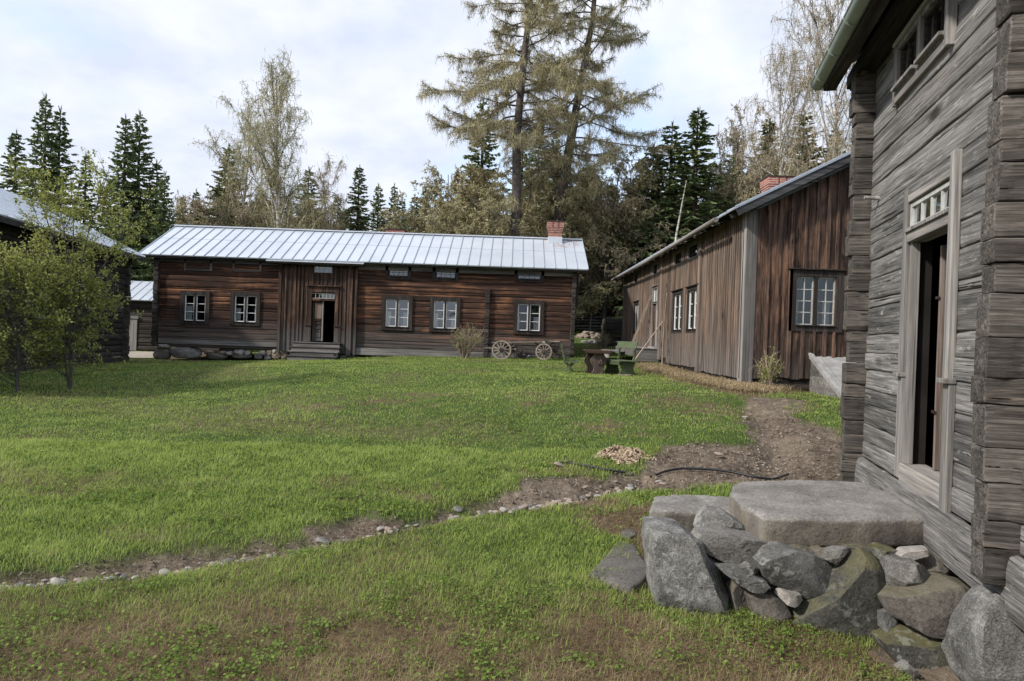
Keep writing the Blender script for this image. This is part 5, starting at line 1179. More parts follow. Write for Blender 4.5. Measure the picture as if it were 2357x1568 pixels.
# door surround
def rw(z, k, x0, x1, y):                       # s-extent seen between two pixels
    a, b = W3.sz(k, x0, y)[0], W3.sz(k, x1, y)[0]; return min(a, b), max(a, b)
g = G(); r_ = .5; zt_l = 2.98; zk = W3.sz('g', 290, 655)[1]
# far trim (left in view): upper narrower, then capital, then lower
W3.box(g, jl+.005, jl+.085, zk, zt_l, .0, .045, .3); W3.box(g, jl-.0, jl+.10, .70, zk-.03, .0, .038, .7)
W3.box(g, jr-.085, jr-.005, zk, zt_l+.05, .0, .05, .8); W3.box(g, jr-.11, jr-.0, .58, zk-.03, .0, .042, .4)
g.objs('door_trim', M['near_trim'], h3, bevel=.006)
g = G(); W3.box(g, jl-.01, jl+.11, zk-.03, zk+.005, .0, .075, .4); W3.box(g, jr-.12, jr+.01, zk-.03, zk+.005, .0, .08, .4)
g.objs('trim_capital', M['near_trim'], h3, bevel=.006)
g = G(); W3.box(g, jr+.002, jl-.002, .66, .82, .0, .034, .6); W3.box(g, jr+.002, jl-.002, .79, .822, -.16, .032, .6); g.obj('threshold', M['near_trim_h'], h3, bevel=.005)
g = G(); W3.box(g, jl-.05, jl-.001, .823, 2.56, -.05, .010, .5); W3.box(g, jr+.001, jr+.02, .823, 2.56, -.12, .02, .5); g.objs('door_post', M['near_trim'], h3, bevel=.004)
g = G(); W3.box(g, jr+.002, jl-.002, 2.56, 2.645, -.1, .038, .3); W3.box(g, jr+.002, jl-.002, 2.875, 2.93, .0, .04, .7); g.objs('lintel', M['near_trim_h'], h3, bevel=.005)
o = window(h3, W3, (jr+.01, jl-.01, tr3z0, tr3z1), 4, 1, 1, case=.012, case_m='near_trim', sash_m='greywhite', glass='glass_sky', fr=.028, mun=.026, proud=.02, depth=.03, name='transom_window')
# open door leaf folded inwards at the far jamb and second leaf further in
g = G(); W3.box(g, jl-.30, jl-.265, .83, 2.54, -.75, -.16, .5)
g.obox(W3.p(jl-.16, .83, -.20), W3.T*.05, -W3.N*.05, (0, 0, 1.7), .4)
o = g.obj('door_leaf', M['near_trim'], h3, bevel=.005)
g = G(); W3.box(g, jl-.262, jl-.25, 1.0, 1.55, -.62, -.28); W3.box(g, jl-.262, jl-.25, 1.75, 2.4, -.62, -.28); s_ = g.obj('door_panel', M['dark'], h3, bevel=.01); s_.parent = o  # panels coloured near black, painting in the shade indoors
g = G(); W3.box(g, jl-.30, jl-.270, .83, 2.50, -.158, -.115, .8); s_ = g.obj('door_stile', M['red_trim'], h3, bevel=.003)
g = G()
for z_ in (1.25, 2.1): W3.box(g, jl-.31, jl-.25, z_, z_+.02, -.11, -.10)
s_ = g.obj('hinge', M['iron'], h3)
# plain inner wall panels dimly seen through the doorway
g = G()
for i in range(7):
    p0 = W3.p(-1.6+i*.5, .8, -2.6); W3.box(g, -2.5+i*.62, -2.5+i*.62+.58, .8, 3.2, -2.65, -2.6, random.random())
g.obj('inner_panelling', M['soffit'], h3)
# upper window
mid = (uw[0]+uw[1])/2; g = G()
window(h3, W3, (uw[0]+.01, mid-.04, uw[2], uw[3]), 3, 1, 1, case=.045, case_m='near_trim', sash_m='soffit', glass='glass', fr=.015, mun=.008, proud=.05, depth=.03, name='upper_window')
window(h3, W3, (mid+.04, uw[1]-.01, uw[2], uw[3]), 3, 1, 1, case=.045, case_m='near_trim', sash_m='soffit', glass='glass', fr=.015, mun=.008, proud=.05, depth=.03, name='upper_window')
g = G(); W3.box(g, uw[0]-.06, uw[1]+.06, uw[2]-.115, uw[2]-.045, .0, .045, .3); W3.box(g, uw[0]-.06, uw[1]+.06, uw[3]+.045, uw[3]+.075, .02, .07, .9)
g.objs('window_sill_board', M['near_trim_h'], h3, bevel=.005)
g = G(); W3.box(g, uw[1]+.035, uw[1]+.08, uw[2]-.13, uw[3]+.06, .0, .05, .3); W3.box(g, uw[0]-.09, uw[0]-.035, uw[2]-.13, uw[3]+.08, .0, .06, .7); g.objs('window_side_board', M['near_trim'], h3, bevel=.004)
# peg in the wall
pg, pz = W3.sz('f', 500, 1245); g = G(); g.tube([W3.p(pg, pz, -.02), W3.p(pg+.0, pz+.01, .13)], [.02, .016], 8); g.obj('peg', M['near_trim'], h3, smooth=True)
# eaves: roof underside, rafters, zinc gutter
EO, EZ3, SL = .40, 4.50, .55; e0s, e1s = S0, S1+.42
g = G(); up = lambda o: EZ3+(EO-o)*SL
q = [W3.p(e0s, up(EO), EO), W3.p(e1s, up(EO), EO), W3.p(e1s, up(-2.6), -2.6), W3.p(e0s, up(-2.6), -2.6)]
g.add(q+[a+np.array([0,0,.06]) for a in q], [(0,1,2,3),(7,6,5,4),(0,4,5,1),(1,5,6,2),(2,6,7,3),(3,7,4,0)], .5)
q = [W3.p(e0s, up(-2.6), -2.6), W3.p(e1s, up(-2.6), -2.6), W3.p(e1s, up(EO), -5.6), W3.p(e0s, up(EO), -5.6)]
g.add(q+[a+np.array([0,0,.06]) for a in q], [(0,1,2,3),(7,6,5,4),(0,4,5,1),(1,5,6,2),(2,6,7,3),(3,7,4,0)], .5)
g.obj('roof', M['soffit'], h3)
q2_ = []
seam_roof(h3, W3.p(e0s, up(EO+.04)+.07, EO+.04), W3.p(e1s+.04, up(EO+.04)+.07, EO+.04), W3.p(e0s, up(-2.6)+.07, -2.6), W3.p(e1s+.04, up(-2.6)+.07, -2.6), 'roof', th=.02, name='roof_sheet')
seam_roof(h3, W3.p(e0s, up(EO)+.07, -5.64), W3.p(e1s+.04, up(EO)+.07, -5.64), W3.p(e0s, up(-2.6)+.072, -2.6), W3.p(e1s+.04, up(-2.6)+.072, -2.6), 'roof', th=.02, name='roof_sheet')
g = G()
for i, s_ in enumerate(np.arange(S0+.2, S1+.35, .62)):
    A = W3.p(s_, up(EO-.05)-.06, EO-.05); B = W3.p(s_, up(-.1)-.06, -.1); g.bar(A, B, .09, .10)
g.bar(W3.p(e0s, 4.44, .1), W3.p(e1s-.02, 4.44, .1), .16, .14); g.bar(W3.p(e0s, 4.40, EO-.06), W3.p(e1s-.02, 4.40, EO-.06), .12, .07)
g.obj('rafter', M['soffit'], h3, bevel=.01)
g = G(); A = W3.p(S1+.1, 4.38, .02)
g.tube([W3.p(S1+.40, 4.40, .1), W3.p(S1-.1, 4.42, .12)], .06, 8); g.obj('wall_plate_end', M['near_side'], h3)
# half-round gutter shell
g = G(); gr = .072; cz_, co_ = 4.465, EO+.04; n = 14; an = np.linspace(math.pi, 2*math.pi, n); ss = np.linspace(S0, e1s+.03, 50); V = []
for rr_ in (gr, gr-.006):
    for s_ in ss:
        sg = .0
        for t in an: V.append(W3.p(s_, cz_+rr_*math.sin(t), co_+rr_*math.cos(t)))
V = np.array(V); m = n; K_ = len(ss); I = np.arange(K_-1)[:, None]*m; j = np.arange(n-1)[None]; f = np.stack([I+j, I+j+1, I+m+j+1, I+m+j], -1).reshape(-1, 4)
off = K_*m; g.add(V, np.vstack([f, f[:, ::-1]+off, [(0+i, i+1, off+i+1, off+i) for i in range(n-1)], [((K_-1)*m+i, (K_-1)*m+i+1, off+(K_-1)*m+i+1, off+(K_-1)*m+i) for i in range(n-1)],
    [(i*m, (i+1)*m, off+(i+1)*m, off+i*m) for i in range(K_-1)], [(i*m+n-1, (i+1)*m+n-1, off+(i+1)*m+n-1, off+i*m+n-1) for i in range(K_-1)]]), .5)
ec = [W3.p(e1s+.03, cz_+gr*math.sin(t), co_+gr*math.cos(t)) for t in an]; g.add(ec, [tuple(range(n))], .5)
go = g.obj('gutter', M['gutter'], h3, smooth=True)
g = G()
for s_ in np.arange(e1s-.25, S0, -.62):
    g.tube([W3.p(s_, cz_+.002+(gr+.005)*math.sin(t), co_+(gr+.005)*math.cos(t)) for t in an], .006, 5)
for s_ in ():
    pass
b_ = g.obj('gutter_bracket', M['gutter'], h3); b_.parent = go
g = G(); g.tube([W3.p(S0, cz_+.004, co_+gr), W3.p(e1s+.03, cz_+.004, co_+gr)], .009, 6); b_ = g.obj('gutter_bead', M['gutter'], h3); b_.parent = go

# ---------------------------------------------------------------- 4. barn at the left edge, 5./6. outbuildings behind
h4 = thing('left_barn', 'dark log barn with a pale metal roof behind the green saplings', 'barn', (-14, 22, .3))
TB = Vector((.156, -1, 0)).normalized(); W4 = Wall((-15.15, 26.6), (TB.x, TB.y), (TB.y*-1*0+.988, .154)); L4 = 15
w4 = [(a, a+.75, 1.9, 2.9) for a in (3.2, 6.2)]+[(4.7, 5.5, .55, 2.3)]
g = G(); log_wall(g, W4, 0, L4, .45, 4.3, 18, [], seg=.4, seed=61, bulge=.03, jit=.03); log_wall(g, Wall((-15.15, 26.6), (-.988, -.154), (-.156, 1)), 0, 7, .45, 4.3, 18, [], seg=.5, seed=62)
log_wall(g, Wall(tuple(W4.p(L4, 0)[:2]), (-.988, -.154), (.156, -1)), 0, 7, .45, 4.3, 18, [], seg=.5, seed=64)
log_wall(g, Wall(tuple(W4.p(0, 0, -7)[:2]), (TB.x, TB.y), (-.988, -.154)), 0, L4, .45, 4.3, 18, [], seg=.5, seed=65)
log_ends(g, W4, .0, .4, 4.3, 18, w=.17, out=.2, seed=63); g.obj('wall', M['log_dark'], h4, smooth=True)
nb = np.array([.988, .154, 0]); e0 = W4.p(-.6, 4.42, .5); e1 = W4.p(L4+.5, 4.42, .5); r0 = W4.p(-.6, 6.35, -3.5); r1 = W4.p(L4+.5, 6.35, -3.5)
seam_roof(h4, e0, e1, r0, r1, 'roof', pitch=.6); seam_roof(h4, W4.p(-.6, 4.42, -7.5), W4.p(L4+.5, 4.42, -7.5), r0, r1, 'roof', pitch=.6)
g = G(); g.add([W4.p(0, 4.3, 0), W4.p(0, 4.3, -7), W4.p(0, 6.2, -3.5)], [(0,1,2)]); g.add([W4.p(L4, 4.3, 0), W4.p(L4, 4.3, -7), W4.p(L4, 6.2, -3.5)], [(0,1,2)]); g.obj('gable_wall', M['log_dark'], h4)
g = G(); g.bar(e0-np.array([0,0,.13]), e1-np.array([0,0,.13]), .06, .16); g.bar(e0-np.array([0,0,.12]), r0-np.array([0,0,.12]), .05, .15)
for s_ in np.arange(0, L4, 1): g.bar(W4.p(s_, 4.28, .45), W4.p(s_, 4.42, 0), .08, .12)
g.obj('eave_board', M['soffit'], h4)
for r_ in w4[:2]: window(h4, W4, r_, 2, 3, 1, case=.12, case_m='grey_v', sash_m='casing', glass='glass', depth=-.04, proud=.10)
g = G(); W4.box(g, 4.7, 5.55, .55, 2.3, .03, .09, .8); g.obj('door', M['log_dark'], h4)
g = G(); W4.box(g, -.1, L4, .20, .45, .02, .22, .7); g.obj('foundation_plank', M['log_dark'], h4)
h5 = thing('outbuilding', 'small dark log shed with a metal roof, left of the long log house', 'shed', (-18, 36, .3))
W5 = Wall((0, 36), (1, 0), (0, -1)); g = G(); log_wall(g, W5, -22, -15.4, .35, 3.0, 12, [], seg=.4, seed=66)
g.quads([[(-22,36,.3),(-22,39,.3),(-22,39,3),(-22,36,3)],[(-15.4,36,.3),(-15.4,39,.3),(-15.4,39,3),(-15.4,36,3)],[(-22,39,.3),(-15.4,39,.3),(-15.4,39,3),(-22,39,3)]]); g.obj('wall', M['log_dark'], h5, smooth=True)
seam_roof(h5, (-22.4, 35.6, 3.02), (-15.1, 35.6, 2.98), (-22.4, 37.6, 4.1), (-15.1, 37.6, 4.1), 'roof', pitch=.5); seam_roof(h5, (-22.4, 39.5, 3.0), (-15.1, 39.5, 3.0), (-22.4, 37.6, 4.102), (-15.1, 37.6, 4.102), 'roof', pitch=.5)
dd_ = W5.rect('c', 624, 1150, 690, 1320); g = G(); 
for i in range(4): W5.box(g, dd_[0]+i*(dd_[1]-dd_[0])/4+.005, dd_[0]+(i+1)*(dd_[1]-dd_[0])/4-.005, dd_[2], dd_[3]-.1, .03, .07)
d5 = g.obj('door', M['grey_v'], h5); g = G(); W5.box(g, dd_[0]-.08, dd_[1]+.08, dd_[3]-.1, dd_[3]+.05, .03, .12); W5.box(g, dd_[0]-.05, dd_[1]+.08, dd_[2]-.28, dd_[2]-.03, .03, .4); g.obj('door_frame', M['grey_x'], h5)
h6 = thing('far_shed', 'far brown boarded gable peeping above the small shed roof', 'shed', (-19.5, 43, .3))
W6 = Wall((0, 43), (1, 0), (0, -1)); g = G(); board_wall(g, W6, -24.5, -17.5, .3, lambda a: 4.1+(a+24.5)*.33, [], bw=.25, seed=9); g.quads([[(-17.5,43,.3),(-17.5,47,.3),(-17.5,47,6.3),(-17.5,43,6.3)],[(-24.5,43,.3),(-24.5,47,.3),(-24.5,47,4.1),(-24.5,43,4.1)]]); g.obj('wall', M['board_dark'], h6)
g = G(); g.add([(-25,42.5,4.02),(-17,42.5,6.66),(-17,47.5,6.66),(-25,47.5,4.02),(-25,42.5,4.2),(-17,42.5,6.84),(-17,47.5,6.84),(-25,47.5,4.2)], [(0,1,2,3),(7,6,5,4),(0,4,5,1),(1,5,6,2),(2,6,7,3),(3,7,4,0)]); g.obj('roof', M['grey_x'], h6)
# sandy yard track between the barn and the long house
g = G(); yy = np.linspace(29.2, 35.4, 12); V = []
for y in yy:
    for x in (-19.5, -17.5, -15.6): V.append((x, y, float(H(x, y))+.03))
I = np.arange(len(yy)-1)[:, None]*3; j = np.arange(2)[None]; g.add(V, np.stack([I+j, I+j+1, I+j+4, I+j+3], -1).reshape(-1, 4), .5)
struct(g.obj('path', plain('pale_gravel_track', (.42,.37,.31), .95, var=.3, scale=3), smooth=True))
# ================================================================ WAGON, TABLE, CHAIR, BENCH
def gz_(x, y): return float(H(np.array([x]), np.array([y]))[0])
def wheel(root, cx, cy, cz, r, mat, axis=(0,1,0), n=12, hub=.09):
    """spoked cart wheel in the plane square to the y axis"""
    g = G(); m = 48; an = np.arange(m)*2*math.pi/m; V = []
    for (rr, yy) in ((r, -.028), (r, .028), (r-.055, .028), (r-.055, -.028)):
        V += [(cx+rr*math.cos(t), cy+yy, cz+rr*math.sin(t)) for t in an]
    f = []
    for k in range(4):
        for i in range(m): f.append((k*m+i, k*m+(i+1) % m, ((k+1) % 4)*m+(i+1) % m, ((k+1) % 4)*m+i))
    g.add(V, f, .6); w_ = g.obj('wheel', M[mat], root)
    o = w_
    g = G(); 
    for i in range(n):
        t = i*2*math.pi/n+.13; d = np.array([math.cos(t), 0, math.sin(t)]); c = np.array([cx, cy, cz]); g.bar(c+d*hub*.7, c+d*(r-.05), .034, .026, up=(0,1,0))
    b = g.obj('spoke', M[mat], root); b.name = 'spokes'; b.parent = o
    g = G(); g.tube([(cx, cy-.11, cz), (cx, cy-.10, cz), (cx, cy+.1, cz), (cx, cy+.11, cz)], [hub*.6, hub, hub*1.1, hub*.8], 14); b = g.obj('hub', M['wheel_dark'], root, smooth=False); b.parent = o
    g = G(); V = []
    for (rr, yy) in ((r+.006, -.03), (r+.006, .03), (r+.001, .03), (r+.001, -.03)): V += [(cx+rr*math.cos(t), cy+yy, cz+rr*math.sin(t)) for t in an]
    g.add(V, f, .5); b = g.obj('tyre', M['iron'], root); b.parent = o
    return o
YW = 27.3
wgn = thing('farm_wagon', 'old open farm wagon with four spoked wheels beside the log house wall', 'wagon', (P(*C('n',640,500),YW).x, YW, .8))
wa = P(*C('n', 355, 405), YW); wb = P(*C('n', 925, 428), YW-.15); sc = YW/F
ra, rb = 131*.29698/1.7378*sc, 112*.29698/1.7378*sc
dz = 0
wheel(wgn, wa.x, YW, wa.z, ra, 'wheel', n=12); wheel(wgn, wb.x, YW-.15, wb.z, rb, 'wheel', n=12)
wc = P(*C('n', 520, 425), YW+1.25); wd_ = P(*C('n', 1085, 430), YW+1.15)
wheel(wgn, wc.x, YW+1.25, wa.z+.02, ra, 'wheel_dark', n=12); wheel(wgn, wd_.x, YW+1.15, wb.z+.05, rb*1.02, 'wheel_dark', n=12)
g = G(); g.bar((wa.x, YW, wa.z), (wc.x, YW+1.25, wa.z+.02), .08, .08); g.bar((wb.x, YW-.15, wb.z), (wd_.x, YW+1.15, wb.z+.05), .08, .08); g.obj('axle', M['wheel_dark'], wgn)
t1, t2 = P(*C('n', 218, 300), YW+.2), P(*C('n', 1060, 287), YW+.1)
g = G()
for oy in (.1, 1.0): g.bar((t1.x+oy*.3, YW+oy, t1.z-.01), (t2.x+oy*.3, YW+oy-.05, t2.z), .10, .04)
g.bar((wa.x+.1, YW+.05, t1.z-.05), (wa.x+.45, YW+1.2, t1.z-.04), .1, .06); g.bar((wb.x, YW-.05, t2.z-.05), (wb.x+.35, YW+1.1, t2.z-.04), .1, .06)
g.obj('bed_rail', M['wheel'], wgn, bevel=.004)
g = G(); g.bar((wa.x+.2, YW+.6, wa.z+.02), (wb.x+.2, YW+.5, wb.z+.08), .07, .08)
for k in (-1, 1): g.bar((wa.x+.1, YW+.6, wa.z+.05), (wa.x+.55, YW+.6+k*.35, t1.z-.1), .05, .06); g.bar((wb.x+.1, YW+.5, wb.z+.05), (wb.x-.35, YW+.5+k*.3, t2.z-.08), .05, .06)
g.bar((wa.x+.1, YW+.1, wa.z+.2), (wa.x+.3, YW+1.15, wa.z+.22), .10, .12); g.bar((wb.x+.05, YW, wb.z+.2), (wb.x+.3, YW+1.1, wb.z+.22), .10, .12)
g.bar((wb.x+.02, YW-.02, wb.z+.1), (wb.x+.06, YW-.02, t2.z+.08), .07, .07, up=(0,1,0))
g.obj('undercarriage', M['wheel_dark'], wgn)
s1 = P(*C('n', 112, 375), YW+.55); g = G(); g.bar((s1.x, YW+.5, s1.z), (wa.x+.6, YW+.55, s1.z-.02), .07, .07); g.obj('drawbar', M['wheel'], wgn, bevel=.01)

# trestle table
YT = 20.3; tb = P(*C('n', 1625, 715), YT); zt0 = P(*C('n', 1640, 405), YT).z
tbl = thing('garden_table', 'dark brown trestle table with wavy plank legs on the lawn', 'table', (tb.x, YT, tb.z))
hgt = zt0-tb.z; xL, xR = P(*C('n', 1455, 405), YT).x, P(*C('n', 1830, 410), YT).x
g = G()
for i in range(5):
    y = YT-.36+i*.145; g.box(xL+.02*(i % 2), xR-.03*(i % 3), y, y+.14, zt0-.035, zt0)
g.box(xL+.03, xR-.04, YT-.375, YT-.345, zt0-.10, zt0-.0365, .3)
g.obj('tabletop', M['tabletop'], tbl, bevel=.008)
def wavy(root, x0, w, y, z0, z1, name, mat, th=.05, rot=0.):
    n = 26; t = np.linspace(0, 1, n); prof = w/2*(.78+.20*np.cos(t*2*math.pi*1.5+.6)+.12*(t > .93)+.10*(t < .08))
    V = []; g = G()
    for s in (0, 1):
        for q, tt_ in zip(prof, t):
            for k in (-1, 1): V.append((x0+k*q*math.cos(rot)-(s-.5)*th*math.sin(rot), y+k*q*math.sin(rot)+(s-.5)*th*math.cos(rot), z0+(z1-z0)*tt_))
    I = np.arange(n-1); f = [(2*i, 2*i+1, 2*i+3, 2*i+2) for i in I]+[(2*n+2*i+1, 2*n+2*i, 2*n+2*i+2, 2*n+2*i+3) for i in I]
    f += [(2*i, 2*i+2, 2*n+2*i+2, 2*n+2*i) for i in I]+[(2*i+1, 2*n+2*i+1, 2*n+2*i+3, 2*i+3) for i in I]
    g.add(V, f, random.random()); return g.obj(name, M[mat], root)
wavy(tbl, tb.x-.10, .50, YT+.22, tb.z-.05, zt0-.04, 'leg', 'table', rot=.30); wavy(tbl, tb.x+.05, .52, YT-.22, tb.z-.05, zt0-.04, 'leg', 'table', rot=.25)
g = G(); g.bar((tb.x+.08, YT-.33, tb.z+hgt*.48), (tb.x-.12, YT+.33, tb.z+hgt*.48), .04, .10); g.box(tb.x+.09, tb.x+.13, YT-.32, YT-.28, tb.z+hgt*.38, tb.z+hgt*.60); g.obj('stretcher', M['table'], tbl, bevel=.006)
g = G(); g.bar((tb.x-.1, YT-.33, zt0-.07), (tb.x-.1, YT+.33, zt0-.07), .08, .06); g.bar((tb.x+.15, YT-.33, zt0-.07), (tb.x+.15, YT+.33, zt0-.07), .08, .06); g.obj('batten', M['table'], tbl)

# folding chair with crossed legs (side-on, back to the left)
YC = 20.9; cb_ = P(*C('n', 1265, 715), YC)
chr_ = thing('garden_chair', 'green folding garden chair with crossed legs left of the table', 'chair', (cb_.x, YC, cb_.z))
def pc(x, y, dy=0): p = P(*C('n', x, y), YC); return np.array([p.x, YC+dy, p.z])
for dy in (-.2, .2):
    g = G(); g.bar(pc(1170, 345, dy), pc(1215, 560, dy), .06, .03, up=(0,1,0)); g.obj('back_post', M['green'], chr_, bevel=.004)
    g = G(); g.bar(pc(1212, 558, dy), pc(1350, 725, dy), .06, .03, up=(0,1,0)); g.obj('leg', M['green'], chr_, bevel=.004)
    g = G(); g.bar(pc(1335, 560, dy*.85), pc(1198, 715, dy*.85), .06, .03, up=(0,1,0)); g.obj('leg', M['green'], chr_, bevel=.004)
g = G()
for i in range(4):
    a, b = pc(1205+i*50, 537+i*3), pc(1250+i*50, 538+i*3); g.obox(a+[0,-.23,-.02], b-a, (0,.46,0), (0,0,.028))
g.obj('seat', M['green'], chr_, bevel=.004)
g = G()
for t0, t1 in ((.02, .28), (.36, .60), (.68, .92)):
    A_, B_ = pc(1160, 325), pc(1205, 540); a = A_+(B_-A_)*t0; b = A_+(B_-A_)*t1; g.obox(a+[0,-.24,0], b-a, (0,.48,0), (.022,0,.006))
g.obj('backrest', M['green'], chr_, bevel=.004)
g = G(); g.bar(pc(1215, 560, -.24), pc(1395, 568, -.24), .03, .05); g.bar(pc(1215, 560, .24), pc(1395, 568, .24), .03, .05); g.bar(pc(1270,640,-.2), pc(1270,640,.2), .03, .03); g.obj('seat_rail', M['green'], chr_)

# green bench with solid curved ends
YB = 19.7
def pb(x, y, Y=YB): p = P(*C('n', x, y), Y); return np.array([p.x, Y, p.z])
bl = pb(2045, 735); bn = thing('garden_bench', 'green plank bench with solid curved ends right of the table', 'bench', tuple(bl))
ax_ = np.array([.30, -.954, 0])      # from the far end to the near end
sd_v = np.array([.954, .30, 0])      # from the seat front to its back
zs_ = pb(1990, 548)[2]; zg = bl[2]-.04; Lb = .98; near = bl+np.array([0,0,0]); 
def bp(a, s, z): return near*np.array([1,1,0])-ax_*a+sd_v*s+np.array([0,0,z])
for a in (0.0, Lb):
    n = 16; t = np.linspace(0, 1, n); pf = -.235-.045*np.cos((t-.0)*math.pi*1.9)*.9+.02; pb_ = .235+.035*np.cos(t*math.pi*1.9)
    V = []
    for o_ in (0, .045):
        for k in range(n):
            for q in (pf[k], pb_[k]): V.append(bp(a+o_, q, zg+(zs_-.03-zg)*t[k]))
    I = range(n-1); f = [(2*i, 2*i+1, 2*i+3, 2*i+2) for i in I]+[(2*n+2*i+1, 2*n+2*i, 2*n+2*i+2, 2*n+2*i+3) for i in I]+[(2*i, 2*i+2, 2*n+2*i+2, 2*n+2*i) for i in I]+[(2*i+1, 2*n+2*i+1, 2*n+2*i+3, 2*i+3) for i in I]
    g = G(); g.add(V, f, .5); g.obj('side_panel', M['green'], bn)
    g = G(); zb2 = pb(2060, 370)[2]; q = [(.20, zs_), (.24, zs_+.12), (.235, zs_+.30), (.30, zb2+.12)]
    for (s0, z0), (s1, z1) in zip(q[:-1], q[1:]): g.bar(bp(a+.022, s0, z0), bp(a+.022, s1, z1), .05, .045, up=ax_)
    g.obj('back_post', M['green'], bn)
g = G()
for i in range(3): g.obox(bp(-.10, -.30+i*.185, zs_-.03), -ax_*(Lb+.24), sd_v*.18, (0,0,.032))
g.obj('seat', M['green'], bn, bevel=.005)
g = G(); g.obox(bp(-.08, -.30, zs_-.13), -ax_*(Lb+.2), sd_v*.025, (0,0,.098)); g.obj('apron', M['green'], bn, bevel=.004)
g = G(); g.obox(bp(-.12, .205, zb2-.03), -ax_*(Lb+.27), sd_v*.028+np.array([0,0,-.004]), np.array([0,0,.20])+sd_v*.03); g.obj('backrest', M['green'], bn, bevel=.006)
g = G(); a, b = pb(1930, 745, 19.4), pb(2095, 738, 19.4); g.bar((a[0], a[1], gz_(a[0], a[1])+.03), (b[0], b[1], gz_(b[0], b[1])+.03), .06, .03); tag(g.obj('wood_strip', M['pole']), 'thin pale wooden strip lying in the grass in front of the bench', 'plank')

# ================================================================ BACKGROUND YARD: rail fence, stone heap, timber stack, mound
def rail_fence(x0, x1, y, lab):
    r_ = thing('rail_fence', lab, 'fence', (x0, y, gz_(x0, y)))
    for i in range(5):
        g = G(); z = gz_((x0+x1)/2, y)+.15+i*.2; g.tube([(x0-.2*i*.3, y+.04*i, z+.1*random.random()), (x1+.3, y+.05*i, z+.1*random.random())], [.055, .04], 7); g.obj('rail', M['grey_x'], r_)
    for x in np.arange(x0, x1+.1, 1.5):
        for k in (-.1, .15):
            g = G(); z = gz_(x, y+k); g.tube([(x, y+k, z-.1), (x+.05, y+k, z+1.25)], .035, 6); g.obj('post', M['grey_v'], r_)
rail_fence(3.6, 6.3, 45, 'low grey pole fence behind the stone heap, left stretch'); rail_fence(7.2, 10.8, 44, 'low grey pole fence running behind the timber stack')
def pile(cx, cy, rx, n, zs, mats, lab, seed, name='stone_heap'):
    rg = np.random.RandomState(seed); g = G()
    for i in range(n):
        a = rg.rand()*6.28; q = rg.rand()**.6; x = cx+math.cos(a)*q*rx; y = cy+math.sin(a)*q*rx*.7; z = gz_(x, y)+zs*(1-q*q)*rg.rand(); s = .10+.13*rg.rand()
        p = [(x+s*math.cos(t), y+s*math.sin(t), z) for t in np.arange(8)*math.pi/4]; rock_geo(g, p, (0,0,1), s*1.3, .5, .08, seed+i, M_=12, K=7, sm=0)
    return tag(g.obj(name, M[mats], smooth=True), lab, 'stone heap', kind='stuff')
ph = P(1355, 770, 40); pile(ph.x, 40, .75, 55, .4, 'st_tan', 'heap of field stones on the grassy slope beyond the log house', 5)
ph = P(1385, 783, 37); pile(ph.x, 37, 1.3, 40, .12, 'st_grey', 'low spread of grey stones in front of the heap on the slope', 6)
ts = thing('timber_stack', 'dark old timber stack at the far corner of the boarded house', 'timber stack', (5.0, 35.2, 1.2))
for i in range(6):
    g = G(); z = 1.1+i*.3; g.box(4.75+.05*(i % 2), 6.4, 35+.03*(i % 3), 36.6, z, z+.28); g.obj('squared_log', M['log_dark'], ts, bevel=.03)

# ================================================================ TREES
def polyline(p0, d0, L_, n, rg, wig=.08, grav=0., up=0.):
    p = [np.array(p0, float)]; d = np.array(d0, float); d /= np.linalg.norm(d); st = L_/n
    for i in range(n):
        d = d+rg.randn(3)*wig+np.array([0, 0, (-grav+up*(i/n))*st]); d /= np.linalg.norm(d); p.append(p[-1]+d*st)
    return np.array(p)
class Tw:
    """collects thin twig / leaf quads quickly"""
    def __init__(s): s.V = []; s.R = []
    def strips(s, A, B, w, r, rg):
        A = np.asarray(A); B = np.asarray(B); d = B-A; q = rg.randn(*A.shape); n = np.cross(d, q); n /= np.linalg.norm(n, axis=1)[:, None]+1e-9; w = np.broadcast_to(w, (len(A),))[:, None]
        s.V.append(np.stack([A-n*w, A+n*w, B+n*w*.35, B-n*w*.35], 1)); s.R.append(np.broadcast_to(r, (len(A),)).copy())
    def obj(s, name, mat, parent): g = G(); V = np.concatenate(s.V); g.quads(V, np.clip(np.concatenate(s.R), 0, 1)); return g.obj(name, mat, parent)
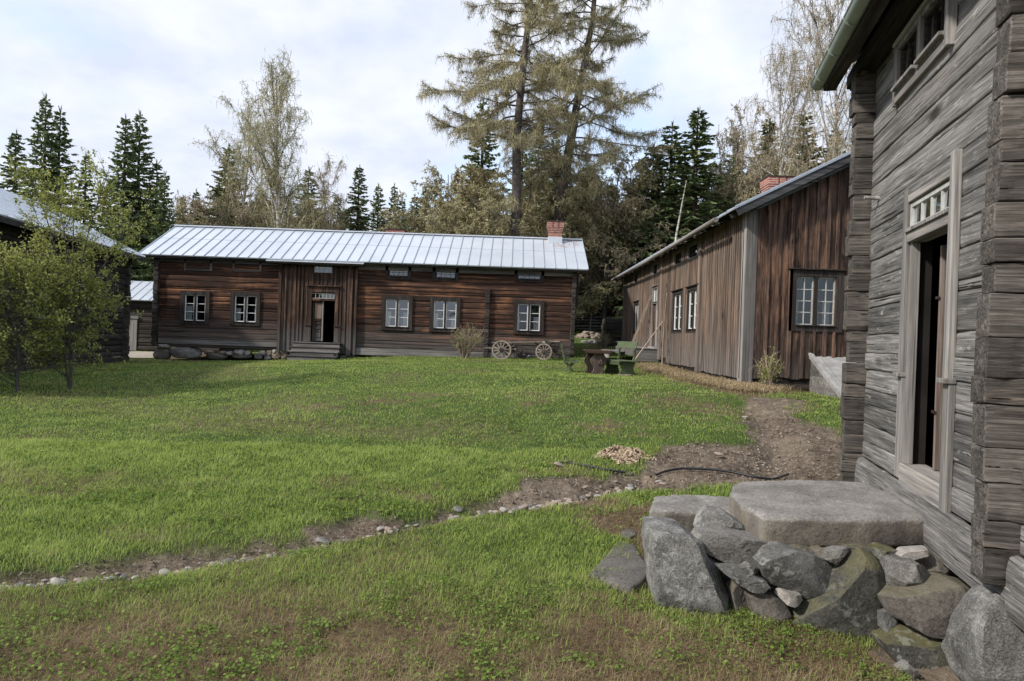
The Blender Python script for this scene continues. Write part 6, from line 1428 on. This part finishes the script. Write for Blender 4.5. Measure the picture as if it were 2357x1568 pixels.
def make_spruce(H_, Rr, seed, mat='needle', low=.05, dens=1., label='x', droop=.35, thin=1.):
    rg = np.random.RandomState(seed); root = thing('spruce_tree', label, 'spruce tree'); g = G()
    g.tube([(0,0,-.5), (0,0,H_*.3), (.05,0,H_*.7), (0,0,H_)], [H_*.013+.05, H_*.010+.03, H_*.005+.015, .01], 7); T = Tw(); z = H_*low
    while z < H_*.985:
        t = z/H_; nb = int(4+rg.rand()*3); az0 = rg.rand()*6.28
        for b in range(nb):
            az = az0+b*6.28/nb+rg.randn()*.25; L_ = Rr*((1-t)**.82)*(.66+.6*rg.rand())+.12; sl = droop*(1-t)*1.0-.35*t+.1*rg.randn()
            d = np.array([math.cos(az), math.sin(az), -sl]); pts = polyline((0,0,z+rg.randn()*.06), d, L_, 5, rg, .05, grav=.10, up=.42)
            if L_ > .8: g.tube(pts, np.linspace(.022*thin, .006, 6)*H_/14, 3, cap=False)
            m = max(5, int(L_*17*dens)); u = .12+.88*rg.rand(m)**.8; q = np.stack([np.interp(u*5, np.arange(6), pts[:, i]) for i in range(3)], -1)
            tang = d/np.linalg.norm(d); side = np.array([-math.sin(az), math.cos(az), 0]); sg = np.where(rg.rand(m) < .5, -1, 1)
            ll = (.20+.34*rg.rand(m))*(1-.45*u)*(.55+.9*(1-t))*(1 if Rr > 1.6 else .8)
            dirs = tang*.55+side*(sg*(.75+.3*rg.randn(m)))[:, None]+np.array([0, 0, -1.])*(.35+.35*rg.rand(m))[:, None]
            T.strips(q, q+dirs*ll[:, None], .060+.045*rg.rand(m), .20+.45*rg.rand(m)+.22*t+.15*u, rg)
            T.strips(q, q+(tang+rg.randn(m, 3)*.25)*ll[:, None]*.8, .05, .3+.5*rg.rand(m), rg)
        z += (.21+.13*rg.rand())*(1+.0*t)*H_/13*(.72+.4*(1-t))
    tp = np.array([[0,0,H_*.97]]*6); T.strips(tp, tp+np.array([0,0,H_*.035])+rg.randn(6,3)*.08, .03, .5, rg)
    g.obj('trunk', M['bark'], root); T.obj('crown', M[mat], root); return root
def make_birch(H_, Rr, seed, tw='birch_tw', label='x', bark='birch', nlimb=26, z0=.22, narrow=.5, tww=.011, dens=1., name='birch_tree', cat='birch tree', leaf=.03, trunk_r=.011, lean_=.0):
    rg = np.random.RandomState(seed); root = thing(name, label, cat); g = G(); gl = G(); T = Tw()
    tr = polyline((0,0,-.3), (lean_,0,1), H_*.98, 14, rg, .022, up=.02); tr[:, 0] -= tr[0, 0]; rr_ = np.linspace(1, .04, 15)**1.1*H_*trunk_r+.008
    g.tube(tr, rr_, 8)
    def twigs(pts, L_, dn, r0=.0):
        m = int(max(3, L_*dn*dens)); u = rg.rand(m)**.7; k = len(pts)-1; q = np.stack([np.interp(u*k, np.arange(k+1), pts[:, i]) for i in range(3)], -1)
        d = rg.randn(m, 3)*.55+np.array([0, 0, -.05]); tl = (.22+.5*rg.rand(m))*H_/16
        e = q+d*tl[:, None]*.7; T.strips(q, e, tww, .12+.35*rg.rand(m)+r0, rg)
        f = e+np.array([0, 0, -1.])*tl[:, None]*.5+rg.randn(m, 3)*.06; T.strips(e, f, tww*.8, .15+.4*rg.rand(m)+r0, rg)
        if leaf:
            for s_ in range(3):
                a = q+(e-q)*rg.rand(m)[:, None] if s_ == 0 else e+(f-e)*rg.rand(m)[:, None]; T.strips(a, a+rg.randn(m, 3)*leaf*1.2, leaf*.55, .35+.65*rg.rand(m), rg)
    for i in range(nlimb):
        t = z0+(1-z0)*(i+.5*rg.rand())/nlimb*.97; p0 = np.array([np.interp(t*14, np.arange(15), tr[:, j]) for j in range(3)]); az = i*2.4+rg.randn()*.4
        env = float(np.interp(t, [0, .2, .4, .6, .8, .92, 1.], [.8, 1., 1., .80, .48, .25, .08])); an = narrow*(.75+.5*rg.rand())*(1.1-.3*t); L_ = (Rr*env/math.sin(an)*.62+.3)*(.65+.45*rg.rand())
        d = np.array([math.cos(az)*math.sin(an), math.sin(az)*math.sin(an), math.cos(an)]); pts = polyline(p0, d, L_*1.35, 8, rg, .07, grav=.0, up=-.10/max(1, L_*.35))
        ra = np.interp(t*14, np.arange(15), rr_)*.45; (gl if ra < .03 else g).tube(pts, np.linspace(ra, .006, 9), 4, cap=False); twigs(pts[3:], L_, 13)
        for s_ in range(int(4+L_*1.6)):
            u = .25+.7*rg.rand(); q0 = np.array([np.interp(u*8, np.arange(9), pts[:, j]) for j in range(3)]); dd = (pts[min(8, int(u*8)+1)]-q0); dd = dd/(np.linalg.norm(dd)+1e-6)+rg.randn(3)*.55
            p2 = polyline(q0, dd, L_*(.28+.3*rg.rand())*(1.1-u*.4), 5, rg, .12, grav=.12, up=-.3); gl.tube(p2, np.linspace(ra*.35+.004, .003, 6), 3, cap=False); twigs(p2, L_*.42, 26, .06)
    g.obj('trunk', M[bark], root, smooth=True); gl.obj('limbs', M['sapbark'] if bark != 'birch' else M['larch_bark'], root); T.obj('crown', M[tw], root); return root
def make_larch(H_, Rr, seed, label, trunk_pts, tr_r, crown0=.28, nl=92):
    rg = np.random.RandomState(seed); root = thing('larch_tree', label, 'larch tree'); g = G(); gl = G(); T = Tw()
    tp = np.array(trunk_pts, float); k = len(tp)-1; tt_ = np.linspace(0, k, 30); tr = np.stack([np.interp(tt_, np.arange(k+1), tp[:, j]) for j in range(3)], -1); tr[1:-1] += rg.randn(28, 3)*[.05,.05,0]
    for _ in range(2): tr[1:-1] = .5*tr[1:-1]+.25*(tr[:-2]+tr[2:])
    rr_ = tr_r*np.linspace(1, .10, 30)**.9; rr_[0] *= 1.35; g.tube(tr, rr_, 12); zz = tr[:, 2]
    def drape(pts, L_, dn, wsc=1.):
        m = int(max(4, L_*dn)); u = rg.rand(m)**.8; kk = len(pts)-1; q = np.stack([np.interp(u*kk, np.arange(kk+1), pts[:, i]) for i in range(3)], -1)
        d = rg.randn(m, 3)*.34+np.array([0, 0, -.42]); tl = (.14+.42*rg.rand(m)**1.5)*wsc; e = q+d*tl[:, None]; T.strips(q, e, .013, .10+.5*rg.rand(m), rg)
        f = e+np.array([0, 0, -.9])*tl[:, None]*.5+rg.randn(m, 3)*.07; T.strips(e, f, .012, .2+.6*rg.rand(m), rg)
        a = q+rg.randn(m, 3)*.05; T.strips(a, a+rg.randn(m, 3)*.10+[0,0,.05], .014, .35+.65*rg.rand(m), rg)
    for i in range(nl):
        t = crown0+(.985-crown0)*(i+.6*rg.rand())/nl; z = t*H_; p0 = np.array([np.interp(z, zz, tr[:, j]) for j in range(3)]); az = i*2.399+rg.randn()*.5
        L_ = Rr*(1.02*(1-t**2.4)+.10)*(.38+.75*rg.rand()**1.3); sl = .30*(1-t)-.18*t+.16*rg.randn(); d = np.array([math.cos(az), math.sin(az)*.85, -sl+.12])
        pts = polyline(p0, d, L_, 10, rg, .09, grav=.10, up=.28); ra = .028+.05*(1-t)*rg.rand()+.035*(1-t); g.tube(pts, np.linspace(ra, .012, 11), 5, cap=False); drape(pts[2:], L_*.8, 22)
        for s_ in range(int(5+L_*2.6)):
            u = .15+.82*rg.rand(); q0 = np.array([np.interp(u*10, np.arange(11), pts[:, j]) for j in range(3)]); dd = pts[min(10, int(u*10)+1)]-pts[int(u*10)]; dd /= np.linalg.norm(dd)+1e-9
            sd = np.cross(dd, [0,0,1]); dd = dd*.75+sd*rg.choice([-1,1])*(.5+.5*rg.rand())+rg.randn(3)*.18; L2 = L_*(.16+.24*rg.rand())*(1.15-u*.5)
            p2 = polyline(q0, dd, L2, 5, rg, .12, grav=.22, up=.25); gl.tube(p2, np.linspace(ra*.34+.004, .005, 6), 3, cap=False); drape(p2, L2, 28)
    g.obj('trunk', M['larch_bark'], root, smooth=True); gl.obj('limbs', M['larch_bark'], root); T.obj('crown', M['larch_tw'], root); return root
random.seed(4)
# --- the two giant larches behind the long house
def lp(u, v, Y): p = P(u, v, Y); return p
for (pl, Y, Rr, tr_r, seed, lab, c0) in [([(1188,560),(1188,480),(1190,300),(1205,160),(1222,0),(1236,-160),(1244,-330)], 41, 6.4, .34, 3, 'tall old larch with the straighter trunk, left of the two giant larches', .40),
                                         ([(1284,560),(1290,480),(1312,330),(1332,220),(1362,60),(1378,-80),(1388,-260)], 44, 6.6, .40, 17, 'tall old larch with the leaning trunk, right of the two giant larches', .30)]:
    pp = [P(u, v, Y) for u, v in pl]; z0 = gz_(pp[0].x, Y); b = Vector((pp[0].x, Y, z0)); loc = [tuple(q-b) for q in pp]; loc[0] = (loc[0][0], 0, -.3); Hh = loc[-1][2]
    t_ = make_larch(Hh, Rr, seed, lab, loc, tr_r, crown0=c0); t_.location = b
# --- spruces
def place(proto, H0, u, v, Y, label, group=None, sx=1.):
    top = P(u, v, Y); z = gz_(top.x, Y)-.2; s = (top.z-z)/H0; return dup(proto, (top.x, Y, z), random.random()*6.28, (s*sx, s*sx, s), label, group=group)
sp = [make_spruce(16, 2.3, 21, droop=.5), make_spruce(16, 2.0, 22, 'needle', droop=.45), make_spruce(16, 2.6, 23, 'needle', droop=.55), make_spruce(16, 2.7, 24, 'needle2', droop=.4), make_spruce(15, 1.8, 25, 'needle', dens=.9)]
h16 = [16, 16, 16, 16, 15]
LST = [(0,38,300,44,1.25,'spruce at the far left edge, lowest of the trio above the barn roof'),(2,106,218,42,1.1,'tallest spruce of the trio above the barn roof'),(1,140,247,43,1.2,'spruce just right of the tallest one above the barn roof'),(1,198,350,46,1.1,'short spruce standing between the left barn trees and the twin spruces'),
       (0,290,265,41,1.15,'left one of the twin tall dark spruces left of the log house roof'),(2,323,255,42,1.15,'right and taller one of the twin dark spruces left of the log house roof'),(4,362,368,43,1.3,'thin-topped spruce at the right foot of the twin spruces'),(1,380,395,41,1.3,'low spruce touching the left end of the long roof ridge'),(0,252,420,44,1.3,'low spruce filling the gap left of the twin spruces'),
       (3,422,450,58,1.,'small yellowish spruce, first one above the left end of the long roof'),(3,452,436,58,1.,'small yellowish spruce, second one above the left end of the long roof'),(3,528,335,48,1.5,'broad spruce showing through the left birch'),(0,505,420,50,1.3,'low dark spruce left of the left birch trunk'),
       (2,712,385,52,1.4,'dark spruce right of the tall birch trunk'),(3,640,400,54,1.3,'yellowish spruce behind the tall birch'),(1,600,430,52,1.2,'low spruce between the two birches'),(4,778,448,60,1.3,'small spruce by the little bare birch'),(0,828,380,50,1.3,'pointed dark spruce standing alone above the middle of the long roof'),
       (2,872,423,54,1.2,'dark spruce just left of the far chimney'),(1,908,423,54,1.1,'dark spruce right above the far chimney'),(4,926,455,58,1.2,'slim spruce right of the far chimney'),(3,955,448,60,1.3,'yellowish spruce at the left foot of the larches'),(3,980,430,62,1.2,'second yellowish spruce at the left foot of the larches'),(4,1012,455,60,1.2,'small spruce under the lowest left larch boughs'),
       (2,1113,225,52,1.2,'tall dark spruce behind the boughs left of the straighter larch'),(1,1205,300,60,1.2,'spruce just right of the straighter larch trunk'),(0,1243,275,62,1.2,'spruce midway between the two larch trunks'),(1,1280,300,60,1.2,'spruce hugging the leaning larch trunk'),(0,1345,380,58,1.3,'spruce right behind the leaning larch'),
       (2,1548,280,44,1.7,'tall spruce, left one of the pair left of the boarded roof'),(0,1608,248,43,1.9,'tallest spruce, right one of the pair left of the boarded roof'),(3,1505,330,46,1.7,'shorter green spruce left of the pair by the boarded roof'),(3,1640,380,50,1.3,'bushy spruce between the pair and the bare thicket'),
       (3,1772,272,46,1.5,'brownish spruce behind the right chimney'),(3,1852,255,44,1.6,'broad spruce behind the boarded roof next to the bare birch'),(2,1925,290,42,1.5,'spruce beside the grey log corner'),(1,1700,330,56,1.3,'distant spruce inside the bare thicket')]
for i, u, v, Y, sx, lab in LST: place(sp[i], h16[i], u, v, Y, lab, sx=sx)
rg = np.random.RandomState(12); gl_ = 'dark background spruces in the wood between the two houses'
for k in range(34):                      # the dark wood between the houses
    u = rg.uniform(1300, 1560); v = rg.uniform(400, 560); Y = rg.uniform(50, 66); i = rg.choice([0,1,2,2,0]); place(sp[i], h16[i], u, v, Y, 'A', gl_, 1.7)
for k in range(16):
    u = rg.uniform(1320, 1450); v = rg.uniform(560, 660); Y = rg.uniform(52, 60); i = rg.choice([0,1,2]); place(sp[i], h16[i], u, v, Y, 'A', gl_, 2.2)
for k in range(46):
    u = rg.uniform(420, 1330); v = rg.uniform(478, 520); Y = rg.uniform(62, 80); i = rg.choice([0,2,3,3,1]); place(sp[i], h16[i], u, v, Y, 'B', 'distant spruces along the long roof ridge', 2.2)
for k in range(20):
    u = rg.uniform(1640, 2050); v = rg.uniform(330, 420); Y = rg.uniform(50, 62); i = rg.choice([3,3,2]); place(sp[i], h16[i], u, v, Y, 'C', 'distant spruces behind the boarded house', 1.9)
for k in range(16):
    u = rg.uniform(-120, 420); v = rg.uniform(430, 520); Y = rg.uniform(50, 64); i = rg.choice([0,1,2]); place(sp[i], h16[i], u, v, Y, 'D', 'spruces behind the left barn', 1.9)
for key, tx in (('A', 'dark spruce from the left in the wood between the two brown houses'), ('B', 'low distant spruce from the left behind the long metal roof'), ('C', 'distant spruce from the left behind the boarded house roof'), ('D', 'low dark spruce from the left behind the barn')):
    for j_, o_ in enumerate(sorted([o for o in COL.objects if o.get('label') == key], key=lambda o: o.location.x/o.location.y)): o_['label'] = ordinal(j_)+' '+tx
for p_ in sp:
    for ch in list(p_.children): bpy.data.objects.remove(ch)
    bpy.data.objects.remove(p_)
# --- birches and bare thickets
b1 = make_birch(17, 2.2, 31, label='tall slender birch with the white trunk, tallest behind the long roof', nlimb=36, narrow=.40, z0=.2, dens=.62, trunk_r=.014)
b2 = make_birch(15, 2.0, 32, label='second tall birch, left of the tallest one', nlimb=28, narrow=.46, z0=.16, dens=.6, trunk_r=.013)
b3 = make_birch(11, 2.2, 33, 'bare_tw', label='small bare birch between the tall birch and the lone dark spruce', nlimb=20, narrow=.45, leaf=.02)
b4 = make_birch(16, 3.4, 34, 'bare_tw', label='bare white-trunked birch above the right chimney', nlimb=20, narrow=.42, z0=.35, leaf=.02, dens=.45)
b5 = make_birch(15, 3.4, 35, 'bare_tw', label='large budding birch behind the grey log house corner', nlimb=26, narrow=.5, z0=.2, dens=.5, leaf=.022)
def put(o, H0, u, v, ub, vb, Y, sx=1.):
    t = P(u, v, Y); z = gz_(t.x, Y)-.2; b = P(ub, vb, Y); s = (t.z-z)/H0; o.location = (b.x*.15+t.x*.85, Y, z); o.scale = (s*sx, s*sx, s)
put(b1, 17, 668, 122, 656, 522, 44); put(b2, 15, 540, 195, 596, 522, 46); put(b3, 11, 772, 385, 765, 522, 50); put(b4, 16, 1802, 128, 1802, 400, 40, .85); put(b5, 15, 1945, -60, 1975, 200, 34, .9)
th = [make_birch(8, 2.6, 41, 'bare_tw', nlimb=22, narrow=.75, z0=.05, dens=1.0, name='alder_tree', cat='alder tree', bark='sapbark', leaf=.035, tww=.014), make_birch(8, 2.4, 42, 'larch_tw', nlimb=22, narrow=.8, z0=.05, dens=1.1, name='alder_tree', cat='alder tree', bark='sapbark', leaf=.04, tww=.014)]
TH_ = [(475,455,50,1,1.),(520,440,48,0,1.1),(580,440,49,1,1.1),(620,455,50,1,1.),(705,450,50,1,1.),(740,470,52,0,1.),(560,460,46,0,1.2),(660,465,47,1,1.2),(435,485,54,0,1.),
       (1010,420,46,1,1.4),(1060,370,45,1,1.4),(1110,360,44,1,1.5),(1160,400,43,1,1.4),(1040,440,42,1,1.4),(1130,440,41,1,1.4),(1230,420,46,1,1.4),(1330,400,47,1,1.4),(1380,360,48,1,1.5),(1430,380,46,1,1.4),(1480,420,48,0,1.3),(970,460,48,1,1.3),(1255,450,43,1,1.3),(1400,440,45,0,1.4),
       (1712,275,46,0,.75),(1680,370,44,1,1.1),(1740,365,44,0,1.1),(1880,370,42,1,1.2),(1660,410,46,1,1.1)]
for k, (u, v, Y, i, sx) in enumerate(TH_):
    t = P(u, v, Y); z = gz_(t.x, Y)-.2; s = (t.z-z)/8
    wh, gr_ = ('in the brown thicket under the two birches', 'thicket under the birches') if u < 760 else (('in the olive thicket under the two larches', 'thicket under the larches') if u < 1500 else ('in the bare thicket behind the boarded house roof', 'thicket behind the boarded house'))
    dup(th[i], (t.x, Y, z), random.random()*6.28, (s*sx, s*sx, s), 'T'+wh, group=gr_)
for wh in set(o['label'] for o in COL.objects if str(o.get('label', '')).startswith('Tin ')):
    for j_, o_ in enumerate(sorted([o for o in COL.objects if o.get('label') == wh], key=lambda o: o.location.x/o.location.y)): o_['label'] = ordinal(j_)+' twiggy tree from the left '+wh[1:]
for p_ in th:
    for ch in list(p_.children): bpy.data.objects.remove(ch)
    bpy.data.objects.remove(p_)
# pale dead trunk leaning beside the tall spruces
a, b = P(1556, 545, 40), P(1580, 415, 40); g = G(); g.tube([(a.x-.15, 40, gz_(a.x, 40)), tuple(a), tuple(b)], [.09, .07, .02], 7); tag(g.obj('dead_trunk', M['birch'], smooth=True), 'thin pale dead trunk leaning in front of the dark spruces', 'tree trunk')
# --- leafy saplings on the left
def sapling(u, v, Y, utop, vtop, Rr, seed, label, nst=5):
    rg = np.random.RandomState(seed); b = P(u, v, Y); b.z = gz_(b.x, Y)-.05; top = P(utop, vtop, Y); Hh = top.z-b.z; root = thing('sapling', label, 'young tree', tuple(b)); g = G(); T = Tw()
    def leaves(pts, n):
        k = len(pts)-1; m = n; u_ = rg.rand(m)**.6; cl = np.stack([np.interp(u_*k, np.arange(k+1), pts[:, i]) for i in range(3)], -1)
        q = np.repeat(cl, 5, 0)+rg.randn(m*5, 3)*.035; d = rg.randn(m*5, 3)+[0,0,.5]; d /= np.linalg.norm(d, axis=1)[:, None]; ll = .034+.036*rg.rand(m*5)
        e = q+d*ll[:, None]; nn = np.cross(d, rg.randn(m*5, 3)); nn /= np.linalg.norm(nn, axis=1)[:, None]; w_ = ll[:, None]*.34; mid = (q+e)/2
        T.V.append(np.stack([q, mid+nn*w_, e, mid-nn*w_], 1)); T.R.append(np.clip(.1+.75*rg.rand(m*5)+.25*(q[:, 2]-b.z)/Hh, 0, 1))
    for s_ in range(nst):
        f = (s_+.5)/nst; az = s_*2.4+rg.rand(); L_ = Hh*(.8+.25*rg.rand()) if s_ else Hh*1.02
        d = np.array([math.cos(az)*.22*(s_ > 0), math.sin(az)*.22*(s_ > 0), 1.]); 
        if s_ == 0: d = np.array([(top.x-b.x)/Hh, 0, 1.])
        st = polyline((b.x, b.y, b.z) if s_ < 2 else (b.x, b.y, b.z+.3+.15*s_), d, L_*(1 if s_ < 2 else .85), 12, rg, .045, up=.03); g.tube(st, np.linspace(.038 if s_ == 0 else .024, .005, 13), 6)
        for k in range(int(27*L_/4)):
            t = .05+.93*rg.rand(); p0 = np.array([np.interp(t*12, np.arange(13), st[:, j]) for j in range(3)]); a2 = rg.rand()*6.28; Lb_ = Rr*(1.2-t*1.0)*(.45+.6*rg.rand())
            pb2 = polyline(p0, (math.cos(a2)*.9, math.sin(a2)*.9, .55), Lb_, 7, rg, .10, grav=.05, up=.15); g.tube(pb2, np.linspace(.011, .003, 8), 4, cap=False); leaves(pb2[2:], int(3+Lb_*4))
            for _ in range(int(3+Lb_*3)):
                u_ = .3+.7*rg.rand(); q0 = np.array([np.interp(u_*7, np.arange(8), pb2[:, j]) for j in range(3)]); p3 = polyline(q0, (pb2[-1]-pb2[0])/Lb_*.8+rg.randn(3)*.6, .22+.4*rg.rand(), 4, rg, .12, up=.2); g.tube(p3, np.linspace(.005, .002, 5), 3, cap=False); leaves(p3, 3)
    g.obj('stems', M['sapbark'], root); T.obj('leaves', M['sapleaf'], root)
sapling(160, 905, 15.2, 190, 415, 1.15, 51, 'young tree with fresh yellow-green leaves, right one of the two by the barn', 6)
sapling(42, 912, 14.4, 25, 590, 1.5, 52, 'young tree with fresh yellow-green leaves, left one of the two at the frame edge', 7)
sapling(-75, 900, 15.5, -60, 600, 1.5, 53, 'young leafy tree half outside the left frame edge', 5)
# --- bare shrubs
def shrub(x, y, h, r, seed, label, n=34, leafn=6, mat='pole', lm='sapleaf'):
    rg = np.random.RandomState(seed); z = gz_(x, y)-.03; root = thing('shrub', label, 'shrub', (x, y, z)); g = G(); T = Tw()
    for i in range(n):
        a = rg.rand()*6.28; sp_ = r*(.3+.7*rg.rand()); d = (math.cos(a)*sp_/h, math.sin(a)*sp_/h*.6, 1); pts = polyline((x+rg.randn()*.06, y+rg.randn()*.05, z), d, h*(.6+.45*rg.rand()), 8, rg, .10); g.tube(pts, np.linspace(.016, .004, 9), 4, cap=False)
        for _ in range(5):
            u_ = .35+.6*rg.rand(); q0 = np.array([np.interp(u_*8, np.arange(9), pts[:, j]) for j in range(3)]); p3 = polyline(q0, rg.randn(3)*.8+[0,0,.6], h*(.12+.2*rg.rand()), 4, rg, .15); g.tube(p3, np.linspace(.006, .003, 5), 3, cap=False)
            q = np.repeat(p3, 3, 0)[:leafn]; q = q+rg.randn(len(q), 3)*.03; T.strips(q, q+rg.randn(len(q), 3)*.03, .010, .3+.7*rg.rand(len(q)), rg)
    g.obj('stems', M[mat], root); T.obj('buds', M[lm], root)
ps = P(1075, 825, 27.6); shrub(ps.x-.1, 27.6, 1.5, .95, 71, 'bare brown shrub against the log house wall left of the wagon', 44)
ps = P(1018, 822, 28.0)
ps = P(1762, 880, 15.4); shrub(ps.x, 15.3, .95, .32, 72, 'small budding shrub at the corner post of the boarded house', 15, 8)
ps = P(1425, 790, 33); shrub(4.55, 34.2, .9, .6, 73, 'dry brown bush beside the dark timber stack', 40, 3)
ps = P(1310, 800, 29); shrub(ps.x, 33.5, .5, .5, 74, 'low dry bush behind the wagon beyond the log house corner', 20, 3)
